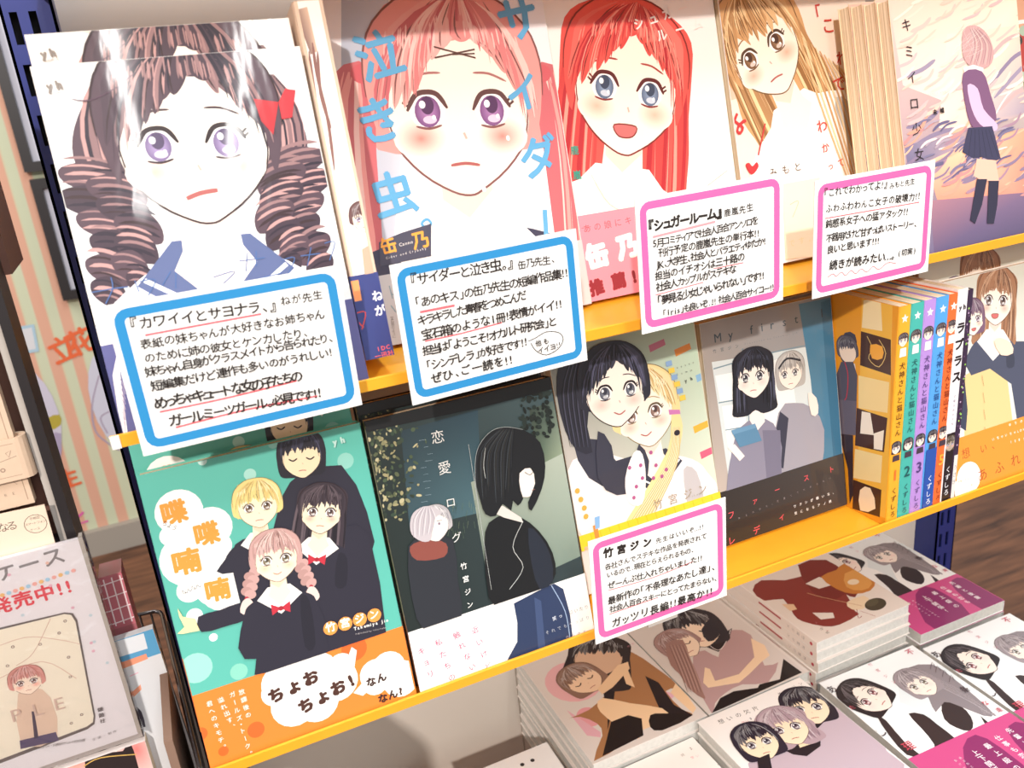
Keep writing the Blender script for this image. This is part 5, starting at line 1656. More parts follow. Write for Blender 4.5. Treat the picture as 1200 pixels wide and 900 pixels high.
  ('l','3c5044',0.6,[(46.2,111.8),(47.9,116)],0,0.8,False),
  ('l','3c5044',0.6,[(28.9,97.2),(30.5,101.4)],0,0.8,False),
  ('l','3c5044',0.6,[(35.5,108),(35.3,112.7)],0,0.8,False),
  ('l','7c8c6c',0.6,[(40.9,99.4),(40.9,104.1)],0,0.8,False),
  ('l','7c8c6c',0.6,[(45.1,113.6),(45.1,118.2)],0,0.8,False),
  ('l','3c5044',0.6,[(44.7,100.6),(45.9,104.9)],0,0.8,False),
  ('l','3c5044',0.6,[(42.6,100.4),(43.4,104.9)],0,0.8,False),
  ('l','3c5044',0.6,[(44.6,110.8),(44.4,115.5)],0,0.8,False),
  ('l','5c7058',0.6,[(30.5,110.2),(32.3,114.2)],0,0.8,False),
  ('l','7c8c6c',0.6,[(41.3,103.5),(43,107.6)],0,0.8,False),
  ('l','7c8c6c',0.6,[(35.8,112.8),(36.6,117.1)],0,0.8,False),
  ('l','3c5044',0.6,[(30.1,117.6),(31.1,121.9)],0,0.8,False),
  ('l','3c5044',0.6,[(59.3,101.2),(61.1,105.4)],0,0.8,False),
  ('l','5c7058',0.6,[(56.6,96.5),(56.8,101.2)],0,0.8,False),
  ('l','5c7058',0.6,[(41.6,96.2),(41.8,100.8)],0,0.8,False),
  ('d',110.9,180.7,1.6866,1.0229,'141c18',2.8359),
  ('d',122.8,155.4,2.2543,0.934,'141c18',2.8433),
  ('d',121.7,162.1,1.4757,1.7805,'24302c',0.9686),
  ('d',120.5,148.6,1.3905,1.3154,'141c18',1.9771),
  ('d',112.1,171.1,1.0625,1.1476,'141c18',1.0352),
  ('d',108.4,175.1,1.6575,1.4039,'141c18',1.2629),
  ('d',122.8,172,2.203,1.7327,'1c2420',0.0929),
  ('d',124.7,176.4,2.4553,1.2276,'1c2420',1.5765),
  ('d',120.8,154.9,1.6848,0.9944,'1c2420',0.6584),
  ('d',108.4,182.3,2.5203,1.1486,'24302c',1.2375),
  ('d',106.8,154.1,1.5238,1.0307,'24302c',2.6833),
  ('d',120.3,151.7,1.3536,1.4391,'24302c',1.0762),
  ('d',110.6,171.6,1.5257,1.4976,'141c18',2.2937),
  ('d',108.5,176.1,1.7018,1.5917,'24302c',2.7916),
  ('d',115.6,159.4,1.957,0.9059,'141c18',2.2657),
  ('d',112.4,155.6,1.5261,1.0548,'141c18',0.0781),
  ('d',102.1,159.4,2.5083,1.487,'24302c',2.6704),
  ('d',105.1,164.3,2.5825,0.9837,'141c18',1.7423),
  ('d',118.2,170.4,1.976,1.51,'1c2420',0.4157),
  ('d',122.3,169.5,1.6359,1.2543,'141c18',2.1539),
  ('d',112.8,181.4,2.0521,1.2713,'24302c',1.6858),
  ('d',118.6,171.3,2.2761,0.8835,'1c2420',0.3124),
  ('d',110.5,158.4,2.3648,1.7868,'1c2420',1.4893),
  ('d',112.1,164.8,1.5146,1.4569,'24302c',0.7717),
  ('d',117.7,143.3,2.007,0.9951,'141c18',2.8412),
  ('d',118.2,162.4,1.1069,1.0813,'141c18',1.8768),
  ('d',117.5,172.7,1.6193,0.9317,'1c2420',2.2787),
  ('d',106.2,158.6,1.121,1.5479,'141c18',0.2996),
  ('d',116,173.9,2.575,1.0285,'141c18',2.1933),
  ('d',111.6,160.7,1.1751,0.9396,'24302c',1.4537),
  ('d',109.6,158.4,1.0288,0.939,'24302c',2.5894),
  ('d',118.9,176.2,1.619,0.8373,'1c2420',0.51),
  ('d',109.2,157.1,1.7679,1.221,'141c18',0.6804),
  ('d',120.7,162.6,2.5404,0.9201,'141c18',2.1667),
  ('d',121.6,152.1,2.4065,0.9931,'141c18',2.4219),
  ('d',111.2,147,1.5226,1.6965,'24302c',1.2346),
  ('d',106.1,173.8,1.1995,1.4837,'1c2420',0.2111),
  ('d',123.6,174.7,2.4269,1.7206,'1c2420',1.3112),
  ('d',121.7,166,1.5896,1.7828,'141c18',0.5759),
  ('d',119.7,147,1.4965,0.8351,'141c18',1.2413),
  ('d',121.1,165.9,1.5136,0.9269,'141c18',1.8076),
  ('d',103.5,167.9,1.0767,0.8013,'1c2420',1.1222),
  ('d',108.4,164.8,1.7234,0.8781,'1c2420',2.6115),
  ('d',104.4,153.7,2.2627,1.3763,'1c2420',1.9144),
  ('d',112.7,151,2.3176,1.2738,'1c2420',2.6928),
  ('d',120.9,160.1,1.9743,1.656,'1c2420',2.1035),
  ('d',113.6,178.2,2.1361,1.2702,'1c2420',0.8125),
  ('d',107.6,147.9,1.9416,1.0359,'24302c',0.5786),
  ('d',120.4,146.8,2.1676,1.1869,'1c2420',1.422),
  ('d',119.1,170.8,1.7683,0.8149,'141c18',0.0577),
  ('d',115.9,145.9,1.2291,1.7162,'1c2420',0.7856),
  ('d',112.9,178.6,1.4204,1.0011,'24302c',1.9515),
  ('d',113.3,157.2,1.2949,1.2315,'24302c',0.5012),
  ('d',109.3,170.7,2.5526,1.7475,'1c2420',1.6479),
  ('d',122.3,149.6,2.453,1.7688,'1c2420',0.3657),
  ('d',103.8,156.5,1.427,1.6561,'24302c',2.836),
  ('d',124.8,171.2,2.2482,1.0338,'24302c',0.5271),
  ('d',103.9,152.5,1.5885,1.6838,'141c18',2.1224),
  ('d',115.3,180.9,1.5442,1.0276,'24302c',0.3326),
  ('d',120.5,153.4,2.428,1.7531,'141c18',2.066),
  ('d',116.9,158.5,2.2642,1.2602,'24302c',1.4867),
  ('d',122.8,159.1,2.1536,1.6321,'141c18',1.7549),
  ('d',122.6,172.3,2.5937,1.7508,'24302c',0.1307),
  ('d',105.5,171.4,1.8932,1.0568,'24302c',0.3019),
  ('d',110.8,178.3,2.5553,0.8781,'1c2420',0.2377),
  ('d',113.8,179.7,2.0403,1.6778,'141c18',2.1778),
  ('d',120.2,170.8,1.1889,1.0846,'24302c',2.9641),
  ('d',114.1,173,2.4652,0.9289,'141c18',2.9196),
  ('d',108.4,151.6,1.3996,1.177,'141c18',1.3771),
  ('d',108.9,148,1.2162,1.4936,'141c18',0.2384),
  ('d',108.8,158,2.0995,1.432,'1c2420',1.8566),
  ('d',120.7,157.5,1.8959,1.3555,'1c2420',0.5295),
  ('d',114.5,163.2,1.0273,1.2982,'1c2420',0.1945),
  ('d',112.3,176.8,1.7062,0.8093,'141c18',0.4727),
  ('d',103,155.3,2.4054,1.1728,'24302c',1.6141),
  ('d',113.7,156.8,2.0055,0.9821,'1c2420',2.7219),
  ('d',120.2,174.2,1.7859,1.2514,'24302c',0.7172),
  ('d',103.4,148.1,2.3862,0.9739,'1c2420',2.3645),
  ('d',119,181.3,2.5705,1.0076,'24302c',2.1208),
  ('d',107.8,145.4,1.9848,1.5738,'141c18',0.035),
  ('d',118.2,171.7,2.4414,1.5173,'1c2420',1.365),
  ('d',112.3,176.7,2.1217,1.7889,'141c18',2.3473),
  ('d',118.7,164.4,2.0929,1.1565,'141c18',1.379),
  ('d',113.9,154.6,2.1352,1.7353,'24302c',0.4438),
  ('d',103.8,158.6,2.3839,1.0257,'24302c',2.7961),
  ('d',120.1,154.7,1.6877,1.2908,'24302c',1.1866),
  ('d',114,169.9,1.0127,1.7994,'24302c',2.3546),
  ('d',101,153,1.5517,1.689,'24302c',2.8211),
  ('d',103.4,160.9,1.3591,0.8845,'24302c',1.6657),
  ('d',113.5,150.9,1.398,1.5969,'24302c',1.1753),
  ('l','a8c0cc',0.3,[(31.4,162.2),(35.8,161.6)],0,0.6,False),
  ('l','a8c0cc',0.3,[(33.5,157.2),(36.4,157)],0,0.6,False),
  ('l','a8c0cc',0.3,[(35,152.3),(38.6,151.9)],0,0.6,False),
  ('l','a8c0cc',0.3,[(32.5,148.4),(37.5,147.7)],0,0.6,False),
  ('l','a8c0cc',0.3,[(29,144.8),(32.7,144.4)],0,0.6,False),
  ('l','a8c0cc',0.3,[(29.8,140.1),(32.9,139.9)],0,0.6,False),
  ('l','a8c0cc',0.3,[(28.9,135.8),(33.7,135.1)],0,0.6,False),
  ('l','a8c0cc',0.3,[(29.2,131.2),(32.2,131)],0,0.6,False),
  ('l','a8c0cc',0.3,[(28.3,126.9),(32.2,126.4)],0,0.6,False),
  ('l','a8c0cc',0.3,[(25,123.3),(29.1,122.7)],0,0.6,False),
  ('l','a8c0cc',0.3,[(24.2,119),(28.6,118.3)],0,0.6,False),
  ('l','a8c0cc',0.3,[(23.4,114.6),(27.9,113.9)],0,0.6,False),
  ('p','16181a',[(-0.7,182.2),(127.2,181.8),(126.9,173.7),(73.9,173.2),(22.4,174.9),(0.6,175.3)],0),
  ('p','2a2d34',[(11.2,97.7),(24.4,100.6),(40.4,93.5),(38.5,65.9),(35.2,37.2),(11,39.6),(6.8,64.4)],2),
  ('p','8a4a40',[(12.3,97.3),(23.9,98.4),(35.5,92.6),(32.7,84.2),(14.8,87.4)],3),
  ('G',(30.3,95.4),(31,119.3),{'hair': 'b8b4b6','hair2': '807c84','hair3': 'e0dcdc','style': 'short','skin': 'f0e0d8','turn': 0.5,'noface': True,'blush': None,'strands': 20}),
  ('p','f2e4dc',[(31.1,111.3),(36.8,110.8),(37.4,104.8),(35.4,100.8),(30.9,98.6),(27.7,103.1)],2),
  ('d',33.6,106.5,0.7,0.9,'7c6c80',0),
  ('l','403840',0.3,[(32.3,108.6),(35.7,108.2)],4,0.0,False),
  ('p','c4bcc0',[(15.3,112.4),(18.8,118.2),(26,120.2),(32.4,117.8),(36.1,113.3),(32.2,111),(28.7,105.1),(26.1,97.8),(20.5,98.3),(14.9,104.6)],3),
  ('l','9c949c',0.4,[(24.8,119.9),(17.9,113.9),(15.5,102.1)],4,0.8,False),
  ('l','e0dadc',0.4,[(25.2,119.8),(19,113.6),(16.5,102)],4,0.8,False),
  ('l','b0a8b0',0.4,[(25.7,119.7),(20.1,113.3),(17.4,102)],4,0.8,False),
  ('l','9c949c',0.4,[(26.1,119.6),(21.1,113),(18.4,101.9)],4,0.8,False),
  ('l','e0dadc',0.4,[(26.5,119.4),(22.2,112.7),(19.3,101.9)],4,0.8,False),
  ('l','b0a8b0',0.4,[(27,119.3),(23.3,112.4),(20.3,101.8)],4,0.8,False),
  ('l','9c949c',0.4,[(27.4,119.2),(24.4,112.1),(21.3,101.7)],4,0.8,False),
  ('l','e0dadc',0.4,[(27.8,119.1),(25.5,111.8),(22.2,101.7)],4,0.8,False),
  ('l','b0a8b0',0.4,[(28.3,119),(26.5,111.4),(23.2,101.6)],4,0.8,False),
  ('l','9c949c',0.4,[(28.7,118.8),(27.6,111.1),(24.2,101.6)],4,0.8,False),
  ('l','e0dadc',0.4,[(29.1,118.7),(28.7,110.8),(25.1,101.5)],4,0.8,False),
  ('l','b0a8b0',0.4,[(29.6,118.6),(29.8,110.5),(26.1,101.5)],4,0.8,False),
  ('l','9c949c',0.4,[(30,118.5),(30.9,110.2),(27.1,101.4)],4,0.8,False),
  ('l','e0dadc',0.4,[(30.4,118.3),(32,109.9),(28,101.3)],4,0.8,False),
  ('p','121417',[(60.4,82.8),(66.3,97.6),(81.4,99.2),(94.5,89.4),(104.2,73.2),(107.5,56.2),(102.7,44.1),(83.7,39.1),(66.1,38.9),(56.7,48)],2),
  ('p','202632',[(92.7,86.3),(100,78.1),(104.9,63.1),(103.5,45.1),(93.2,42.2),(90.5,61.5)],2),
  ('p','d8cec6',[(68.4,105.2),(77.8,106.1),(89.2,94.5),(89.7,90.8),(77.4,97.9)],1),
  ('p','f0e4da',[(91.5,126),(101.4,125.7),(105.5,117.5),(104.9,114.1),(99.2,107.3),(94.2,107.5),(89.9,111)],2),
  ('p','14161a',[(62.8,129),(67.4,146.2),(77.6,155.7),(88.8,157),(101.4,152.2),(111.8,140.8),(112.5,124),(107.3,109.8),(97.2,97),(95.9,103.4),(103.1,114.6),(102,125.6),(93.6,124.2),(92.1,112.8),(92.8,106.7),(88.3,103.1),(85.5,107.5),(83,101.1),(78,107.2),(71.8,100.7),(65.1,103.8),(63.4,113.7)],2),
  ('l','262a30',0.45,[(85.7,156.6),(68.3,144.9),(63.6,125.6)],4,0.8,False),
  ('l','0a0c10',0.45,[(86.1,156.5),(69.4,144.6),(64.9,125.5)],4,0.8,False),
  ('l','3c4248',0.45,[(86.6,156.4),(70.5,144.3),(65.4,113.9)],4,0.8,False),
  ('l','30302c',0.45,[(87.1,156.3),(71.6,144),(66.9,122.8)],4,0.8,False),
  ('l','262a30',0.45,[(87.5,156.2),(72.7,143.7),(67.8,114.4)],4,0.8,False),
  ('l','0a0c10',0.45,[(88,156.1),(73.7,143.5),(68.3,120.9)],4,0.8,False),
  ('l','3c4248',0.45,[(88.5,156),(74.8,143.2),(70.4,122.2)],4,0.8,False),
  ('l','30302c',0.45,[(88.9,155.8),(75.9,142.9),(70,118.5)],4,0.8,False),
  ('l','262a30',0.45,[(89.4,155.7),(77,142.6),(71.4,121.1)],4,0.8,False),
  ('l','0a0c10',0.45,[(89.9,155.6),(78.1,142.3),(73.4,118.1)],4,0.8,False),
  ('l','3c4248',0.45,[(90.3,155.5),(79.2,142.1),(73.8,109.1)],4,0.8,False),
  ('l','30302c',0.45,[(90.8,155.4),(80.3,141.8),(75.8,117.1)],4,0.8,False),
  ('l','262a30',0.45,[(91.3,155.3),(81.4,141.5),(76.9,115.6)],4,0.8,False),
  ('l','0a0c10',0.45,[(91.8,155.2),(82.5,141.2),(78.1,113.9)],4,0.8,False),
  ('l','3c4248',0.45,[(92.2,155),(83.6,140.9),(77.8,109.3)],4,0.8,False),
  ('l','30302c',0.45,[(92.7,154.9),(84.7,140.6),(79,109.3)],4,0.8,False),
  ('l','262a30',0.45,[(93.2,154.8),(85.8,140.4),(80.6,117.1)],4,0.8,False),
  ('l','0a0c10',0.45,[(93.6,154.7),(87,140.1),(79.9,107.1)],4,0.8,False),
  ('l','3c4248',0.45,[(94.1,154.6),(88.1,139.8),(81.7,115.8)],4,0.8,False),
  ('l','30302c',0.45,[(94.6,154.5),(89.2,139.5),(83.3,113.6)],4,0.8,False),
  ('l','262a30',0.45,[(95,154.4),(90.3,139.2),(86.8,116.5)],4,0.8,False),
  ('l','0a0c10',0.45,[(95.5,154.2),(91.4,138.9),(86.1,119.1)],4,0.8,False),
  ('l','a8b0b0',0.3,[(61.9,111.8),(62.8,129),(67.4,146.2),(77.6,155.7),(88.8,157),(101.4,152.2)],4,0.4,False),
  ('l','c8ccc8',0.3,[(73.5,147),(70.1,135.7),(69.7,127.1)],4,0.6,False),
  ('l','2a2a30',0.4,[(97.3,123.8),(100.6,121.2),(103.4,122.8)],4,0.0,False),
  ('l','a06c64',0.3,[(99.8,110.7),(102.3,110.6)],4,0.0,False),
  ('l','c8ccc8',0.35,[(90,91.9),(79.6,76.9),(84.1,61),(71.8,49.2)],4,0.0,False),
  ('t','恋',37.1,158.5,49.7,158.1,9,'e4e4e0',0.0,0.0,False,1),
  ('t','愛',37.6,138,50.3,137.5,9,'e4e4e0',0.0,0.0,False,1),
  ('t','ロ',37.2,115.8,50,115.1,7,'e4e4e0',0.0,0.0,False,1),
  ('t','グ',36.6,92.3,49.5,91.4,7,'e4e4e0',0.0,0.0,False,1),
  ('t','竹',41,72.8,47,72.7,4.6,'e8e8e4',0.02,0.0,False,1),
  ('t','宮',40.8,64,46.8,63.8,4.6,'e8e8e4',0.02,0.0,False,1),
  ('t','ジ',40.5,55.1,46.5,55,4.6,'e8e8e4',0.02,0.0,False,1),
  ('t','ン',40.3,46.2,46.3,46,4.6,'e8e8e4',0.02,0.0,False,1),
  ('l','c8ccc8',0.2,[(62.6,152),(59.5,53.1)],4,0.0,False),
 ],
 'R2b_band': [
  ('p','f6f4f0',[(0,0),(128,0),(128,182),(0,182)]),
  ('p','2a3858',[(73.4,38.2),(73.3,24.2),(70.8,11.4),(62.9,3),(56.2,-5.7),(110.6,-5.2),(112.1,17.2),(110.4,36.6),(103.8,43.1)],0),
  ('p','3c4c70',[(88.5,37.6),(92.9,33.6),(89.3,-6.4),(83.7,-8.2)],0),
  ('l','94a8c4',0.6,[(102.2,41.8),(108.8,20.8),(108.8,-0.7),(107.7,-6.7)],4,0.0,False),
  ('l','c8d4e0',0.4,[(72.6,40.4),(71.5,21.7),(58.3,-1.5)],4,0.0,False),
  ('t','近いけど',43,33.9,48.8,-2.4,5,'c8587c',0.01,0.0,True,1),
  ('t','触れない、',29.9,34.2,39.3,-3.8,5,'c8587c',0.01,0.0,True,1),
  ('t','私たちの',17.4,33.8,22.9,-0.8,5,'c8587c',0.01,0.0,True,1),
  ('t','キョリ',5.4,32,9.6,6.6,5,'c8587c',0.01,0.0,True,1),
  ('t','笑っ',97.6,17.1,106.9,17.7,3.2,'e8ecf4',0.0,0.0,False,1),
  ('t','泣いたり',110.8,17.6,126.9,17.3,3.2,'888488',0.0,0.0,False,1),
  ('t','それでもやっぱり',90.9,9.3,126.8,9.7,3,'a8acb4',0.0,0.0,False,1),
  ('t','恋をする。',105,0.6,125.1,0.0,3.2,'9c8c94',0.0,0.0,False,1),
 ],
 'R2c': [
  ('v',[(0,0),(123,0),(123,182),(0,182)],['f0dcd4','e8e4d0','b4d0b8','8c948c']),
  ('p','b86c84',[(81.1,169.3),(94.8,171.6),(95.5,166.9),(81.6,164)],0),
  ('p','e08c3c',[(102.1,161.7),(116.2,164),(116.9,159.3),(102.7,156.4)],0),
  ('p','8cb8d8',[(117.3,138.8),(131.6,140.9),(132.4,136.1),(117.9,133.3)],0),
  ('p','e0b040',[(108.5,100.8),(122.9,102.7),(123.6,97.8),(109.1,95.3)],0),
  ('p','e05c74',[(4.7,100.9),(17.5,102.7),(18.1,98.1),(5.1,95.7)],0),
  ('p','f0b040',[(9,48.1),(22,49.5),(22.6,44.7),(9.4,42.7)],0),
  ('p','e0607c',[(111.2,79.9),(125.7,81.7),(126.5,76.7),(111.8,74.3)],0),
  ('p','f0e8e4',[(-2.8,90.1),(19.1,103.6),(52.2,88.5),(78.4,68.3),(86.3,25.3),(6.7,35.6)],2),
  ('p','efe8ea',[(64,72.2),(94.1,70.8),(112.7,41.9),(120.2,29.3),(69.4,16.6),(51.3,42.3)],2),
  ('p','3a3a48',[(8.3,112.7),(27.5,111),(39.7,91.8),(61.7,92.6),(56,77),(36.1,71.8),(15.7,85.2)],2),
  ('G',(70.3,95.1),(70.6,155.5),{'hair': 'f0d69a','hair2': 'c8a468','hair3': 'fbf0d0','style': 'short','turn': -0.35,'skin': 'fff0e0','eye': 'a8806c','blush': 'f8c0b0','strands': 50,'mouth': 'smile','body': 'f4ecec','coll': '3a3a48','bl': 3.6,'bw': 1.9,'bangs': 2}),
  ('p','f0d69a',[(94.1,124.2),(99.2,109.8),(97.8,96.8),(87.3,76),(69.8,53.9),(47.9,31.2),(29.3,34.1),(59.5,63.4),(83.4,88.4),(89.4,105.5)],2),
  ('l','c8a468',0.5,[(90.8,105.2),(80.1,77.9),(33.9,35.4)],4,0.7,False),
  ('l','fbf0d0',0.5,[(91.1,105.1),(80.5,77.8),(35.1,35.6)],4,0.7,False),
  ('l','e4c486',0.5,[(91.4,105),(80.9,77.7),(36.3,35.7)],4,0.7,False),
  ('l','c8a468',0.5,[(91.7,104.9),(81.4,77.6),(37.5,35.9)],4,0.7,False),
  ('l','fbf0d0',0.5,[(92,104.9),(81.8,77.5),(38.7,36.1)],4,0.7,False),
  ('l','e4c486',0.5,[(92.3,104.8),(82.2,77.3),(39.9,36.3)],4,0.7,False),
  ('l','c8a468',0.5,[(92.6,104.7),(82.7,77.2),(41.2,36.5)],4,0.7,False),
  ('l','fbf0d0',0.5,[(92.9,104.7),(83.1,77.1),(42.4,36.6)],4,0.7,False),
  ('l','e4c486',0.5,[(93.2,104.6),(83.5,77),(43.6,36.8)],4,0.7,False),
  ('l','c8a468',0.5,[(93.5,104.5),(84,76.9),(44.8,37)],4,0.7,False),
  ('l','fbf0d0',0.5,[(93.8,104.4),(84.4,76.8),(46,37.2)],4,0.7,False),
  ('l','e4c486',0.5,[(94,104.4),(84.9,76.7),(47.2,37.4)],4,0.7,False),
  ('l','c8a468',0.5,[(94.3,104.3),(85.3,76.5),(48.4,37.5)],4,0.7,False),
  ('l','fbf0d0',0.5,[(94.6,104.2),(85.7,76.4),(49.6,37.7)],4,0.7,False),
  ('l','e4c486',0.5,[(94.9,104.2),(86.2,76.3),(50.9,37.9)],4,0.7,False),
  ('l','c8a468',0.5,[(95.2,104.1),(86.6,76.2),(52.1,38.1)],4,0.7,False),
  ('l','fbf0d0',0.5,[(95.5,104),(87,76.1),(53.3,38.3)],4,0.7,False),
  ('l','e4c486',0.5,[(95.8,103.9),(87.5,76),(54.5,38.4)],4,0.7,False),
  ('l','c8a468',0.5,[(96.1,103.9),(87.9,75.8),(55.8,38.6)],4,0.7,False),
  ('l','fbf0d0',0.5,[(96.4,103.8),(88.4,75.7),(57,38.8)],4,0.7,False),
  ('l','e4c486',0.5,[(96.7,103.7),(88.8,75.6),(58.2,39)],4,0.7,False),
  ('l','c8a468',0.5,[(97,103.7),(89.2,75.5),(59.4,39.2)],4,0.7,False),
  ('d',93.7,99.8,2.6,2.2,'2c2430',0),
  ('p','c878b0',[(89.4,118.7),(98.9,116.5),(99.1,113.1),(89.5,114.8)],0),
  ('p','2c2c38',[(18.3,181.6),(7.7,172.1),(1.7,150.6),(3.4,123.4),(10,107.2),(21.8,102.9),(21.1,122.2),(28,152.1)],2),
  ('l','14141c',0.6,[(20.2,177.5),(5.8,150.9),(5.2,110.9)],4,0.7,False),
  ('l','4c4c60',0.6,[(20.9,177.3),(7,150.6),(6.3,110.7)],4,0.7,False),
  ('l','20202a',0.6,[(21.6,177.2),(8.1,150.4),(7.3,110.4)],4,0.7,False),
  ('l','14141c',0.6,[(22.2,177.1),(9.3,150.1),(8.4,110.1)],4,0.7,False),
  ('l','4c4c60',0.6,[(22.9,176.9),(10.5,149.8),(9.4,109.9)],4,0.7,False),
  ('l','20202a',0.6,[(23.5,176.8),(11.7,149.6),(10.5,109.6)],4,0.7,False),
  ('l','14141c',0.6,[(24.2,176.6),(12.9,149.3),(11.5,109.3)],4,0.7,False),
  ('l','4c4c60',0.6,[(24.9,176.5),(14,149),(12.6,109.1)],4,0.7,False),
  ('l','20202a',0.6,[(25.5,176.4),(15.2,148.8),(13.7,108.8)],4,0.7,False),
  ('l','14141c',0.6,[(26.2,176.2),(16.4,148.5),(14.7,108.5)],4,0.7,False),
  ('l','4c4c60',0.6,[(26.8,176.1),(17.6,148.2),(15.8,108.2)],4,0.7,False),
  ('l','20202a',0.6,[(27.5,176),(18.8,148),(16.8,108)],4,0.7,False),
  ('l','14141c',0.6,[(28.2,175.8),(20,147.7),(17.9,107.7)],4,0.7,False),
  ('l','4c4c60',0.6,[(28.8,175.7),(21.2,147.4),(19,107.4)],4,0.7,False),
  ('G',(45.5,116.2),(49.4,177.7),{'hair': '2c2c38','hair2': '14141c','hair3': '5a5a74','style': 'short','turn': 0.35,'skin': 'fff2e6','eye': '707888','blush': 'f8ccc0','strands': 60,'mouth': 'smile','bangs': 2}),
  ('p','3a3a48',[(28.6,117.2),(37.6,104),(38.8,86.8),(53.8,89.4),(60,99.6),(66.3,84.9),(57.2,67.4),(35.2,66.8),(22.5,83.4)],2),
  ('p','fdf4ee',[(44.4,77.5),(54.7,94.4),(61.5,91.4),(61.2,72.9),(55,54.7),(44,59.1)],3),
  ('d',49.2,84.1,1.5,1.5,'b05888',0),
  ('d',58.6,83.5,1.5,1.5,'b05888',0),
  ('d',68.8,90.8,1.5,1.5,'b05888',0),
  ('d',71.4,80.2,1.5,1.5,'b05888',0),
  ('d',75,70.6,1.5,1.5,'b05888',0),
  ('d',52.3,68.7,1.5,1.5,'b05888',0),
  ('d',67.6,71.2,1.5,1.5,'b05888',0),
  ('d',58.4,73.7,1.5,1.5,'b05888',0),
  ('d',79.5,74.7,1.5,1.5,'b05888',0),
  ('d',48.8,61.1,1.5,1.5,'b05888',0),
  ('d',4.7,78.5,2,2,'f0a848',0),
  ('d',6.3,71.6,2,2,'f0a848',0),
  ('d',7.8,64.7,2,2,'f0a848',0),
  ('d',8,58.2,2,2,'f0a848',0),
  ('p','e89040',[(12.1,49.8),(15.7,50),(16.1,32.8),(12.5,32.5)],0),
  ('p','88b4e0',[(14.6,55.6),(18.9,55.7),(17.3,46.9),(13.7,46.7)],0),
  ('t','Season',96.6,147.2,118.1,148.5,2.2,'606860',0.0,0.0,False,1),
  ('t','Gamm',98.7,142.2,115.7,143.1,2.2,'606860',0.0,0.0,False,1),
  ('t','yh',105.2,135.5,115.3,136.6,3.4,'606860',0.05,0.0,False,1),
  ('p','88a8d0',[(92.6,154.6),(97.9,154.8),(98,150.9),(92.7,150.7)],0),
  ('p','e8c850',[(94,149.1),(99.3,149.2),(99.4,145.3),(94.1,145.2)],0),
  ('p','88a8d0',[(95.5,143.6),(100.8,143.7),(100.9,139.8),(95.6,139.6)],0),
  ('p','e8c850',[(97,138),(102.3,138.1),(102.4,134.2),(97,134.1)],0),
  ('p','88a8d0',[(98.4,132.4),(103.8,132.5),(103.8,128.6),(98.5,128.5)],0),
  ('p','e8c850',[(99.9,126.8),(105.2,126.9),(105.3,122.9),(100,122.8)],0),
  ('t','竹宮ジン',61.2,47.5,115.4,48.7,8.5,'a09078',0.0,0.0,False,1),
  ('t','Takemiya Jin',94.9,48.2,120,47.5,2,'a09078',0.0,0.0,False,1),
 ],
 'R2c_band': [
  ('p','f6ce34',[(0,0),(123,0),(123,182),(0,182)]),
  ('l','e8b820',0.5,[(9,48.1),(10.1,38.6)],4,0.0,False),
  ('l','e8b820',0.5,[(16.7,47.8),(17.8,38.2)],4,0.0,False),
  ('l','e8b820',0.5,[(24.5,47.5),(25.7,37.9)],4,0.0,False),
  ('l','e8b820',0.5,[(32.4,47.2),(33.6,37.5)],4,0.0,False),
  ('l','e8b820',0.5,[(40.4,46.8),(41.6,37.1)],4,0.0,False),
  ('l','e8b820',0.5,[(48.4,46.5),(49.6,36.8)],4,0.0,False),
  ('l','e8b820',0.5,[(56.5,46.2),(57.8,36.4)],4,0.0,False),
  ('l','e8b820',0.5,[(64.7,45.9),(66,36)],4,0.0,False),
  ('l','e8b820',0.5,[(72.9,45.6),(74.3,35.7)],4,0.0,False),
  ('l','e8b820',0.5,[(81.3,45.2),(82.6,35.3)],4,0.0,False),
  ('l','e8b820',0.5,[(89.7,44.9),(91.1,34.9)],4,0.0,False),
  ('l','e8b820',0.5,[(98.2,44.6),(99.6,34.5)],4,0.0,False),
  ('l','e8b820',0.5,[(106.7,44.2),(108.2,34.1)],4,0.0,False),
  ('l','e8b820',0.5,[(115.4,43.9),(116.9,33.8)],4,0.0,False),
  ('v',[(2.6,36.2),(11.1,36.3),(10.7,-29.3),(1.2,-29.4)],['d8b088','e4c49c','f0d8b8','d0a880']),
 ],
 'R2d': [
  ('v',[(0,0),(128,0),(128,182),(0,182)],['c8b8ac','a4a8ac','8c8c90','9c948e']),
  ('p','d4dcdc',[(7.5,150.7),(111.9,142.7),(122.8,22.5),(12.8,23.6)],0),
  ('p','f8f6f2',[(9.3,139.5),(34.9,138),(33.9,116.2),(11.4,118.6)],0),
  ('p','f8f6f2',[(12.5,114.3),(33.4,112.1),(34,61.1),(15.4,58.9)],0),
  ('p','f4f2ee',[(36.5,137.7),(81.2,140.6),(85.9,62.2),(38.9,67)],0),
  ('l','78909c',1,[(8.4,145.1),(60.6,146.3),(110.3,144.4)],4,0.0,False),
  ('l','6c8894',0.8,[(9.7,117.7),(56.9,113.7)],4,0.0,False),
  ('l','6c8894',0.8,[(36.9,155.3),(35.6,46.2)],4,0.0,False),
  ('l','8098a0',0.8,[(13.3,94.7),(37.7,92.2)],4,0.0,False),
  ('p','4c7c98',[(94.8,179.5),(127.9,179),(126.6,32.9),(102.5,31),(100.4,116.7)],0),
  ('p','3c6c88',[(117.1,176.8),(127.8,177.6),(126.6,32.9),(117.3,33.1)],0),
  ('t','My first  l',9.3,165,121.2,164.8,9.5,'44525c',0.008,0.0,False,1),
  ('t','竹宮ジン',7.6,157.4,35.5,157,3.2,'44525c',0.0,0.0,False,1),
  ('t','Presented by Takemiya Jin',38.8,157.7,91.5,156.6,1.7,'66707a',0.0,0.0,False,1),
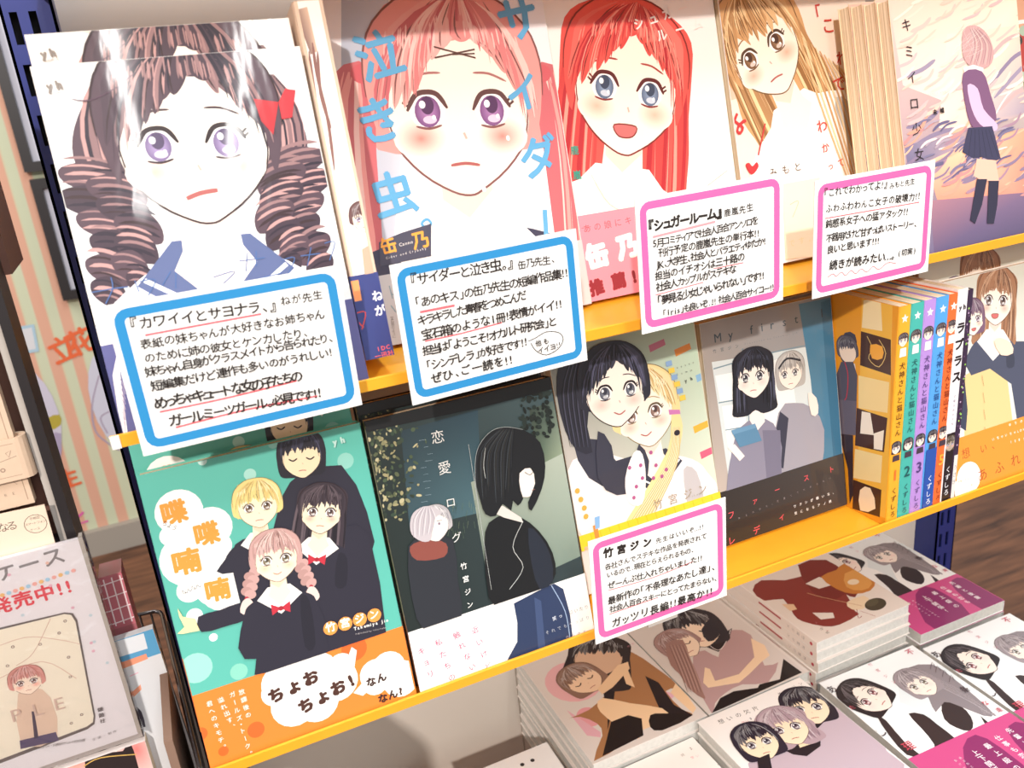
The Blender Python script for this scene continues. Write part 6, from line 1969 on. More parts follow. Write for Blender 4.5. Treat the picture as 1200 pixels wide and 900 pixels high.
  ('p','a09ca6',[(53,41.5),(65.2,96.2),(81.2,101),(99.7,92.4),(110.1,70.8),(102.9,35.4),(90.1,16.3)],2),
  ('p','3c3c4c',[(50.5,56.7),(67,97.2),(74.8,89.6),(65.2,49.2)],0),
  ('G',(80.7,112.5),(80.7,143.5),{'hair': 'b4b0ac','hair2': '88847f','hair3': 'd4d0cc','style': 'bob','turn': -0.2,'skin': 'f6e8dc','eye': '606068','blush': None,'strands': 24}),
  ('l','303038',1.6,[(69.2,132),(78.4,138.4),(91.7,134.2)],4,0.0,False),
  ('p','8c889a',[(6.1,36.4),(17.9,79.5),(27.9,93.9),(43.3,97.2),(59.2,89.1),(65.4,67.4),(58.9,39.9),(51.5,19.8),(16,22.7)],2),
  ('p','787488',[(47.9,86.1),(65.3,81.9),(62.3,39),(47.2,28.4)],0),
  ('p','f6ece4',[(40.5,109.1),(51.2,108),(51.1,92.5),(42,86.2),(36.6,97.4)],0),
  ('G',(43.6,114),(45.8,154.2),{'hair': '24242e','hair2': '121218','hair3': '4a4c60','style': 'long','L': 1.9,'turn': -0.25,'skin': 'fbeee4','eye': '505058','blush': 'f4d8d0','strands': 36}),
  ('p','5c88a8',[(18,93.5),(41.2,93.5),(46.1,78),(24.3,77.9)],0),
  ('p','6c98b8',[(18,93.5),(41.2,93.5),(41.6,89.8),(19.2,89.7)],0),
  ('p','f6ece4',[(13.2,80.7),(19.9,81.8),(28.3,69.7),(23,66.8)],0),
  ('p','f2e2d8',[(95.8,106.2),(104,100),(104.5,86.9),(97.4,87.1)],2),
 ],
 'R2d_band': [
  ('v',[(0,0),(128,0),(128,182),(0,182)],['2c2624','403836','54504e','3c3634']),
  ('t','マ',5.9,48.6,20.8,48.8,4.5,'e0545c',0.008,0.0,False,1),
  ('t','イ',26.4,53.1,41.5,53.3,4.5,'e0545c',0.008,0.0,False,1),
  ('t','フ',2.7,22.2,17.6,22.2,7,'e0545c',0.008,0.0,False,1),
  ('t','ァ',26.7,27.6,42,27.7,6,'e0545c',0.008,0.0,False,1),
  ('t','ー',49.2,30.8,64.9,30.9,6,'e0545c',0.008,0.0,False,1),
  ('t','ス',79.3,32.9,95.4,32.9,6,'e0545c',0.008,0.0,False,1),
  ('t','ト',106.3,33,122.9,33.1,6,'e0545c',0.008,0.0,False,1),
  ('t','レ',0.9,0.8,15.9,0.7,7.5,'e0545c',0.008,0.0,False,1),
  ('t','デ',25.4,2.2,40.8,2.1,7.5,'e0545c',0.008,0.0,False,1),
  ('t','ィ',50.9,6.6,66.7,6.5,7,'e0545c',0.008,0.0,False,1),
  ('t','ワタシが嫌いな、',70,13,115.5,13.8,2.9,'f0ece8',0.01,0.0,False,1),
  ('t','気になるアノ娘',70.3,6.9,112.9,6.9,2.9,'f0ece8',0.01,0.0,False,1),
  ('t','年上のひと。可愛くてたまらない',13.9,18.9,115,27.7,2,'94888a',0.0,0.0,False,1),
 ],
 'V1': [
  ('p','f0a42c',[(0,0),(128,0),(128,184.5),(0,184.5)]),
  ('p','f6c04c',[(91.3,187.3),(121.1,188.3),(129.2,7.8),(96.9,2.4)],0),
  ('p','fbe8b8',[(93.3,182.9),(109.7,188.8),(113.2,162.6),(92.9,160.8)],0),
  ('p','4a2c24',[(92.2,157.8),(121.7,157.8),(123.8,129.6),(93,129.6)],0),
  ('l','e8c87c',0.6,[(98.5,155.1),(104.2,146.7),(101.3,137.5),(111.9,133.3),(117.7,145.9),(110.4,155.1)],3,0.0,False),
  ('p','f6b040',[(102.3,149),(114,150.5),(114.7,141),(104.7,138.4)],2),
  ('p','fae0a0',[(91.8,120.6),(122.6,123.7),(122.7,98.2),(93.4,93)],0),
  ('p','4a2c24',[(91.6,92.5),(123,94),(121.7,64.2),(91.7,59)],0),
  ('p','fbf4e8',[(97.1,91.3),(105.9,92.7),(110.6,75),(96.5,71.5)],0),
  ('p','fbf4e8',[(110.5,76.4),(120.4,82.9),(120,65),(111.4,63.3)],0),
  ('p','fae4a8',[(91.9,56),(120.3,60.6),(120.2,36.3),(91.6,29.1)],0),
  ('p','4a2c24',[(91.7,27.5),(121.5,30.7),(121.4,5.7),(92.3,0.3)],0),
  ('p','f8e8d0',[(99.5,21.3),(110.1,27.4),(116.6,11.4),(100.7,2.5)],2),
  ('p','4e4a58',[(69.8,136.7),(75.5,152.6),(86.3,153.6),(88.7,142.8),(85.8,130.6),(76.9,125.3)],2),
  ('G',(81.4,127.2),(76.5,150.6),{'hair': '5c5664','style': 'short','noface': True,'strands': 14,'blush': None}),
  ('p','f0ece8',[(73.2,124.3),(87.7,129.6),(90,120.1),(81.3,113.2),(71.8,114.9)],0),
  ('p','5a5666',[(68.1,113.9),(73.1,127.2),(85.8,130.6),(90.9,120.3),(91.3,98.3),(84.4,90.1),(69.2,91.4)],0),
  ('l','d03848',0.8,[(76.8,128.2),(81,117.5),(80.2,97.9),(73,91.1)],4,0.0,False),
  ('p','6c6474',[(71,93.5),(91.3,98.3),(92.1,68.4),(70.6,62.3)],0),
  ('p','3c2c34',[(74.4,63.6),(89.4,67.4),(92.5,13.4),(89.2,3.8),(85.6,34.6)],0),
 ],
 'V1_spine': [
  ('p','f2ae34',[(0,0),(12,0),(12,184.5),(0,184.5)]),
  ('p','f4f8f4',[(6,178.1),(5.1,175.8),(2.6,175.6),(4.5,174),(3.9,171.6),(6,172.9),(8.1,171.6),(7.5,174),(9.4,175.6),(6.9,175.8)],0),
  ('G',(5.6,152.5),(5.6,163.5),{'hair': '4c3c40','style': 'short','strands': 4,'blush': None}),
  ('p','f6f2ee',[(3,151.5),(9,151.5),(9.4,144.5),(2.6,144.5)],0),
  ('G',(5.4,63.5),(5.4,74.5),{'hair': '3c3038','style': 'bob','strands': 4,'blush': None}),
  ('p','483c48',[(2.6,62.5),(9,62.5),(9.6,57.5),(2.2,57.5)],0),
  ('t','犬神さんと猫山さん',6,140.5,6,78.5,6.2,'5a3a20',0.005,0.0,True),
  ('t','1',2.6,40.5,9.6,40.5,13,'e87838',0.02),
  ('t','くずしろ',6,34.5,6,6.5,6,'5a3a20',0.005,0.0,True),
 ],
 'V2_spine': [
  ('p','4ab4a8',[(0,0),(13,0),(13,184.5),(0,184.5)]),
  ('p','f4f8f4',[(6.5,178.1),(5.6,175.8),(3.1,175.6),(5,174),(4.4,171.6),(6.5,172.9),(8.6,171.6),(8,174),(9.9,175.6),(7.4,175.8)],0),
  ('G',(6.1,152.5),(6.1,163.5),{'hair': '4c3c40','style': 'short','strands': 4,'blush': None}),
  ('p','f6f2ee',[(3.5,151.5),(9.5,151.5),(9.9,144.5),(3.1,144.5)],0),
  ('G',(5.9,63.5),(5.9,74.5),{'hair': '3c3038','style': 'bob','strands': 4,'blush': None}),
  ('p','483c48',[(3.1,62.5),(9.5,62.5),(10.1,57.5),(2.7,57.5)],0),
  ('t','犬神さんと猫山さん',6.5,140.5,6.5,78.5,6.2,'26585c',0.005,0.0,True),
  ('t','2',3.1,40.5,10.1,40.5,13,'26585c',0.02),
  ('t','くずしろ',6.5,34.5,6.5,6.5,6,'26585c',0.005,0.0,True),
 ],
 'V3_spine': [
  ('p','b890d8',[(0,0),(12,0),(12,184.5),(0,184.5)]),
  ('p','f4f8f4',[(6,178.1),(5.1,175.8),(2.6,175.6),(4.5,174),(3.9,171.6),(6,172.9),(8.1,171.6),(7.5,174),(9.4,175.6),(6.9,175.8)],0),
  ('G',(5.6,152.5),(5.6,163.5),{'hair': '4c3c40','style': 'short','strands': 4,'blush': None}),
  ('p','f6f2ee',[(3,151.5),(9,151.5),(9.4,144.5),(2.6,144.5)],0),
  ('G',(5.4,63.5),(5.4,74.5),{'hair': '3c3038','style': 'bob','strands': 4,'blush': None}),
  ('p','483c48',[(2.6,62.5),(9,62.5),(9.6,57.5),(2.2,57.5)],0),
  ('t','犬神さんと猫山さん',6,140.5,6,78.5,6.2,'54407c',0.005,0.0,True),
  ('t','3',2.6,40.5,9.6,40.5,13,'54407c',0.02),
  ('t','くずしろ',6,34.5,6,6.5,6,'54407c',0.005,0.0,True),
 ],
 'V4_spine': [
  ('p','58a4e4',[(0,0),(14,0),(14,184.5),(0,184.5)]),
  ('p','f4f8f4',[(7,178.1),(6.1,175.8),(3.6,175.6),(5.5,174),(4.9,171.6),(7,172.9),(9.1,171.6),(8.5,174),(10.4,175.6),(7.9,175.8)],0),
  ('G',(6.6,152.5),(6.6,163.5),{'hair': '4c3c40','style': 'short','strands': 4,'blush': None}),
  ('p','f6f2ee',[(4,151.5),(10,151.5),(10.4,144.5),(3.6,144.5)],0),
  ('G',(6.4,63.5),(6.4,74.5),{'hair': '3c3038','style': 'bob','strands': 4,'blush': None}),
  ('p','483c48',[(3.6,62.5),(10,62.5),(10.6,57.5),(3.2,57.5)],0),
  ('t','犬神さんと猫山さん',7,140.5,7,78.5,6.2,'28508c',0.005,0.0,True),
  ('t','4',3.6,40.5,10.6,40.5,13,'28508c',0.02),
  ('p','2c54a8',[(0,0),(14,0),(14,58),(0,58)],0),
  ('t','くずしろ',7,34.5,7,6.5,6,'f4f4f8',0.005,0.0,True),
 ],
 'V5_spine': [
  ('p','f07038',[(0,0),(10,0),(10,184.5),(0,184.5)]),
  ('p','f4f8f4',[(5,178.1),(4.1,175.8),(1.6,175.6),(3.5,174),(2.9,171.6),(5,172.9),(7.1,171.6),(6.5,174),(8.4,175.6),(5.9,175.8)],0),
  ('G',(4.6,152.5),(4.6,163.5),{'hair': '4c3c40','style': 'short','strands': 4,'blush': None}),
  ('p','f6f2ee',[(2,151.5),(8,151.5),(8.4,144.5),(1.6,144.5)],0),
  ('G',(4.4,63.5),(4.4,74.5),{'hair': '3c3038','style': 'bob','strands': 4,'blush': None}),
  ('p','483c48',[(1.6,62.5),(8,62.5),(8.6,57.5),(1.2,57.5)],0),
  ('t','犬神さんと猫山さん',5,140.5,5,78.5,6.2,'7c2c18',0.005,0.0,True),
  ('t','5',1.6,40.5,8.6,40.5,13,'fbb040',0.02),
  ('t','くずしろ',5,34.5,5,6.5,6,'7c2c18',0.005,0.0,True),
 ],
 'LP_spine': [
  ('p','f2eef0',[(0,0),(11,0),(11,186.5),(0,186.5)]),
  ('p','2a2226',[(0,0),(11,0),(11,66),(0,66)],0),
  ('t','くずしろ',5.5,36.5,5.5,8.5,6,'f4f4f8',0.005,0.0,True),
  ('t','yh',1,170,9.6,170,5.4,'3c3438',0.05),
  ('t','ラプラス',5.5,162,5.5,108,9.5,'241c20',0.04,0.0,True),
  ('t','の箱の中の少女',5.5,100,5.5,72,2.4,'7c6c84',0.0,0.0,True),
  ('G',(5,50),(5,64),{'hair': '5c5040','style': 'bob','strands': 6,'skin': 'b8a898'}),
 ],
 'TH_spine': [
  ('p','3c2c44',[(0,0),(6,0),(6,184.5),(0,184.5)]),
  ('p','e8e4e0',[(0,0),(6,0),(6,44),(0,44)],0),
  ('t','うさぎ',3,36,3,16,4.6,'8c8480',0.0,0.0,True),
  ('d',2.3591,140.8134,0.8,0.8,'a8d870',0),
  ('d',3.1468,84.935,0.8,0.8,'6c5070',0),
  ('d',2.5929,163.4123,0.8,0.8,'6c5070',0),
  ('d',3.9305,62.1944,0.8,0.8,'c0a0c0',0),
  ('d',2.5227,150.4686,0.8,0.8,'6c5070',0),
  ('d',3.9949,143.9619,0.8,0.8,'c0a0c0',0),
  ('d',3.2748,61.0929,0.8,0.8,'6c5070',0),
  ('d',1.553,143.4086,0.8,0.8,'6c5070',0),
  ('d',4.404,167.2138,0.8,0.8,'6c5070',0),
  ('d',1.2489,156.6652,0.8,0.8,'c0a0c0',0),
  ('d',1.5187,167.9211,0.8,0.8,'6c5070',0),
  ('d',1.9809,74.7795,0.8,0.8,'a8d870',0),
  ('d',3.8188,80.246,0.8,0.8,'a8d870',0),
  ('d',4.1594,112.9312,0.8,0.8,'c0a0c0',0),
  ('d',1.8809,165.7649,0.8,0.8,'c0a0c0',0),
  ('d',4.9803,146.4929,0.8,0.8,'6c5070',0),
  ('d',3.1287,77.3792,0.8,0.8,'6c5070',0),
  ('d',3.1509,103.1816,0.8,0.8,'c0a0c0',0),
  ('d',1.1284,130.1913,0.8,0.8,'6c5070',0),
  ('d',2.9686,106.996,0.8,0.8,'6c5070',0),
  ('d',3.4595,111.0441,0.8,0.8,'8ccc50',0),
  ('d',4.1287,140.677,0.8,0.8,'c0a0c0',0),
  ('d',1.7896,111.3208,0.8,0.8,'6c5070',0),
  ('d',4.4333,69.6052,0.8,0.8,'c0a0c0',0),
  ('d',1.7874,91.4061,0.8,0.8,'c0a0c0',0),
  ('d',2.6189,53.0635,0.8,0.8,'c0a0c0',0),
  ('d',1.4871,70.4124,0.8,0.8,'6c5070',0),
  ('d',3.7956,99.3965,0.8,0.8,'a8d870',0),
  ('d',3.6313,147.7168,0.8,0.8,'8ccc50',0),
  ('d',2.8368,81.1179,0.8,0.8,'8ccc50',0),
  ('d',4.0519,67.7935,0.8,0.8,'c0a0c0',0),
  ('d',3.7578,158.6063,0.8,0.8,'a8d870',0),
  ('d',1.8401,104.3053,0.8,0.8,'a8d870',0),
  ('d',1.6075,152.2933,0.8,0.8,'6c5070',0),
  ('d',1.0395,84.9576,0.8,0.8,'6c5070',0),
  ('d',3.2358,123.1271,0.8,0.8,'8ccc50',0),
  ('d',3.1274,146.5074,0.8,0.8,'6c5070',0),
  ('d',2.1733,140.3162,0.8,0.8,'8ccc50',0),
  ('d',1.5838,169.5118,0.8,0.8,'a8d870',0),
  ('d',4.6875,76.9295,0.8,0.8,'8ccc50',0),
 ],
 'R2e': [
  ('v',[(0,0),(128,0),(128,182),(0,182)],['f4f0ea','f0ece4','d4d4c4','e0e0d4']),
  ('p','e8c88c',[(23.8,101),(54.5,106.2),(73.2,90.2),(76.3,28.4),(15.4,36.3)],0),
  ('p','4c5064',[(25.1,111.7),(46.4,121.9),(76.7,119.4),(112.8,112),(113.1,19.1),(82.5,26.8),(77.4,81.7),(53.8,100.4),(31.5,99.3)],0),
  ('p','3c4054',[(11.4,81.8),(23.8,101),(23.9,71.5),(19.7,53.9),(12.4,59.4)],0),
  ('G',(64.3,135.9),(74.3,183.7),{'hair': 'a87858','hair2': '74503c','hair3': 'd0a888','style': 'long','L': 2,'turn': -0.15,'skin': 'ffeede','eye': '806050','mouth': 'open','blush': 'f8b8a8','strands': 40,'body': '4c5064','coll': 'fbf6f0','bl': 3,'bw': 1.6}),
  ('G',(37.7,132.4),(38.6,163.3),{'hair': '7c5c74','hair2': '503c50','style': 'bob','turn': 0.3,'skin': 'ffeede','eye': 'a07890','mouth': 'open','blush': 'f8b8a8','strands': 22}),
  ('p','f8dcc4',[(60.6,122.6),(69,123.9),(80.6,117.1),(81.6,107.9),(67.2,109.4)],2),
  ('l','9c7444',0.3,[(43.2,96.8),(44.1,87.7)],4,0.0,False),
  ('l','9c7444',0.3,[(42.4,82.1),(43.3,72.9)],4,0.0,False),
  ('l','9c7444',0.3,[(41.5,67.4),(42.4,58.1)],4,0.0,False),
  ('l','9c7444',0.3,[(40.7,52.5),(41.6,43.2)],4,0.0,False),
  ('l','9c7444',0.3,[(39.9,37.6),(40.8,28.3)],4,0.0,False),
 ],
 'R2e_band': [
  ('p','f09434',[(0,0),(128,0),(128,182),(0,182)]),
  ('d',17.5,13.1,14,14,'fbf6ee',0),
  ('d',9.3,4,12,12,'fbf6ee',0),
  ('t','い、',30.9,30.8,53.5,31.1,9,'b05020',0.0,0.0,False,1),
  ('t','あふれ',23.8,6.8,84.9,10.7,12,'a84c20',0.0,0.0,False,1),
  ('t','想',6.8,31,26.9,31.8,10,'b05020',0.0,0.0,False,1),
  ('t','ゆりの',67.8,45.9,89,45.4,3,'fdf6e8',0.02,0.0,False,1),
  ('t','いちゃいちゃLOVE',47.1,38.1,92.4,37.6,2.9,'fdf6e8',0.02,0.0,False,1),
  ('t','100点',68.1,30.5,91.4,29.3,3.2,'fdf6e8',0.02,0.0,False,1),
  ('t','特製イラスト',4.3,12.1,20.3,11.6,2.2,'f0a060',0.0,0.0,False,1),
  ('t','ペーパー付',5.5,5.8,21.5,5.2,2.2,'f0a060',0.0,0.0,False,1),
  ('t','限定版',6.7,-0.6,18.7,-0.9,2.2,'f0a060',0.0,0.0,False,1),
 ],
 'G1': [
  ('p','ded6d0',[(0,0),(128,0),(128,182),(0,182)]),
  ('d',37.7,110.5,30,32,'e8b4b8',0),
  ('d',26.3,56,12,14,'e4a0a8',0),
  ('d',71.5,119.2,24,26,'ded0cc',0),
  ('p','e2b0bc',[(11.6,75.6),(26.4,32),(23,26.1),(12.7,34.6)],0),
  ('p','e4b4c4',[(109,53.7),(118.1,39.6),(106.7,34.7)],0),
  ('p','a87850',[(8.3,63.7),(31,64.4),(59.7,76.6),(85,95.2),(97.5,123.6),(114.9,120),(123.3,85.3),(128.2,54.4),(125.3,47.1),(112.1,49),(111.5,18),(116,7.2),(71.1,16.9),(43.4,9.4),(2.7,3.1),(25.6,27.3),(29.1,43.6),(19,60.3)],2),
  ('p','241c20',[(43.7,48.8),(58.9,85.9),(71.5,119.2),(85.2,120.9),(75.1,85.5),(52.9,54.6),(33.2,30.7)],0),
  ('p','241c20',[(106.7,79.3),(113.2,63.3),(108.3,28.1),(116,7.2),(87.9,12.6),(96.3,43.6)],0),
  ('p','f2d0a8',[(40.8,64.4),(51.4,72.6),(71.5,52.3),(95.4,30),(91.9,15.6),(61.8,14.4),(53,6.5),(41.3,44.7)],2),
  ('p','1e181a',[(41.9,39),(61.2,38.7),(70.3,28),(59.6,7.9),(35.9,6.2),(12.7,4.6)],0),
  ('p','1e181a',[(80.1,27.8),(92.9,23.2),(116,7.2),(78.7,4.7),(71.3,14.1)],2),
  ('p','f2d0a8',[(128.2,54.4),(129.8,47.5),(124.4,13.3),(117.4,9.1),(115.1,44.3)],0),
  ('G',(61.2,104.5),(100.9,161.7),{'hair': '2c2428','style': 'long','L': 1.8,'skin': 'd8b498','noface': True,'strands': 12,'blush': None}),
  ('G',(53.2,84.8),(39.3,133.3),{'hair': '8c6c5c','style': 'bob','skin': 'f2d0b0','closed': True,'strands': 12,'blush': None}),
  ('p','f0cca4',[(53.1,86.3),(90.4,108),(102.7,107.2),(98.5,96.8),(68.1,80.6),(53.8,77)],0),
  ('p','f0cca4',[(92,107),(95.6,95.3),(87.8,69),(82.9,77.9)],0),
  ('t','竹宮ジン',113.9,127.4,139.5,133,3,'d08898',0.0,0.0,False,1),
 ],
 'G2': [
  ('p','d6cec8',[(0,0),(122,0),(122,182),(0,182)]),
  ('p','b89898',[(103.7,94.3),(113.8,77.4),(92.9,29.7),(108.5,26.8),(78.7,7.4),(55.2,18.3),(32.7,16.7),(15,9.9),(3.6,0.0),(16.8,43.8),(37.6,78.9),(55.2,81.7),(60.7,65),(85.1,91.3)],2),
  ('p','241c20',[(57.2,90.7),(82.7,103.5),(90.4,95.2),(104,97.7),(87.7,82.7),(65.9,71.9),(61.6,81.2)],0),
  ('l','f0e8e4',0.7,[(63.9,93.6),(67.6,74.2),(86.2,83.6),(100.5,96.2)],4,0.0,False),
  ('p','1e1a1c',[(3.6,0.0),(23.8,13.3),(41.5,14.5),(65.1,6.5),(69.8,9.6),(92.3,5.3),(116.6,28.3),(118.3,2.1)],1),
  ('p','f0d2b0',[(110,72.7),(114.8,56),(108.2,39.9),(93.5,35.7),(70.9,27.1),(53.9,22),(22.7,31.5),(22.8,40.3),(38.5,58.9),(41.4,54),(34.8,36.3),(62,32.4),(92.8,45.8)],0),
  ('G',(60.2,85.5),(75.8,152.9),{'hair': '2c2830','style': 'bob','skin': 'f4dcc4','turn': -0.4,'closed': True,'strands': 18,'blush': None}),
  ('p','2c2830',[(73.3,112.8),(99.8,126.5),(100.2,111.1),(81.9,93.2),(67,91.7)],2),
  ('G',(42.3,79.4),(32.5,130.4),{'hair': 'a48480','hair2': '806058','style': 'short','skin': 'f4dcc4','closed': True,'strands': 14,'blush': None}),
  ('p','9c7870',[(24,110.7),(45,108.5),(34.5,80.8),(24.5,51.5),(13.7,27.9),(9.3,19),(4.9,38.9),(9.4,63.6),(9.5,79.4)],2),
  ('l','7c5c54',0.8,[(27.1,108.8),(13.3,69.1),(0.5,35.6)],4,0.7,False),
  ('l','b89890',0.8,[(28.7,107.9),(14.8,68.2),(2,34.8)],4,0.7,False),
  ('l','7c5c54',0.8,[(30.3,106.9),(16.3,67.3),(3.5,33.9)],4,0.7,False),
  ('l','b89890',0.8,[(31.9,105.9),(17.8,66.4),(4.9,33)],4,0.7,False),
  ('l','7c5c54',0.8,[(33.5,105),(19.4,65.5),(6.4,32.2)],4,0.7,False),
  ('l','b89890',0.8,[(35.1,104),(20.9,64.6),(7.9,31.3)],4,0.7,False),
  ('l','7c5c54',0.8,[(36.7,103.1),(22.4,63.7),(9.3,30.5)],4,0.7,False),
  ('l','b89890',0.8,[(38.3,102.1),(23.9,62.8),(10.8,29.6)],4,0.7,False),
  ('l','7c5c54',0.8,[(39.8,101.2),(25.5,61.9),(12.3,28.7)],4,0.7,False),
  ('l','b89890',0.8,[(41.4,100.2),(27,61),(13.7,27.9)],4,0.7,False),
 ],
 'S': [
  ('p','eae2da',[(0,0),(128,0),(128,182),(0,182)]),
  ('p','8a3a34',[(123.2,75.8),(102.2,64.8),(79.8,78.8),(52.8,83.4),(43.3,93.5),(37.3,121.4),(57.2,161.6),(58.6,167.9),(87.5,171.1),(102.7,165.3),(115.8,147),(115.2,133.3),(105.6,106.1),(124.8,98)],2),
  ('p','7c302c',[(46.3,62),(11.9,70.7),(12.2,100.7),(2.5,119.2),(39.1,143.4),(43.6,133),(63.4,135.9),(70.5,112.5)],2),
  ('p','eae2da',[(96.6,141.1),(78.7,152.1),(83.5,159.7),(97.5,154.7)],0),
  ('p','eae2da',[(65.4,96),(59.8,111.4),(37.2,113.6),(43.3,93.5)],0),
  ('p','c8823c',[(41.7,94.5),(17.6,93),(-0.6,87.5),(-17.7,106.9),(-3.3,130.9),(16,142.5),(36,137.8),(44.3,121)],2),
  ('p','e0a458',[(14.7,103.3),(-6.1,108),(4.7,133.9),(23.6,137.7),(32.7,124.3)],2),
  ('d',19.2,120.8,7,5,'f2e2c4',0),
  ('p','f0dcbc',[(53.5,145.7),(29.2,145.8),(32.5,158.7),(49,163.1),(57.9,157.6)],2),
  ('d',30.4,163.7,14,9,'4c4638',0.2),
  ('d',31,159.6,9,5,'5c5644',0.2),
  ('l','d0a880',0.8,[(76.3,110.8),(68,125.5),(44.5,158.6)],4,0.0,False),
  ('p','e8c8a4',[(113.5,112.5),(102.7,119.1),(106,128.1),(114.1,126.8)],0),
  ('l','a03838',0.6,[(57.9,171.8),(63,172.2),(53.5,160.3)],4,0.0,False),
  ('l','a03838',0.5,[(52.7,164.4),(46.2,179)],4,0.0,False),
  ('t','ヘふぇ',106.9,152.4,106.3,176.4,4,'c08080',0.0,0.0,False,1),
  ('t','竹宮',110.5,163.9,108.3,178.5,4,'606050',0.0,0.0,False,1),
 ],
 'S_spine': [
  ('p','efe2d8',[(0,0),(12,0),(12,182),(0,182)]),
  ('p','b04448',[(3,92),(5.4,92),(5.4,128),(3,128)],0),
  ('d',6,174,2,2,'c03848',0),
  ('t','竹宮ジン',6,166,6,136,4.4,'8c807c',0.0,0.0,True),
 ],
 'F1': [
  ('p','eef2f2',[(0,0),(126,0),(126,182),(0,182)]),
  ('p','e0e8ea',[(66.6,145.3),(129.2,140.4),(80.6,59),(3.4,53.7)],2),
  ('p','f6f6f4',[(79.4,117.4),(104.6,116.1),(118.1,100.5),(116.8,66.8),(103.9,34.8),(63.6,44.5),(54.5,72.9),(61,94.2)],2),
  ('p','3a3234',[(80,104.9),(91.3,104.2),(92.4,87.7),(85,73.8),(73.6,67.5),(66.6,76.2),(65.9,89)],2),
  ('p','3a3234',[(97.6,77.2),(96.9,67.4),(91.2,41.5),(76.3,37.8)],1),
  ('p','8c8488',[(92.5,157.6),(116.8,150.3),(118.3,128.6),(115.2,98),(110.1,73),(100.2,75.7),(91.1,96.2),(83.9,105.4),(66.3,99.1),(75.2,115.5),(85.1,135.3)],2),
  ('l','6c6468',0.5,[(100.8,154.6),(105.9,129.6),(111.2,104.2),(101.6,75)],4,0.7,False),
  ('l','c4bcc0',0.5,[(100.5,153.9),(105.8,128.6),(111.1,103.2),(101.9,75)],4,0.7,False),
  ('l','a09698',0.5,[(100.3,153.3),(105.8,127.7),(111,102.1),(102.2,75)],4,0.7,False),
  ('l','787074',0.5,[(100.1,152.7),(105.7,126.7),(111,101.1),(102.4,74.9)],4,0.7,False),
  ('l','6c6468',0.5,[(99.9,152),(105.7,125.7),(110.9,100),(102.7,74.9)],4,0.7,False),
  ('l','c4bcc0',0.5,[(99.7,151.4),(105.6,124.7),(110.8,99),(103,74.9)],4,0.7,False),
  ('l','a09698',0.5,[(99.5,150.8),(105.6,123.8),(110.7,97.9),(103.3,74.8)],4,0.7,False),
  ('l','787074',0.5,[(99.3,150.1),(105.5,122.8),(110.6,96.9),(103.6,74.8)],4,0.7,False),
  ('l','6c6468',0.5,[(99.1,149.5),(105.5,121.8),(110.5,95.9),(103.9,74.8)],4,0.7,False),
  ('l','c4bcc0',0.5,[(98.9,148.9),(105.4,120.9),(110.4,94.8),(104.2,74.8)],4,0.7,False),
  ('l','a09698',0.5,[(98.7,148.2),(105.4,119.9),(110.4,93.8),(104.5,74.7)],4,0.7,False),
  ('l','787074',0.5,[(98.5,147.6),(105.3,119),(110.3,92.8),(104.8,74.7)],4,0.7,False),
  ('l','6c6468',0.5,[(98.2,147),(105.3,118),(110.2,91.8),(105.1,74.7)],4,0.7,False),
  ('l','c4bcc0',0.5,[(98,146.3),(105.2,117),(110.1,90.7),(105.4,74.6)],4,0.7,False),
  ('l','a09698',0.5,[(97.8,145.7),(105.2,116.1),(110,89.7),(105.7,74.6)],4,0.7,False),
  ('l','787074',0.5,[(97.6,145.1),(105.1,115.1),(110,88.7),(105.9,74.6)],4,0.7,False),
  ('l','6c6468',0.5,[(97.4,144.5),(105.1,114.2),(109.9,87.7),(106.2,74.6)],4,0.7,False),
  ('l','c4bcc0',0.5,[(97.2,143.8),(105,113.2),(109.8,86.7),(106.5,74.5)],4,0.7,False),
  ('l','a09698',0.5,[(97,143.2),(105,112.3),(109.7,85.7),(106.8,74.5)],4,0.7,False),
  ('l','787074',0.5,[(96.8,142.6),(104.9,111.4),(109.6,84.7),(107.1,74.5)],4,0.7,False),
  ('l','6c6468',0.5,[(96.6,142),(104.9,110.4),(109.5,83.7),(107.4,74.4)],4,0.7,False),
  ('l','c4bcc0',0.5,[(96.4,141.4),(104.8,109.5),(109.5,82.7),(107.7,74.4)],4,0.7,False),
  ('l','a09698',0.5,[(96.2,140.7),(104.8,108.5),(109.4,81.7),(108,74.4)],4,0.7,False),
  ('l','787074',0.5,[(96,140.1),(104.7,107.6),(109.3,80.7),(108.3,74.4)],4,0.7,False),
  ('l','6c6468',0.5,[(95.8,139.5),(104.7,106.7),(109.2,79.7),(108.6,74.3)],4,0.7,False),
  ('l','c4bcc0',0.5,[(95.6,138.9),(104.6,105.7),(109.1,78.7),(108.9,74.3)],4,0.7,False),
  ('l','a09698',0.5,[(95.4,138.3),(104.6,104.8),(109.1,77.7),(109.2,74.3)],4,0.7,False),
  ('l','787074',0.5,[(95.2,137.7),(104.5,103.9),(109,76.7),(109.5,74.2)],4,0.7,False),
  ('l','6c6468',0.5,[(95,137),(104.5,103),(108.9,75.7),(109.8,74.2)],4,0.7,False),
  ('l','c4bcc0',0.5,[(94.8,136.4),(104.4,102),(108.8,74.7),(110,74.2)],4,0.7,False),
  ('l','a09698',0.5,[(94.6,135.8),(104.4,101.1),(108.7,73.7),(110.3,74.2)],4,0.7,False),
  ('l','787074',0.5,[(94.4,135.2),(104.3,100.2),(108.7,72.7),(110.6,74.1)],4,0.7,False),
  ('l','6c6468',0.5,[(94.2,134.6),(104.3,99.3),(108.6,71.8),(110.9,74.1)],4,0.7,False),
  ('l','c4bcc0',0.5,[(94,134),(104.2,98.4),(108.5,70.8),(111.2,74.1)],4,0.7,False),
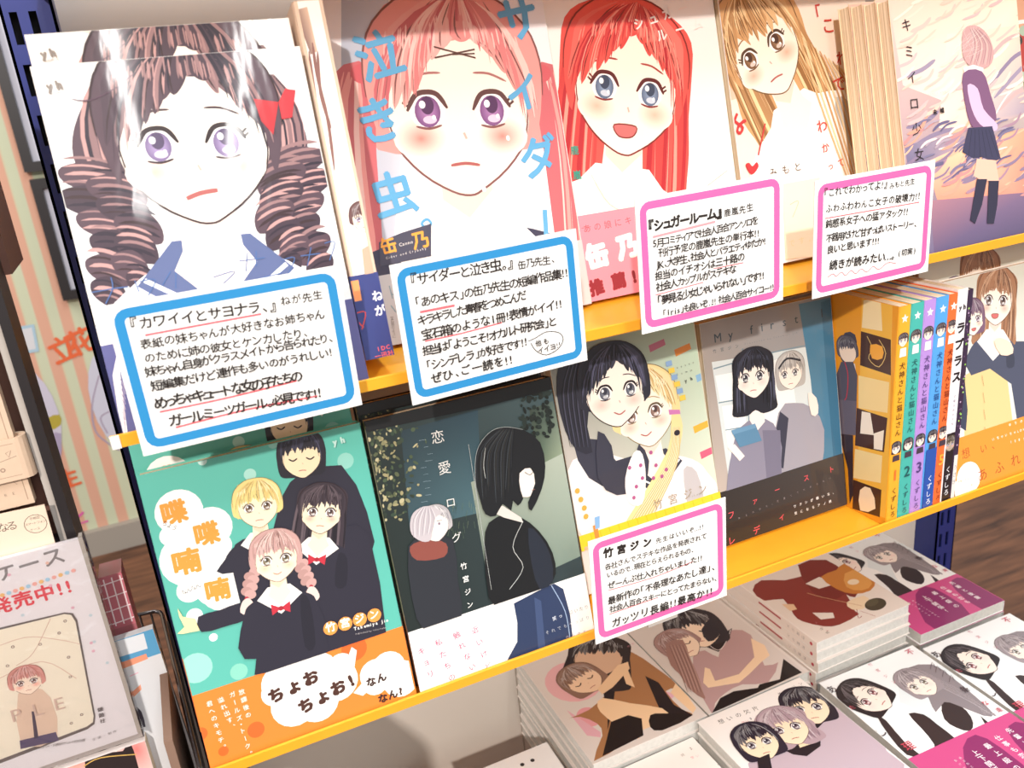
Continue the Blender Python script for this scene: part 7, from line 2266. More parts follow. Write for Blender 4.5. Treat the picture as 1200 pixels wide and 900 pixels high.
  ('G',(84.7,117.2),(81.3,157.8),{'hair': '9c9296','hair2': '6c6468','hair3': 'c8c0c2','style': 'bob','skin': 'f8e8dc','eye': '988c70','turn': -0.1,'blush': 'f8dcd4','strands': 40,'bangs': 1}),
  ('l','5c5458',0.5,[(109.3,145.4),(118.9,152.2),(115.6,144.9)],2,0.0,False),
  ('l','5c5458',0.5,[(109.6,139.3),(119.1,146),(115.9,138.8)],2,0.0,False),
  ('l','5c5458',0.5,[(110.3,131.6),(119.7,138.1),(116.5,131.1)],2,0.0,False),
  ('l','5c5458',0.5,[(110,123.1),(119.4,129.5),(116.2,122.6)],2,0.0,False),
  ('p','f6f6f4',[(24.2,124.3),(46.7,125.6),(53.3,100.9),(42.9,67),(25.9,59.8),(13,66.6),(10,89.2)],2),
  ('p','3a3032',[(14.8,119),(18.3,112),(11.9,81.1),(12.7,64.4),(2.6,72),(6.5,95.9)],2),
  ('p','3a3032',[(42.8,109.2),(54.1,101.8),(54.7,87.5),(54.7,65.6),(49.1,40.8),(19.1,49.9),(32.8,70),(38.3,88.8)],2),
  ('p','f6f6f4',[(23.3,117),(34.9,116),(33.3,93.9),(27,68.4),(14,63.8),(13,78.2),(15.3,98.5)],2),
  ('G',(35.9,123.3),(14.2,168.2),{'hair': '2c282c','hair2': '141214','hair3': '6c6468','style': 'bob','skin': 'f8e6da','eye': 'b06060','turn': 0.2,'blush': 'f8dcd4','strands': 50,'bangs': 2}),
  ('t','不',107.8,171.3,116.8,171.3,9,'c86070',0.01),
  ('t','し',-2.5,98.5,8.5,98.5,11,'4c4044',0.01),
  ('t','理',6.2,74.8,17.2,74.8,11,'c04858',0.01),
  ('t','あ',-1.9,164.2,9.1,164.2,11,'4c4044',0.01),
  ('t','た',0.1,137.5,6.1,137.5,6,'c86070',0.01),
  ('t','条',109.2,105.1,118.2,105.1,9,'4c4044',0.01),
  ('t','な',111.2,83.6,118.2,83.6,7,'c86070',0.01),
  ('t','達',114.8,71.8,120.8,71.8,6,'c86070',0.01),
  ('t','竹宮ジン',62.5,183.4,63.8,142.6,4.6,'d08c98',0.0,0.0,True,1),
 ],
 'F1_band': [
  ('p','cc5288',[(0,0),(126,0),(126,182),(0,182)]),
  ('p','8c3468',[(20,0),(30,30),(52,56),(74,62),(80,40),(72,0)],2),
  ('p','8c3468',[(90,0),(96,40),(108,56),(126,50),(126,0)],2),
  ('t','先輩と後輩',104,56,104,14,6.4,'f6eef2',0.01,0.0,True),
  ('t','仕事も恋も',88,54,88,14,6.4,'f6eef2',0.01,0.0,True),
  ('t','最上級の',72,52,72,14,6.8,'f6eef2',0.01,0.0,True),
  ('t','上下関係!',56,50,56,14,7,'f6eef2',0.01,0.0,True),
  ('t','絶対的エースの彼女と',40,50,40,12,2.6,'f0d0e0',0.0,0.0,True),
  ('t','負けず嫌いの私',34,50,34,18,2.6,'f0d0e0',0.0,0.0,True),
 ],
 'OM': [
  ('p','f4f0ec',[(0,0),(127,0),(127,182),(0,182)]),
  ('t','想いの欠片',15.2,169.1,64,166.1,6.4,'4c4440',0.0,0.0,False,1),
  ('t','竹宮ジン',89.3,170.9,125.6,172.6,4.4,'6c6460',0.0,0.0,False,1),
  ('t','3',43.8,159,49.4,158.4,4,'604c50',0.02,0.0,False,1),
  ('t','想い',35.3,158.7,43.7,157.7,3.4,'e8a8b0',0.0,0.0,False,1),
  ('p','c0aeb8',[(79.1,130.6),(111.4,138.3),(135.4,135.3),(145.5,111.7),(124.5,67.3),(118,42.4),(29.6,92.7)],2),
  ('p','c0aeb8',[(3.8,107.4),(22.6,121),(38.7,119),(58.8,114.7),(72.8,97),(64.7,72.8)],2),
  ('p','26222a',[(88.6,143.6),(109.4,147.8),(120.3,138.6),(111.5,124.9),(90.9,118.6)],0),
  ('p','26222a',[(47.8,111.3),(62.8,112.4),(80.8,114.4),(87.5,110.5),(78.5,100.9),(59.4,97.6),(50.3,105.1)],0),
  ('p','f4dcb8',[(65.9,120.5),(77,119.1),(72,107.1),(61.2,108.4)],0),
  ('G',(96.9,122.9),(111.9,172),{'hair': '2c2834','style': 'bob','skin': 'f8e2c4','eye': '504858','blush': None,'strands': 24}),
  ('G',(64.1,111.6),(72.5,161.2),{'hair': 'b49ca4','hair2': '8c7480','style': 'wavy','L': 1.2,'skin': 'f8e2c4','eye': '705868','blush': None,'strands': 26}),
  ('G',(29.8,110.9),(36,157),{'hair': '2c2838','style': 'bob','skin': 'f8e2c4','eye': '504858','blush': None,'strands': 24}),
  ('p','26222a',[(18.7,116.2),(31.9,115.7),(20.6,97.8),(10.3,103.7)],0),
 ],
 'F0': [
  ('p','f2ece6',[(0,0),(128,0),(128,182),(0,182)]),
  ('t','想いの',130.2,170,128.7,136.5,5.4,'4c4440',0.0,0.0,True,1),
  ('t','2',113.9,169.3,120.7,169.2,4,'604c50',0.02,0.0,False,1),
  ('t','想い',109,159.8,119.8,158.5,3.4,'e8a8b0',0.0,0.0,False,1),
  ('t','続',102,166.3,110,166.6,3.6,'a09890',0.0,0.0,False,1),
  ('G',(52,100),(52,150),{'hair': 'c8a088','style': 'short','skin': 'f8e2c4','strands': 24}),
 ],
 'T6': [
  ('p','b04038',[(0,0),(128,0),(128,182),(0,182)],0),
  ('p','4c6a44',[(0,60),(128,60),(128,120),(0,120)],0),
  ('p','d8a080',[(0,150),(128,165),(128,182),(0,182)],0),
  ('p','f0e4dc',[(0,158),(60,160),(60,163),(0,161)],0),
  ('d',3,20,5,4,'e8d8c8',0),
  ('d',10,27,5,4,'d06840',0),
  ('d',17,34,5,4,'58784c',0),
  ('d',24,41,5,4,'383c38',0),
  ('d',31,48,5,4,'a8b8a0',0),
  ('d',8,55,5,4,'e8d8c8',0),
  ('d',15,62,5,4,'d06840',0),
  ('d',22,69,5,4,'58784c',0),
  ('d',29,76,5,4,'383c38',0),
  ('d',6,83,5,4,'a8b8a0',0),
  ('d',13,90,5,4,'e8d8c8',0),
  ('d',20,97,5,4,'d06840',0),
  ('d',27,104,5,4,'58784c',0),
  ('d',4,111,5,4,'383c38',0),
  ('d',11,118,5,4,'a8b8a0',0),
  ('d',18,125,5,4,'e8d8c8',0),
  ('d',25,132,5,4,'d06840',0),
  ('d',32,139,5,4,'58784c',0),
  ('d',9,146,5,4,'383c38',0),
  ('d',16,153,5,4,'a8b8a0',0),
 ],
 'WALL1': [
  ('d',272,399,92,190,'c9c9d8',0),
  ('l','a89cb0',5,[(226,495),(182,400),(171,312),(200,257),(225,226)],4,0.0,False),
  ('l','a89cb0',5,[(204,294),(196,351),(227,368)],4,0.0,False),
 ],
 'WALL2': [
  ('d',4,405,78,170,'c9c4d4',0),
  ('p','b0a040',[(47,389),(83,392),(77,357),(42,348)],2),
  ('p','a89cb8',[(36,325),(72,328),(41,223),(29,257)],2),
 ],
 'WALL3': [
  ('t','立花',127,564,239,594,88,'e06a40',0.03),
 ],
 'WALL4': [
  ('t','生',31,141,79,146,72,'e06a40',0.03),
 ],
 'WALL5': [
  ('t','と',32,-1,75,2,60,'d860a8',0.03),
 ],
 'WALL6': [
  ('p','a8c4d4',[(26,698),(87,697),(79,609),(21,610)],0),
  ('p','d4d4d8',[(27,687),(78,688),(72,619),(29,619)],0),
 ],
 'PKG': [
  ('t','フォンケース',60.2,134.6,141.3,138.7,13,'8a8486',0.02),
  ('t','発売中!!',94,116.2,139.8,117,11.5,'e0505c',0.03),
  ('d',106.1146,92.8514,1,1,'c8d8e0',0),
  ('d',84.5193,119.5446,1,1,'f0c8d0',0),
  ('d',109.217,139.0502,1,1,'e8b8c8',0),
  ('d',96.0539,142.402,1,1,'e8b8c8',0),
  ('d',126.799,74.9085,1,1,'ecc0b0',0),
  ('d',144.1992,97.1876,1,1,'c8d8e0',0),
  ('d',88.565,69.7634,1,1,'e8b8c8',0),
  ('d',130.3883,93.7625,1,1,'e8b8c8',0),
  ('d',141.6785,78.0365,1,1,'c8d8e0',0),
  ('d',126.6051,97.1145,1,1,'e8b8c8',0),
  ('d',130.2613,140.2014,1,1,'ecc0b0',0),
  ('d',91.9324,131.2369,1,1,'c8d8e0',0),
  ('d',125.2865,60.4639,1,1,'ecc0b0',0),
  ('d',74.2736,93.3358,1,1,'ecc0b0',0),
  ('d',80.8531,80.8325,1,1,'e8b8c8',0),
  ('d',145.193,60.341,1,1,'c8d8e0',0),
  ('d',139.8337,77.8687,1,1,'e8b8c8',0),
  ('d',139.6131,71.7201,1,1,'e8b8c8',0),
  ('d',109.0627,110.4221,1,1,'c8d8e0',0),
  ('d',102.7684,95.0359,1,1,'e8b8c8',0),
  ('d',124.6661,72.7914,1,1,'e8b8c8',0),
  ('d',74.2255,108.8453,1,1,'c8d8e0',0),
  ('d',128.1217,124.8457,1,1,'e8b8c8',0),
  ('d',79.4642,122.0812,1,1,'c8d8e0',0),
  ('d',82.6157,104.4322,1,1,'f0c8d0',0),
  ('d',135.9619,105.9412,1,1,'e8b8c8',0),
  ('d',102.4,127.2,1.3,1.3,'f0c080',0),
  ('d',106,127.5,1.3,1.3,'a8d0e8',0),
  ('d',109.6,127.8,1.3,1.3,'f0b0a8',0),
  ('d',113.2,128.1,1.3,1.3,'f0c080',0),
  ('d',116.8,128.4,1.3,1.3,'a8d0e8',0),
  ('d',120.4,128.8,1.3,1.3,'f0b0a8',0),
  ('d',124.1,129.1,1.3,1.3,'f0c080',0),
  ('d',127.7,129.4,1.3,1.3,'a8d0e8',0),
  ('d',131.4,129.7,1.3,1.3,'f0b0a8',0),
  ('d',135.1,130.1,1.3,1.3,'f0c080',0),
  ('d',138.8,130.4,1.3,1.3,'a8d0e8',0),
  ('d',142.5,130.7,1.3,1.3,'f0b0a8',0),
  ('p','6c6464',[(68.1,108.1),(130.8,104.4),(135.2,102.2),(136.3,96.6),(129.3,24.3),(127.5,18.7),(122.8,16.6),(50.5,11.3)],0),
  ('p','f4ead8',[(67.6,106.4),(130.6,103.3),(134,101.3),(135.1,95.8),(128.4,24.7),(126.9,20.4),(122.8,18.7),(51.3,14.4)],0),
  ('l','d8b0a0',0.4,[(82.2,93.2),(106.3,95.2),(123.5,86.7),(134,79.3)],4,0.0,False),
  ('l','d8b0a0',0.4,[(86,72.5),(110.8,75.4),(125.8,56)],4,0.0,False),
  ('l','d0a898',0.35,[(122.7,103),(107.9,83.1),(96.9,77.8)],4,0.0,False),
  ('d',98.6,91.2,1,1,'8a7878',0),
  ('d',98.6,91.2,0.5,0.5,'e8dac4',0),
  ('d',112.9,87.5,1,1,'9c8c88',0),
  ('d',112.9,87.5,0.5,0.5,'e8dac4',0),
  ('d',124.6,91.4,1,1,'8a7878',0),
  ('d',124.6,91.4,0.5,0.5,'e8dac4',0),
  ('d',129.8,98.4,1,1,'8a7878',0),
  ('d',129.8,98.4,0.5,0.5,'e8dac4',0),
  ('d',125.4,72.8,1,1,'8a7878',0),
  ('d',125.4,72.8,0.5,0.5,'e8dac4',0),
  ('d',92.6,79.5,1,1,'9c8c88',0),
  ('d',92.6,79.5,0.5,0.5,'e8dac4',0),
  ('d',122.9,58.6,1,1,'9c8c88',0),
  ('d',122.9,58.6,0.5,0.5,'e8dac4',0),
  ('d',122.2,28.8,1,1,'8a7878',0),
  ('d',122.2,28.8,0.5,0.5,'e8dac4',0),
  ('d',115.1,25,1,1,'9c8c88',0),
  ('d',115.1,25,0.5,0.5,'e8dac4',0),
  ('p','e4c8b4',[(92.7,57.9),(101.8,59.3),(108.8,48.3),(105.3,18.2),(84.9,20.6)],2),
  ('p','5a5272',[(85,24.7),(105.3,22.4),(105.5,15.3),(83.8,18.4)],0),
  ('p','4a4458',[(96.5,42.8),(97.9,42.2),(95.3,22.8),(92.8,22.5)],0),
  ('G',(98.8,55.3),(100.4,76.4),{'hair': 'dc9c94','hair2': 'b87470','style': 'short','skin': 'fbe6d4','eye': 'a87870','strands': 14}),
  ('t','PLE',82.1,39.7,118.2,37.5,13,'d4b8ac',0.0),
  ('t','鎌鼬社',133.5,30.8,132.4,17.3,3.4,'6c6668',0.02,0.0,True),
  ('t','本体カバー・内側ポケット付き仕様',90.4,15.3,119.4,8.9,2.4,'706a6c'),
  ('t','企画・制作',123.1,7.2,139.1,7.8,2.2,'807a7c'),
 ],
 'NARU': [
  ('t','になる',44.4,19.1,57.7,18.9,6.5,'5c5048'),
  ('l','5c5048',0.35,[(73.8,19.1),(73.3,21.4),(72,23.4),(70,24.7),(67.6,25.1),(65.3,24.6),(63.4,23.2),(62.1,21.1),(61.8,18.7),(62.4,16.4),(63.9,14.6),(66,13.4),(68.3,13.1),(70.6,13.8),(72.5,15.3),(73.6,17.4)],0,0.0,True),
  ('t','手帳型',65.4,22.2,70.9,22.2,2,'5c5048'),
  ('t','スマートフォン',62.3,19.1,73.4,19.1,1.9,'5c5048'),
  ('t','ケース',64,15.1,69.6,15.1,1.9,'5c5048'),
 ],
 'CAT': [
  ('p','f6f0ec',[(0,0),(128,0),(128,192),(0,192)],0),
  ('g',84.4,196.6,26,20,'e88878','f4d4cc'),
  ('g',121.7,187.6,12,22,'e88480','f0d0c8'),
  ('p','2c2426',[(88.9,183.6),(91.8,197.4),(95,200.1),(97.2,191.9),(105.7,192.3),(113.6,189.9),(119.3,196),(119.9,187),(119.5,168.7)],1),
  ('p','a07060',[(92.8,195.4),(95,198),(96.3,192.4)],0),
  ('l','d8b060',0.8,[(89.1,188.6),(100,190.6),(120.8,183.7)],4,0.0,False),
  ('t','天乃咲哉',98.4,197.1,124.1,198.1,6,'e07890',0.0),
 ],
 'BKT': [
  ('p','5ca4d0',[(0,150),(26,150),(26,170),(0,170)],0),
  ('p','e4eaf0',[(0.4,169.6),(19.9,168.8),(19.3,156.7),(0.2,157.4)],0),
  ('p','f0a080',[(-0.8,153),(17.4,153.3),(17.6,149.1),(0.1,147.8)],0),
  ('p','f0a080',[(-0.4,127),(8.3,131.9),(7.9,127.8),(-0.3,122.7)],0),
  ('p','3c3848',[(0.5,116.7),(3.5,111),(2.8,98.2),(0.4,102.2)],2),
  ('l','e8a0b8',0.5,[(3.8,140.7),(9.3,141.3)],0,0.0,False),
 ],
 'PINK': [
  ('p','c4707c',[(0,120),(14,120),(14,160),(0,160)],0),
  ('l','f4e0e4',0.8,[(0,124),(14,125)],0,0.0,False),
  ('l','f4e0e4',0.8,[(0,134),(14,135)],0,0.0,False),
  ('l','f4e0e4',0.8,[(0,144),(14,145)],0,0.0,False),
  ('l','f4e0e4',0.8,[(0,154),(14,155)],0,0.0,False),
  ('l','f4e0e4',0.8,[(2,122),(2.5,158)],0,0.0,False),
  ('l','f4e0e4',0.8,[(7,122),(7.5,158)],0,0.0,False),
  ('l','f4e0e4',0.8,[(12,122),(12.5,158)],0,0.0,False),
 ],
 'DT': [
  ('p','f0ecea',[(0,0),(128,0),(128,182),(0,182)],0),
  ('d',92,166.8,2.2,2.2,'2c2828',0),
  ('d',103.3,166.8,2.2,2.2,'2c2828',0),
 ],
}
ART['M'] = ART['F2'] = ART['F1']
ART['M_band'] = ART['F2_band'] = ART['F1_band']
CARDS = {'cA': (0.01, -0.0205, 0.2098, 110, 76, 0.004), 'cB': (0.1474, -0.0205, 0.203, 109.5, 78.5, 0.022), 'cC': (0.295, -0.021, 0.2135, 107, 81.5, 0.014), 'cD': (0.4275, -0.02, 0.2105, 104, 77, 0.008), 'cE': (0.2485, -0.021, 0.0055, 107, 79, 0.003)}


# ---------------------------------------------------------------- books
Z1 = 0.2146          # height of the upper shelf's floor above the lower one
TH = 0.206           # how far the displayed books lean back
ALL_OPS = list(ART.values())
prep_all(ALL_OPS)


def pose(kind, x, y, z, a=0.0, yaw=0.0, w=0.0):
    if kind == 'lean':
        R = Matrix.Rotation(yaw, 4, 'Z') @ Matrix.Rotation(-a, 4, 'X')
    elif kind == 'side':
        R = Matrix.Rotation(-a, 4, 'X') @ Matrix.Rotation(-pi / 2 + yaw, 4, 'Z')
    else:
        R = Matrix.Rotation(yaw, 4, 'Z') @ Matrix.Rotation(-pi / 2, 4, 'X')
    O = Vector((x, y, z))
    if kind == 'side':
        O = O - (R @ Vector((w / 1000, 0, 0)))
    return Matrix.Translation(O) @ R


def u_profile(x0, x1, y0, y1, c, r, n=4):
    """cover seen from above: front board, rounded spine at x1, back board; open at x0"""
    out = [(x0, y0), (x1 - r, y0)]
    for i in range(1, n + 1):
        t = pi / 2 * i / n
        out.append((x1 - r + r * sin(t), y0 + r - r * cos(t)))
    for i in range(0, n + 1):
        t = pi / 2 * i / n
        out.append((x1 - r + r * cos(t), y1 - r + r * sin(t)))
    out += [(x0, y1), (x0, y1 - c), (x1 - c, y1 - c), (x1 - c, y0 + c), (x0, y0 + c)]
    return out


def book_parts(root, w, h, t, front=None, spine=None, body='f4f0ea', band=None, band_h=0, band_lo=0, spineband=None,
               band_body='f4f0ea', mat='gloss', r=0.0008, seed=1, band_w=None):
    W, H, T = w / 1000, h / 1000, t / 1000
    m = MB()
    m.prism(u_profile(0, W, 0, T, 0.0005, r), 0, H, hexc(body))
    if front:
        Art(m, (0.3, band_h - 0.3 if band_h and not band_lo else 0.3, w - r * 1000, h - 0.3), lambda u, v, k: (u / 1000, -k, v / 1000), seed).run(front)
    if spine:
        Art(m, (r * 1000 * .6, band_h - 0.3 if band_h and not band_lo else 0.3, t - r * 1000 * .6, h - 0.3), lambda u, v, k: (W + k, u / 1000, v / 1000), seed).run(spine)
    cov = m.build('cover', M[mat], root, ink=True)
    p = MB()
    p.box(0.0012, 0.00055, 0.001, W - 0.001, T - 0.00055, H - 0.001)
    p.build('pages', M['wrapped' if mat == 'flat' else 'pages'], root)
    if band_h:
        b = MB()
        e = 0.0008 if band_lo else 0.00022
        bw = (band_w or w) / 1000
        b.prism(u_profile(0, W + e, -e, T + e, 0.00012, r + e), band_lo / 1000, band_h / 1000, hexc(band_body))
        if band:
            Art(b, (0.2, band_lo + 0.1, w - r * 1000, band_h - 0.1), lambda u, v, k: (u / 1000, -e - k, v / 1000), seed).run(band)
        if spineband:
            Art(b, (0.3, band_lo + 0.1, t - 0.3, band_h - 0.1), lambda u, v, k: (W + e + k, u / 1000, v / 1000), seed).run(spineband)
        b.build('paper_band', M[mat], root, ink=True)
    return cov


def add_book(key, ps, w, h, t, label, group=None, name='comic_book', **k):
    root = empty(name, pose(*ps, **({'w': w} if ps[0] == 'side' else {})), label, 'book', group)
    book_parts(root, w, h, t, **k)
    return root


def copy_book(root, mtx, label, group=None):
    c = root.copy()
    COL.objects.link(c)
    c.matrix_local = mtx
    c['label'] = label
    if group:
        c['group'] = group
    for ch in root.children:
        d = ch.copy()
        COL.objects.link(d)
        d.parent = c
    return c


def shifted(root, dv):
    """a copy's pose, moved in the book's own axes"""
    return root.matrix_local @ Matrix.Translation(dv)


# ---------------------------------------------------------------- the setting
fl = MB()
fl.box(-3, -3, -1.06, 6, 7, -1.02)
f_ = fl.build('floor', M['floor'])
f_['kind'] = 'structure'

# striped wallpaper wall far behind on the left
wm, wnt, wbs = new_mat('striped_wallpaper')
tc = wnt.nodes.new('ShaderNodeTexCoord')
sp = wnt.nodes.new('ShaderNodeSeparateXYZ')
mt = wnt.nodes.new('ShaderNodeMath'); mt.operation = 'MULTIPLY_ADD'
mt.inputs[1].default_value = 1 / 0.0655
mt.inputs[2].default_value = 0.35
fr = wnt.nodes.new('ShaderNodeMath'); fr.operation = 'FRACT'
rp = wnt.nodes.new('ShaderNodeValToRGB')
rp.color_ramp.interpolation = 'EASE'
e = rp.color_ramp.elements
e[0].position = 0.0; e[0].color = (*hexc('d8a68e'), 1)
e[1].position = 0.42; e[1].color = (*hexc('d8a68e'), 1)
for p_, c_ in ((0.5, 'ccc8a8'), (0.56, 'c8cdb0'), (0.92, 'c8cdb0'), (1.0, 'd8a68e')):
    n_ = e.new(p_); n_.color = (*hexc(c_), 1)
wnt.links.new(tc.outputs['Object'], sp.inputs[0])
wnt.links.new(sp.outputs[0], mt.inputs[0])
wnt.links.new(mt.outputs[0], fr.inputs[0])
wnt.links.new(fr.outputs[0], rp.inputs[0])
wnt.links.new(rp.outputs[0], wbs.inputs['Base Color'])
wbs.inputs['Roughness'].default_value = 0.8
w_ = MB(); w_.box(-3, 2.5, -1.02, 0.9, 2.6, 1.6)
o_ = w_.build('wall_back', wm); o_['kind'] = 'structure'
w_ = MB(); w_.box(-3, 2.47, -1.02, 0.9, 2.5, -0.93)
o_ = w_.build('baseboard_back', M['base']); o_['kind'] = 'structure'

# framed pictures on the wall
for k, (x0, z0, x1, z1, lb) in enumerate([(-0.268, 0.250, 0.10, 0.80, 'black framed pale picture, the upper one on the striped wallpaper'),
                                          (-0.262, -0.140, 0.08, 0.228, 'black framed pale picture, the lower one on the striped wallpaper'),
                                          (-0.60, 0.30, -0.285, 0.78, 'black framed picture at the far edge of the striped wall')]):
    if k == 2:
        continue
    t_ = empty('picture_frame', Matrix.Translation((x0, 2.49, z0)), lb, 'picture', 'pictures on the striped wall')
    W_, H_ = x1 - x0, z1 - z0
    f = MB()
    b_ = 0.028
    for q in ((0, 0, W_, b_), (0, H_ - b_, W_, H_), (0, b_, b_, H_ - b_), (W_ - b_, b_, W_, H_ - b_)):
        f.box(q[0], -0.03, q[1], q[2], 0.008, q[3])
    f.build('frame', M['black'], t_)
    f = MB(); f.box(b_, -0.012, b_, W_ - b_, 0.004, H_ - b_)
    f.build('picture_sheet', plain('pale_picture_sheet', 'c9c9d6', 0.6, 0, 0.06, 8), t_)

# round wall stickers and lettering on the wallpaper (flat prints)
for k, (nm, ct, lb) in enumerate([('round_sticker', 'sticker', 'large pale lilac round sticker with a curl, on the striped wallpaper by the blue post'),
                                  ('round_sticker', 'sticker', 'pale round sticker with an olive spot, next to the black stand on the striped wallpaper'),
                                  ('wall_lettering', 'lettering', 'orange two-character lettering on the striped wallpaper'),
                                  ('wall_lettering', 'lettering', 'single orange character low on the striped wallpaper'),
                                  ('wall_lettering', 'lettering', 'single pink character just above the baseboard'),
                                  ('wall_notice', 'notice', 'small light blue framed notice on the striped wallpaper')]):
    m = MB()
    Art(m, (-200, 0, 900, 900), lambda u, v, k: (u / 1000, -k * 20, v / 1000), 3).run(ART['WALL%d' % (k + 1)])
    o_ = m.build(nm, M['matte'], None, ink=True)
    o_.matrix_local = Matrix.Translation((-0.45, 2.498, -0.90))
    tag(o_, lb, ct)

# ---------------------------------------------------------------- the display rack
rack = empty('display_rack', Matrix.Translation((0, 0, 0)), 'blue steel display rack with yellow shelves holding the comic books', 'rack')
for px, side in ((-0.025, 1), (0.925, -1)):
    p = MB()
    # C-section post with the slots left open in its face
    W = 0.034
    cols = [(0.0, 0.0055), (0.0105, 0.0175), (0.0225, W)]
    y0 = 0.27
    for a, b in cols:
        p.box(px + a, y0, -1.02, px + b, y0 + 0.002, 0.75)
    z = -1.02
    k = 0
    while z < 0.75:
        # bridges between slots
        p.box(px + 0.0055, y0, z, px + 0.0105, y0 + 0.002, z + 0.013)
        p.box(px + 0.0175, y0, z, px + 0.0225, y0 + 0.002, z + 0.013)
        z += 0.034
    p.box(px, y0, -1.02, px + 0.002, y0 + 0.05, 0.75)
    p.box(px + W - 0.002, y0, -1.02, px + W, y0 + 0.05, 0.75)
    p.build('post', M['blue'], rack)
    q = MB(); q.box(px + 0.003, y0 + 0.012, -1.02, px + W - 0.003, y0 + 0.016, 0.75)  # black sheet behind the open slots stands in for their shade
    q.build('slot_shade_sheet', M['hole'], rack)
p = MB(); p.box(0.0088, 0.305, -1.0, 0.306, 0.312, 0.7); p.build('back_panel', M['panel'], rack)
p = MB(); p.box(0.308, 0.305, -1.0, 0.9245, 0.312, 0.7); p.build('back_panel', M['panel'], rack)


def shelf(z, label):
    s = MB()
    x0, x1 = -0.004, 0.93
    # folded tray: lip, gutter, low step, floor, rear flange
    prof = [(-0.0045, -0.0034), (-0.0045, 0.0030), (-0.0032, 0.0034), (-0.0018, 0.0028), (-0.0012, -0.0030), (0.265, -0.0030),
            (0.265, 0.02), (0.2665, 0.02), (0.2665, -0.0048), (0.0, -0.0048), (-0.0015, -0.0034)]
    s.prism_x([(y, z + h) for y, h in prof], x0 + 0.006, x1)
    s.prism_x([(-0.0045, z - 0.0034), (-0.0045, z + 0.0030), (-0.0032, z + 0.0034), (-0.0018, z + 0.0028), (-0.0015, z - 0.0034)], x0, x0 + 0.006)
    s.box(x1 - 0.0012, -0.0016, z - 0.0030, x1, 0.262, z + 0.006)
    o = s.build('shelf', M['yellow'])
    tag(o, label, 'shelf', 'yellow shelves of the blue rack')
    return o


LOW = shelf(0.0, 'yellow steel shelf carrying the teal comic and the spine-out volumes')
UPP = shelf(Z1, 'yellow steel shelf carrying the ringlet girl and red-haired girl comics')
shelf(0.4560, 'yellow steel shelf at the top edge above the pink-haired girl')
p = MB()
p.box(-0.004, -0.0052, Z1 - 0.0035, 0.0004, -0.0046, Z1 + 0.0035); p.build('end_clip', M['white'], UPP)
p = MB(); p.box(0.012, -0.30, -0.365, 0.922, 0.268, -0.3510)
p.build('deck', M['deck'], rack)
# risers under the rear copies (part of the shelves)
for z, x0, x1, y0, y1, h in ((Z1, 0.004, 0.126, 0.0185, 0.0285, 0.0126), (0, 0.002, 0.126, 0.0195, 0.0295, 0.0116), (0, 0.133, 0.256, 0.0165, 0.0265, 0.0026), (0, 0.609, 0.74, 0.0185, 0.0285, 0.0126), (0, 0.272, 0.392, 0.0305, 0.0405, 0.0052)):
    p = MB(); p.box(x0, y0, z - 0.0028, x1, y1, z + h); p.build('riser', M['yellow'], UPP if z else LOW)

# ---------------------------------------------------------------- upper shelf books
B = {}
B['T1'] = add_book('T1', ('lean', .002, 0, Z1, TH), 128, 182, 12, 'white comic cover with brown-haired ringlet girl and violet eyes, front copy above the blue card', front=ART['T1'], band=ART['T1_band'], band_h=47.5, band_body='5a5a8c', seed=11)
copy_book(B['T1'], pose('lean', .002, 0.0175, Z1 + .0155, TH), 'second copy of the ringlet girl comic, its top showing behind the front copy')
B['SP'] = add_book('SP', ('side', .1325, .011, Z1 + .0095, TH), 58, 196, 16.5, 'white spine-out comic with dark blue band between the ringlet girl and the pink-haired girl', spine=ART['SP_spine'], spineband=ART['SP_spineband'], band_h=48, band_body='35407a', body='dcc0a8', r=0.004, seed=3)
B['T2'] = add_book('T2', ('lean', .160, .062, Z1, .2), 146, 212, 13, 'large comic with teary pink-haired girl and light blue hand lettering', front=ART['T2'], band=ART['T2_band'], band_h=44.5, band_body='c9c6c6', seed=5)
B['T3'] = add_book('T3', ('lean', .3075, .066, Z1, .2), 136, 210, 13, 'comic cover with long red-haired girl and a pink paper band', front=ART['T3'], band=ART['T3_band'], band_h=60, band_body='f2909e', seed=6)
B['T4'] = add_book('T4', ('lean', .4445, .062, Z1, .2), 138, 212, 12, 'comic with tilted light brown wavy-haired girl and red hand lettering', front=ART['T4'], seed=7)
B['T5'] = add_book('T5', ('lean', .541, 0, Z1, TH), 128, 184, 11, 'comic with schoolgirl standing before a peach sunset sky, front copy', front=ART['T5'], body='efd9b8', seed=8)
for k in range(3):
    copy_book(B['T5'], pose('lean', .541 - .0004 * k, .0119 * (k + 1), Z1, TH), ['second', 'third', 'rearmost'][k] + ' copy behind the sunset sky comic, only its cream page edge showing', 'copies behind the sunset sky comic')
B['T6'] = add_book('T6', ('lean', .684, 0.02, Z1, TH), 128, 182, 12, 'red and green comic at the edge beside the sunset sky comic', front=ART['T6'], body='70382e', seed=9)

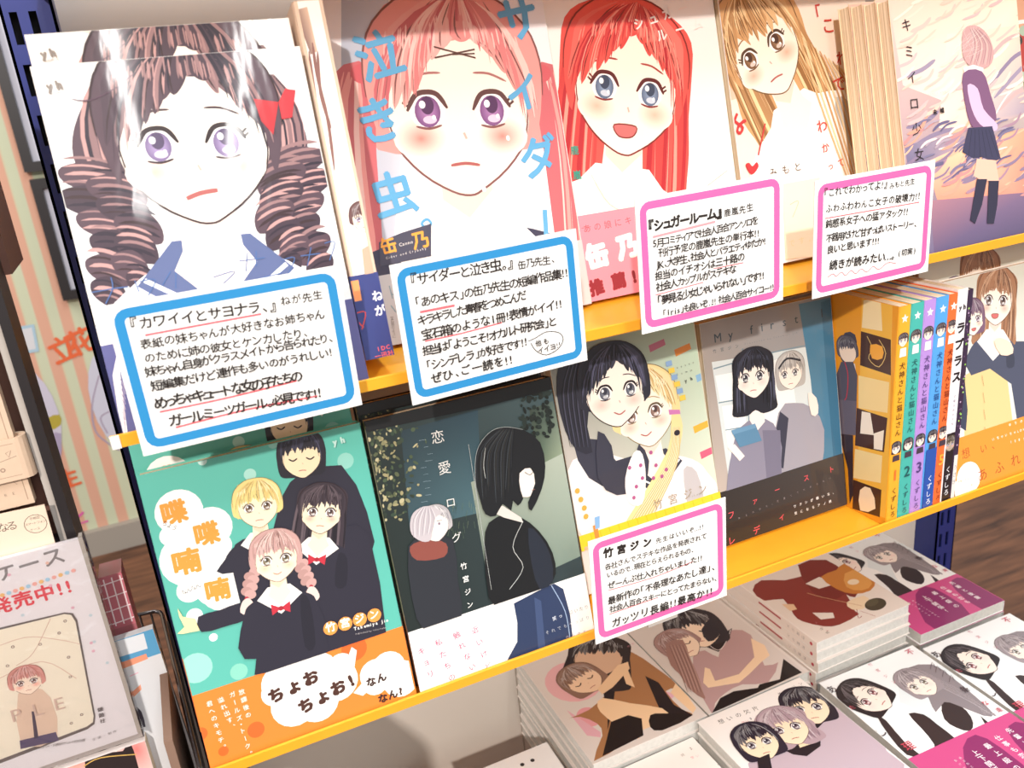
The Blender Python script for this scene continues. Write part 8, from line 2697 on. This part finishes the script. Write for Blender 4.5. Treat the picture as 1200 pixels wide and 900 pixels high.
# ---------------------------------------------------------------- lower shelf books
B['R2a'] = add_book('R2a', ('lean', 0, 0, 0, TH), 128, 182, 12, 'teal comic with four schoolgirls and an orange paper band, front copy', front=ART['R2a'], band=ART['R2a_band'], band_h=48, band_body='f08434', body='5cb6a6', seed=21)
copy_book(B['R2a'], pose('lean', -.0015, 0.0185, .0145, TH), 'second copy of the teal schoolgirls comic, its top showing behind the front copy')
B['R2b'] = add_book('R2b', ('lean', .1305, 0, 0, TH), 128, 182, 12, 'dark night-garden comic with black bobbed girl seen from behind, front copy', front=ART['R2b'], band=ART['R2b_band'], band_h=42.5, band_body='f6f4f0', body='1c2020', seed=22)
copy_book(B['R2b'], pose('lean', .1300, 0.0155, .0055, TH), 'second copy of the dark night-garden comic, its top showing behind the front copy')
B['R2c'] = add_book('R2c', ('lean', .2705, .029, .008, TH), 123, 182, 12, 'pale green comic with black-haired girl and blonde girl cheek to cheek', front=ART['R2c'], band=ART['R2c_band'], band_lo=33.5, band_h=45.3, band_body='f6ce34', body='e8e0c8', seed=23)
B['R2d'] = add_book('R2d', ('lean', .399, .040, .0, .15), 128, 182, 12, 'grey-blue comic with two office women and a black paper band, set back on the shelf', front=ART['R2d'], band=ART['R2d_band'], band_h=46, band_body='2c2624', body='c8c0b0', seed=24)
for k in range(2):
    copy_book(B['R2d'], pose('lean', .3985, .0406 + .0130 * (k + 1), .0, .15), ['second copy behind the grey-blue office women comic', 'rearmost copy behind the grey-blue office women comic'][k], 'copies behind the office women comic')
SER = [('V1', .5285, 12, 182, 'orange first volume of the spine-out row, its front cover facing the office women comic', 'f0a42c'),
       ('V2', .5408, 13, 182, 'turquoise spine-out volume marked with a two', '4ab4a8'),
       ('V3', .5541, 12, 182, 'lilac spine-out volume marked with a three', 'b890d8'),
       ('V4', .5664, 13, 182, 'light blue spine-out volume with a dark blue foot', '58a4e4'),
       ('V5', .5797, 9, 182, 'narrow red-orange spine-out volume between the light blue and the white one', 'f07038'),
       ('LP', .5889, 10.5, 184, 'spine-out comic with white top and black foot in the volume row', 'f2eef0'),
       ('TH', .5997, 5.5, 182, 'thin dark spine-out booklet at the end of the volume row', '3c2c44')]
for kk, x, t, h, lb, bc in SER:
    kw = {}
    if kk == 'V1':
        kw['front'] = ART['V1']
    add_book(kk, ('side', x, -.0005, -.0027, 0.0), 128, h + 2.5, t, lb, 'spine-out volumes on the lower shelf', spine=ART[kk + '_spine'], body=bc, r=0.0012, seed=31, **kw)
B['R2e'] = add_book('R2e', ('lean', .6065, 0, 0, TH), 128, 182, 12, 'comic with two embracing schoolgirls in a yellow cardigan and orange paper band, front copy', front=ART['R2e'], band=ART['R2e_band'], band_h=50, band_body='f09434', body='f0ece6', seed=25)
copy_book(B['R2e'], pose('lean', .6065, 0.0175, .0155, TH), 'second copy of the yellow cardigan comic, its top showing behind the front copy')

# ---------------------------------------------------------------- books lying flat on the deck
ORD = ['second', 'third', 'fourth', 'fifth', 'sixth', 'seventh', 'eighth', 'ninth', 'tenth', 'eleventh', 'twelfth']


def stack(key, x, y, z, w, h, t, yaw, n, label, lower, group, **k):
    top = add_book(key, ('flat', x, y, z, 0, yaw), w, h, t, label, group, **k)
    rr = random.Random(key)
    for i in range(1, n):
        zz = z - i * (t / 1000 + 0.0007)
        copy_book(top, pose('flat', x + rr.uniform(-.0012, .0012), y + rr.uniform(-.0015, .0015), zz, 0, yaw + rr.uniform(-.006, .006)),
                  lower + ', ' + ORD[i - 1] + ' from its top', group)
    return top


stack('G1', .302, .110, -.235, 128, 182, 13, 0, 8, 'top flat comic with two women in brown dresses embracing', 'flat comic in the brown dresses stack', 'stack of brown dresses comics', front=ART['G1'], body='e4dcd6', mat='flat', seed=41)
stack('G2', .4315, .110, -.235, 126, 182, 13, .003, 8, 'top flat comic with two girls in lilac sailor uniforms embracing', 'flat comic in the lilac sailor uniforms stack', 'stack of sailor uniform comics', front=ART['G2'], body='dcd4ce', mat='flat', seed=42)
stack('S', .691, .289, -.200, 128, 182, 12, pi, 11, 'top flat comic with dark red dresses, upside down on the tall stack', 'flat comic in the tall dark red dresses stack', 'stack of dark red dresses comics', front=ART['S'], spine=ART['S_spine'], body='ece4de', mat='flat', seed=43)
stack('M', .695, .094, -.233, 124, 182, 13.5, -.02, 8, 'top flat comic with magenta band beside the blue post', 'flat comic in the magenta band stack by the blue post', 'magenta band stack by the blue post', front=ART['M'], band=ART['M_band'], band_h=63, band_body='cc5288', body='e8e8e6', mat='flat', seed=44)
stack('OM', .4170, -.0745, -.235, 127, 182, 13, .006, 8, 'top flat white comic with three sailor uniform girls in a row', 'flat comic in the three girls stack', 'stack of three girls comics', front=ART['OM'], body='f0ece8', mat='flat', seed=45)
stack('F1', .5475, -.0900, -.235, 124, 182, 13, -.03, 8, 'top flat comic with magenta band lying beside the three girls comic', 'flat comic in the nearer magenta band stack', 'magenta band stack beside the three girls stack', front=ART['F1'], band=ART['F1_band'], band_h=68, band_body='cc5288', body='e8e8e6', mat='flat', seed=46)
stack('F2', .6750, -.103, -.235, 126, 182, 13, -.03, 8, 'top flat comic with magenta band at the end of the front row', 'flat comic in the magenta band stack ending the front row', 'magenta band stack at the end of the front row', front=ART['F2'], band=ART['F2_band'], band_h=76, band_body='cc5288', body='e8e8e6', mat='flat', seed=47)
stack('F0', .2845, -.0760, -.2505, 128, 182, 12, .01, 7, 'top flat white comic with a light brown haired girl, the lowest of the front row', 'flat comic in the light brown haired girl stack', 'stack of light brown haired girl comics', front=ART['F0'], body='f0ece8', mat='flat', seed=48)
stack('DT', .166, .014, -.2745, 127, 182, 13, .0, 5, 'white flat comic with black dots beside the brown dresses stack', 'flat comic in the black dots stack', 'stack of black dots comics', front=ART['DT'], body='e8e4e2', mat='flat', seed=49)

# ---------------------------------------------------------------- hand-lettered recommendation cards
CARD_LABELS = {
    'cA': 'white handwritten card with blue frame below the ringlet girl comic',
    'cB': 'white handwritten card with blue frame and a speech balloon below the pink-haired girl',
    'cC': 'white handwritten card with pink frame below the red-haired girl comic',
    'cD': 'white handwritten card with pink frame below the wavy-haired girl comic',
    'cE': 'white handwritten card with pink frame and red heading, fixed to the lower shelf'}
for key, (x, y, z, w, h, r) in CARDS.items():
    root = empty('handwritten_card', Matrix.Translation((x, y, z)) @ Matrix.Rotation(-r, 4, 'Y'), CARD_LABELS[key], 'card', 'recommendation cards on the shelf edges')
    m = MB()
    m.box(0, 0, 0, w / 1000, 0.0006, h / 1000, hexc('f4f2ee'))
    Art(m, (0.2, 0.2, w - 0.2, h - 0.2), lambda u, v, k: (u / 1000, -k, v / 1000), 77).run(ART[key])
    m.build('card_sheet', M['matte'], root, ink=True)
    c = MB()
    hh = (Z1 if z > 0.1 else 0.0) - z
    c.box(w / 2000 - 0.012, 0.0006, max(hh - 0.001, 0.001), w / 2000 + 0.012, -y - 0.0045, hh + 0.0026)
    c.build('card_clip', M['tape'], root)

# ---------------------------------------------------------------- neighbouring fixture with phone cases and a basket
fx = empty('wire_display_stand', Matrix.Translation((-0.3, 0.1, -0.2)), 'black steel stand holding the beige phone case beside the striped wall', 'stand')
q = MB()
q.box(0.2475, 0.0, -0.85, 0.2530, 0.03, 0.55)
q.build('upright', M['black'], fx)
q = MB(); q.box(0.2430, 0.004, 0.318, 0.2470, 0.028, 0.55); q.build('side_fin', M['tape'], fx)
q = MB(); q.box(0.02, 0.018, 0.10, 0.2475, 0.030, 0.50); q.build('back_plate', M['brown'], fx)
q = MB(); q.box(0.02, -0.0015, 0.3185, 0.2475, 0.018, 0.3215); q.build('ledge', M['black'], fx)

# beige book-style phone case with its strap
pc = empty('phone_case', Matrix.Translation((-0.155, 0.1000, 0.1525)), 'beige leatherette flip phone case with a strap, on the black stand', 'phone case')
q = MB(); q.box(0, 0, 0, 0.092, 0.008, 0.115); q.build('case_body', M['leather'], pc)
q = MB()
pr = []
for i in range(9):
    t = pi * i / 8
    pr.append((0.092 + 0.006 * sin(t), 0.002 - 0.006 * cos(t)))
q.prism([(0.01, -0.004)] + pr + [(0.092, 0.006), (0.0965, 0.002), (0.092, -0.0028), (0.01, -0.0028)], 0.018, 0.044)
q.build('strap', M['leather'], pc)
q = MB()
Art(q, (0, 0, 92, 115), lambda u, v, k: (u / 1000, -k * 3, v / 1000), 5).run([('l', 'a88c78', .5, [(89, 3), (89, 112)], 0, 0., False), ('t', 'P L E A S U R E', 52, 8, 84, 8, 2.6, '9c8474', 0.0), ('l', 'b49c88', .35, [(60, 8), (72, 30), (86, 14)], 4, 0., False)])
q.build('case_print', M['matte'], pc, ink=True)
q = MB()
Art(q, (10, 18, 92, 44), lambda u, v, k: (u / 1000, -0.004 - k * 3, v / 1000), 5).run([('l', 'b09480', .4, [(10, 21), (91, 21)], 0, 0., False), ('l', 'b09480', .4, [(10, 41), (91, 41)], 0, 0., False), ('l', 'a08878', .4, [(70, 30), (80, 31), (91, 33)], 4, 0., False), ('d', 82, 26, 1.4, 1.4, '9c8474', 0), ('d', 82, 26, .7, .7, 'd6bba2', 0), ('l', 'a08878', .5, [(86, 36), (89, 37), (87, 33)], 0, 0., True)])
q.build('strap_print', M['matte'], pc, ink=True)
# beige card in front of the case
q = MB(); q.box(0, 0, 0, 0.075, 0.0012, 0.030, hexc('e6d0ba'))
Art(q, (0.2, 0.2, 74.8, 29.8), lambda u, v, k: (u / 1000, -k * 2, v / 1000), 5).run(ART['NARU'])
nc = q.build('shop_card', M['matte'], None, ink=True)
nc.matrix_local = Matrix.Translation((-0.1335, 0.0945, 0.1240)) @ Matrix.Rotation(0.03, 4, 'Y')
tag(nc, 'beige printed card with a round stamp in front of the phone case', 'card')
# hanging cases at the top of the stand
for k, (x, cc) in enumerate([(-0.075, 'brown'), (-0.0625, 'leather'), (-0.052, 'brown')]):
    h0 = MB(); h0.box(0, 0, 0, 0.009, 0.06, 0.12)
    o = h0.build('hanging_case', M[cc])
    o.matrix_local = Matrix.Translation((x, 0.128, 0.290 - 0.002 * k))
    bpy.context.view_layer.update()
    tag(o, ['dark brown case hanging in the stand, innermost of three', 'beige case hanging in the stand between two brown ones', 'dark brown case hanging in the stand next to the striped wall'][k], 'phone case', 'cases hanging in the stand')

# packaged case with printed header sheet, in clear film
pk = empty('packaged_phone_case', Matrix.Translation((-0.195, 0.0895, -0.024)), 'grey-white packaged phone case with grey and red lettering, below the beige card', 'package')
q = MB(); q.box(0, 0, 0, 0.150, 0.004, 0.150, hexc('ece6ea'))
Art(q, (0.2, 0.2, 149.8, 149.8), lambda u, v, k: (u / 1000, -k * 2, v / 1000), 6).run(ART['PKG'])
q.build('header_sheet', M['matte'], pk, ink=True)
q = MB(); q.box(0, -0.0022, -0.002, 0.1535, -0.0016, 0.153); q.box(0.1528, -0.0022, -0.002, 0.1535, 0.0065, 0.153)
q.build('film_sleeve', M['film'], pk)
q = MB(); q.box(0.1500, 0.0, 0.0, 0.1526, 0.0075, 0.151); q.build('box_edge', M['tape'], pk)

bk = empty('cat_ear_comic', Matrix.Translation((-0.170, 0.088, -0.222)), 'white and red comic with a black cat-eared head, below the packaged phone case', 'book')
q = MB(); q.box(0, 0, 0, 0.128, 0.012, 0.192, hexc('f0e6e2'))
Art(q, (0.2, 0.2, 127.8, 191.8), lambda u, v, k: (u / 1000, -k * 2, v / 1000), 6).run(ART['CAT'])
q.build('cover', M['gloss'], bk, ink=True)
q = MB(); q.box(0.128, 0.001, 0.001, 0.1284, 0.011, 0.191); q.build('pages', M['pages'], bk)

# chrome wire basket on the floor side of the rack, with booklets in it
ws = empty('wire_basket', Matrix.Translation((-0.05, 0.10, 0.0)), 'dark wire basket with booklets between the package and the blue rack', 'basket')
q = MB()
q.tube([(0.008, 0.103, 0), (0.024, 0.100, 0), (0.028, 0.096, 0), (0.0295, 0.09, 0), (0.044, -0.095, 0), (0.050, -0.22, 0)], 0.0016)
q.build('rim', M['wire'], ws, smooth=True)
for i in range(9):
    y = 0.085 - i * 0.034
    x = 0.0300 + (0.09 - y) * 0.078
    q = MB(); q.tube([(x, y, 0.001), (x + .001, y, -0.16)], 0.0009, 6)
    q.build('wire', M['wire'], ws, smooth=True)
for x in (0.013, 0.021):
    q = MB(); q.tube([(x, 0.101, 0.0), (x, 0.101, -0.16)], 0.0009, 6); q.build('wire', M['wire'], ws, smooth=True)
q = MB(); q.prism([(0.0312, .09), (0.0457, -.095), (0.0517, -.22), (0.0531, -.22), (0.0471, -.095), (0.0326, .09)], -0.169, -0.006); q.build('added_dark_sheet', M['black'], ws)  # black sheet added so the gap between basket and rack turns dark
q = MB(); q.box(0.007, -0.2, -0.175, 0.0315, 0.1, -0.17); q.build('basket_floor', M['black'], ws)
cb = MB(); cb.box(0, 0, 0, 0.026, 0.006, 0.17, hexc('dfe2e6'))
Art(cb, (0.1, 0.1, 25.9, 169.9), lambda u, v, k: (u / 1000, -k * 2, v / 1000), 6).run(ART['BKT'])
cb = cb.build('booklet', M['gloss'], None, ink=True)
cb.matrix_local = Matrix.Translation((-0.0405, 0.098, -0.125)) @ Matrix.Rotation(-0.03, 4, 'Y')
tag(cb, 'blue and white booklet with orange shapes standing in the wire basket', 'booklet')
cb = MB(); cb.box(0, 0, 0, 0.005, 0.07, 0.15, hexc('8c7060'))
cb = cb.build('booklet', M['matte'], None, ink=True)
cb.matrix_local = Matrix.Translation((-0.0225, 0.02, -0.135))
tag(cb, 'brown-edged booklet beside the blue and white one in the wire basket', 'booklet')
pp = MB(); pp.box(0, 0, 0, 0.014, 0.02, 0.16, hexc('b06a72'))
Art(pp, (0.1, 0.1, 13.9, 159.9), lambda u, v, k: (u / 1000, -k * 2, v / 1000), 6).run(ART['PINK'])
pp = pp.build('pink_packet', M['gloss'], None, ink=True)
pp.matrix_local = Matrix.Translation((-0.0440, 0.112, -0.0745))
tag(pp, 'rose pink packet with white grid print behind the packaged phone case', 'packet')
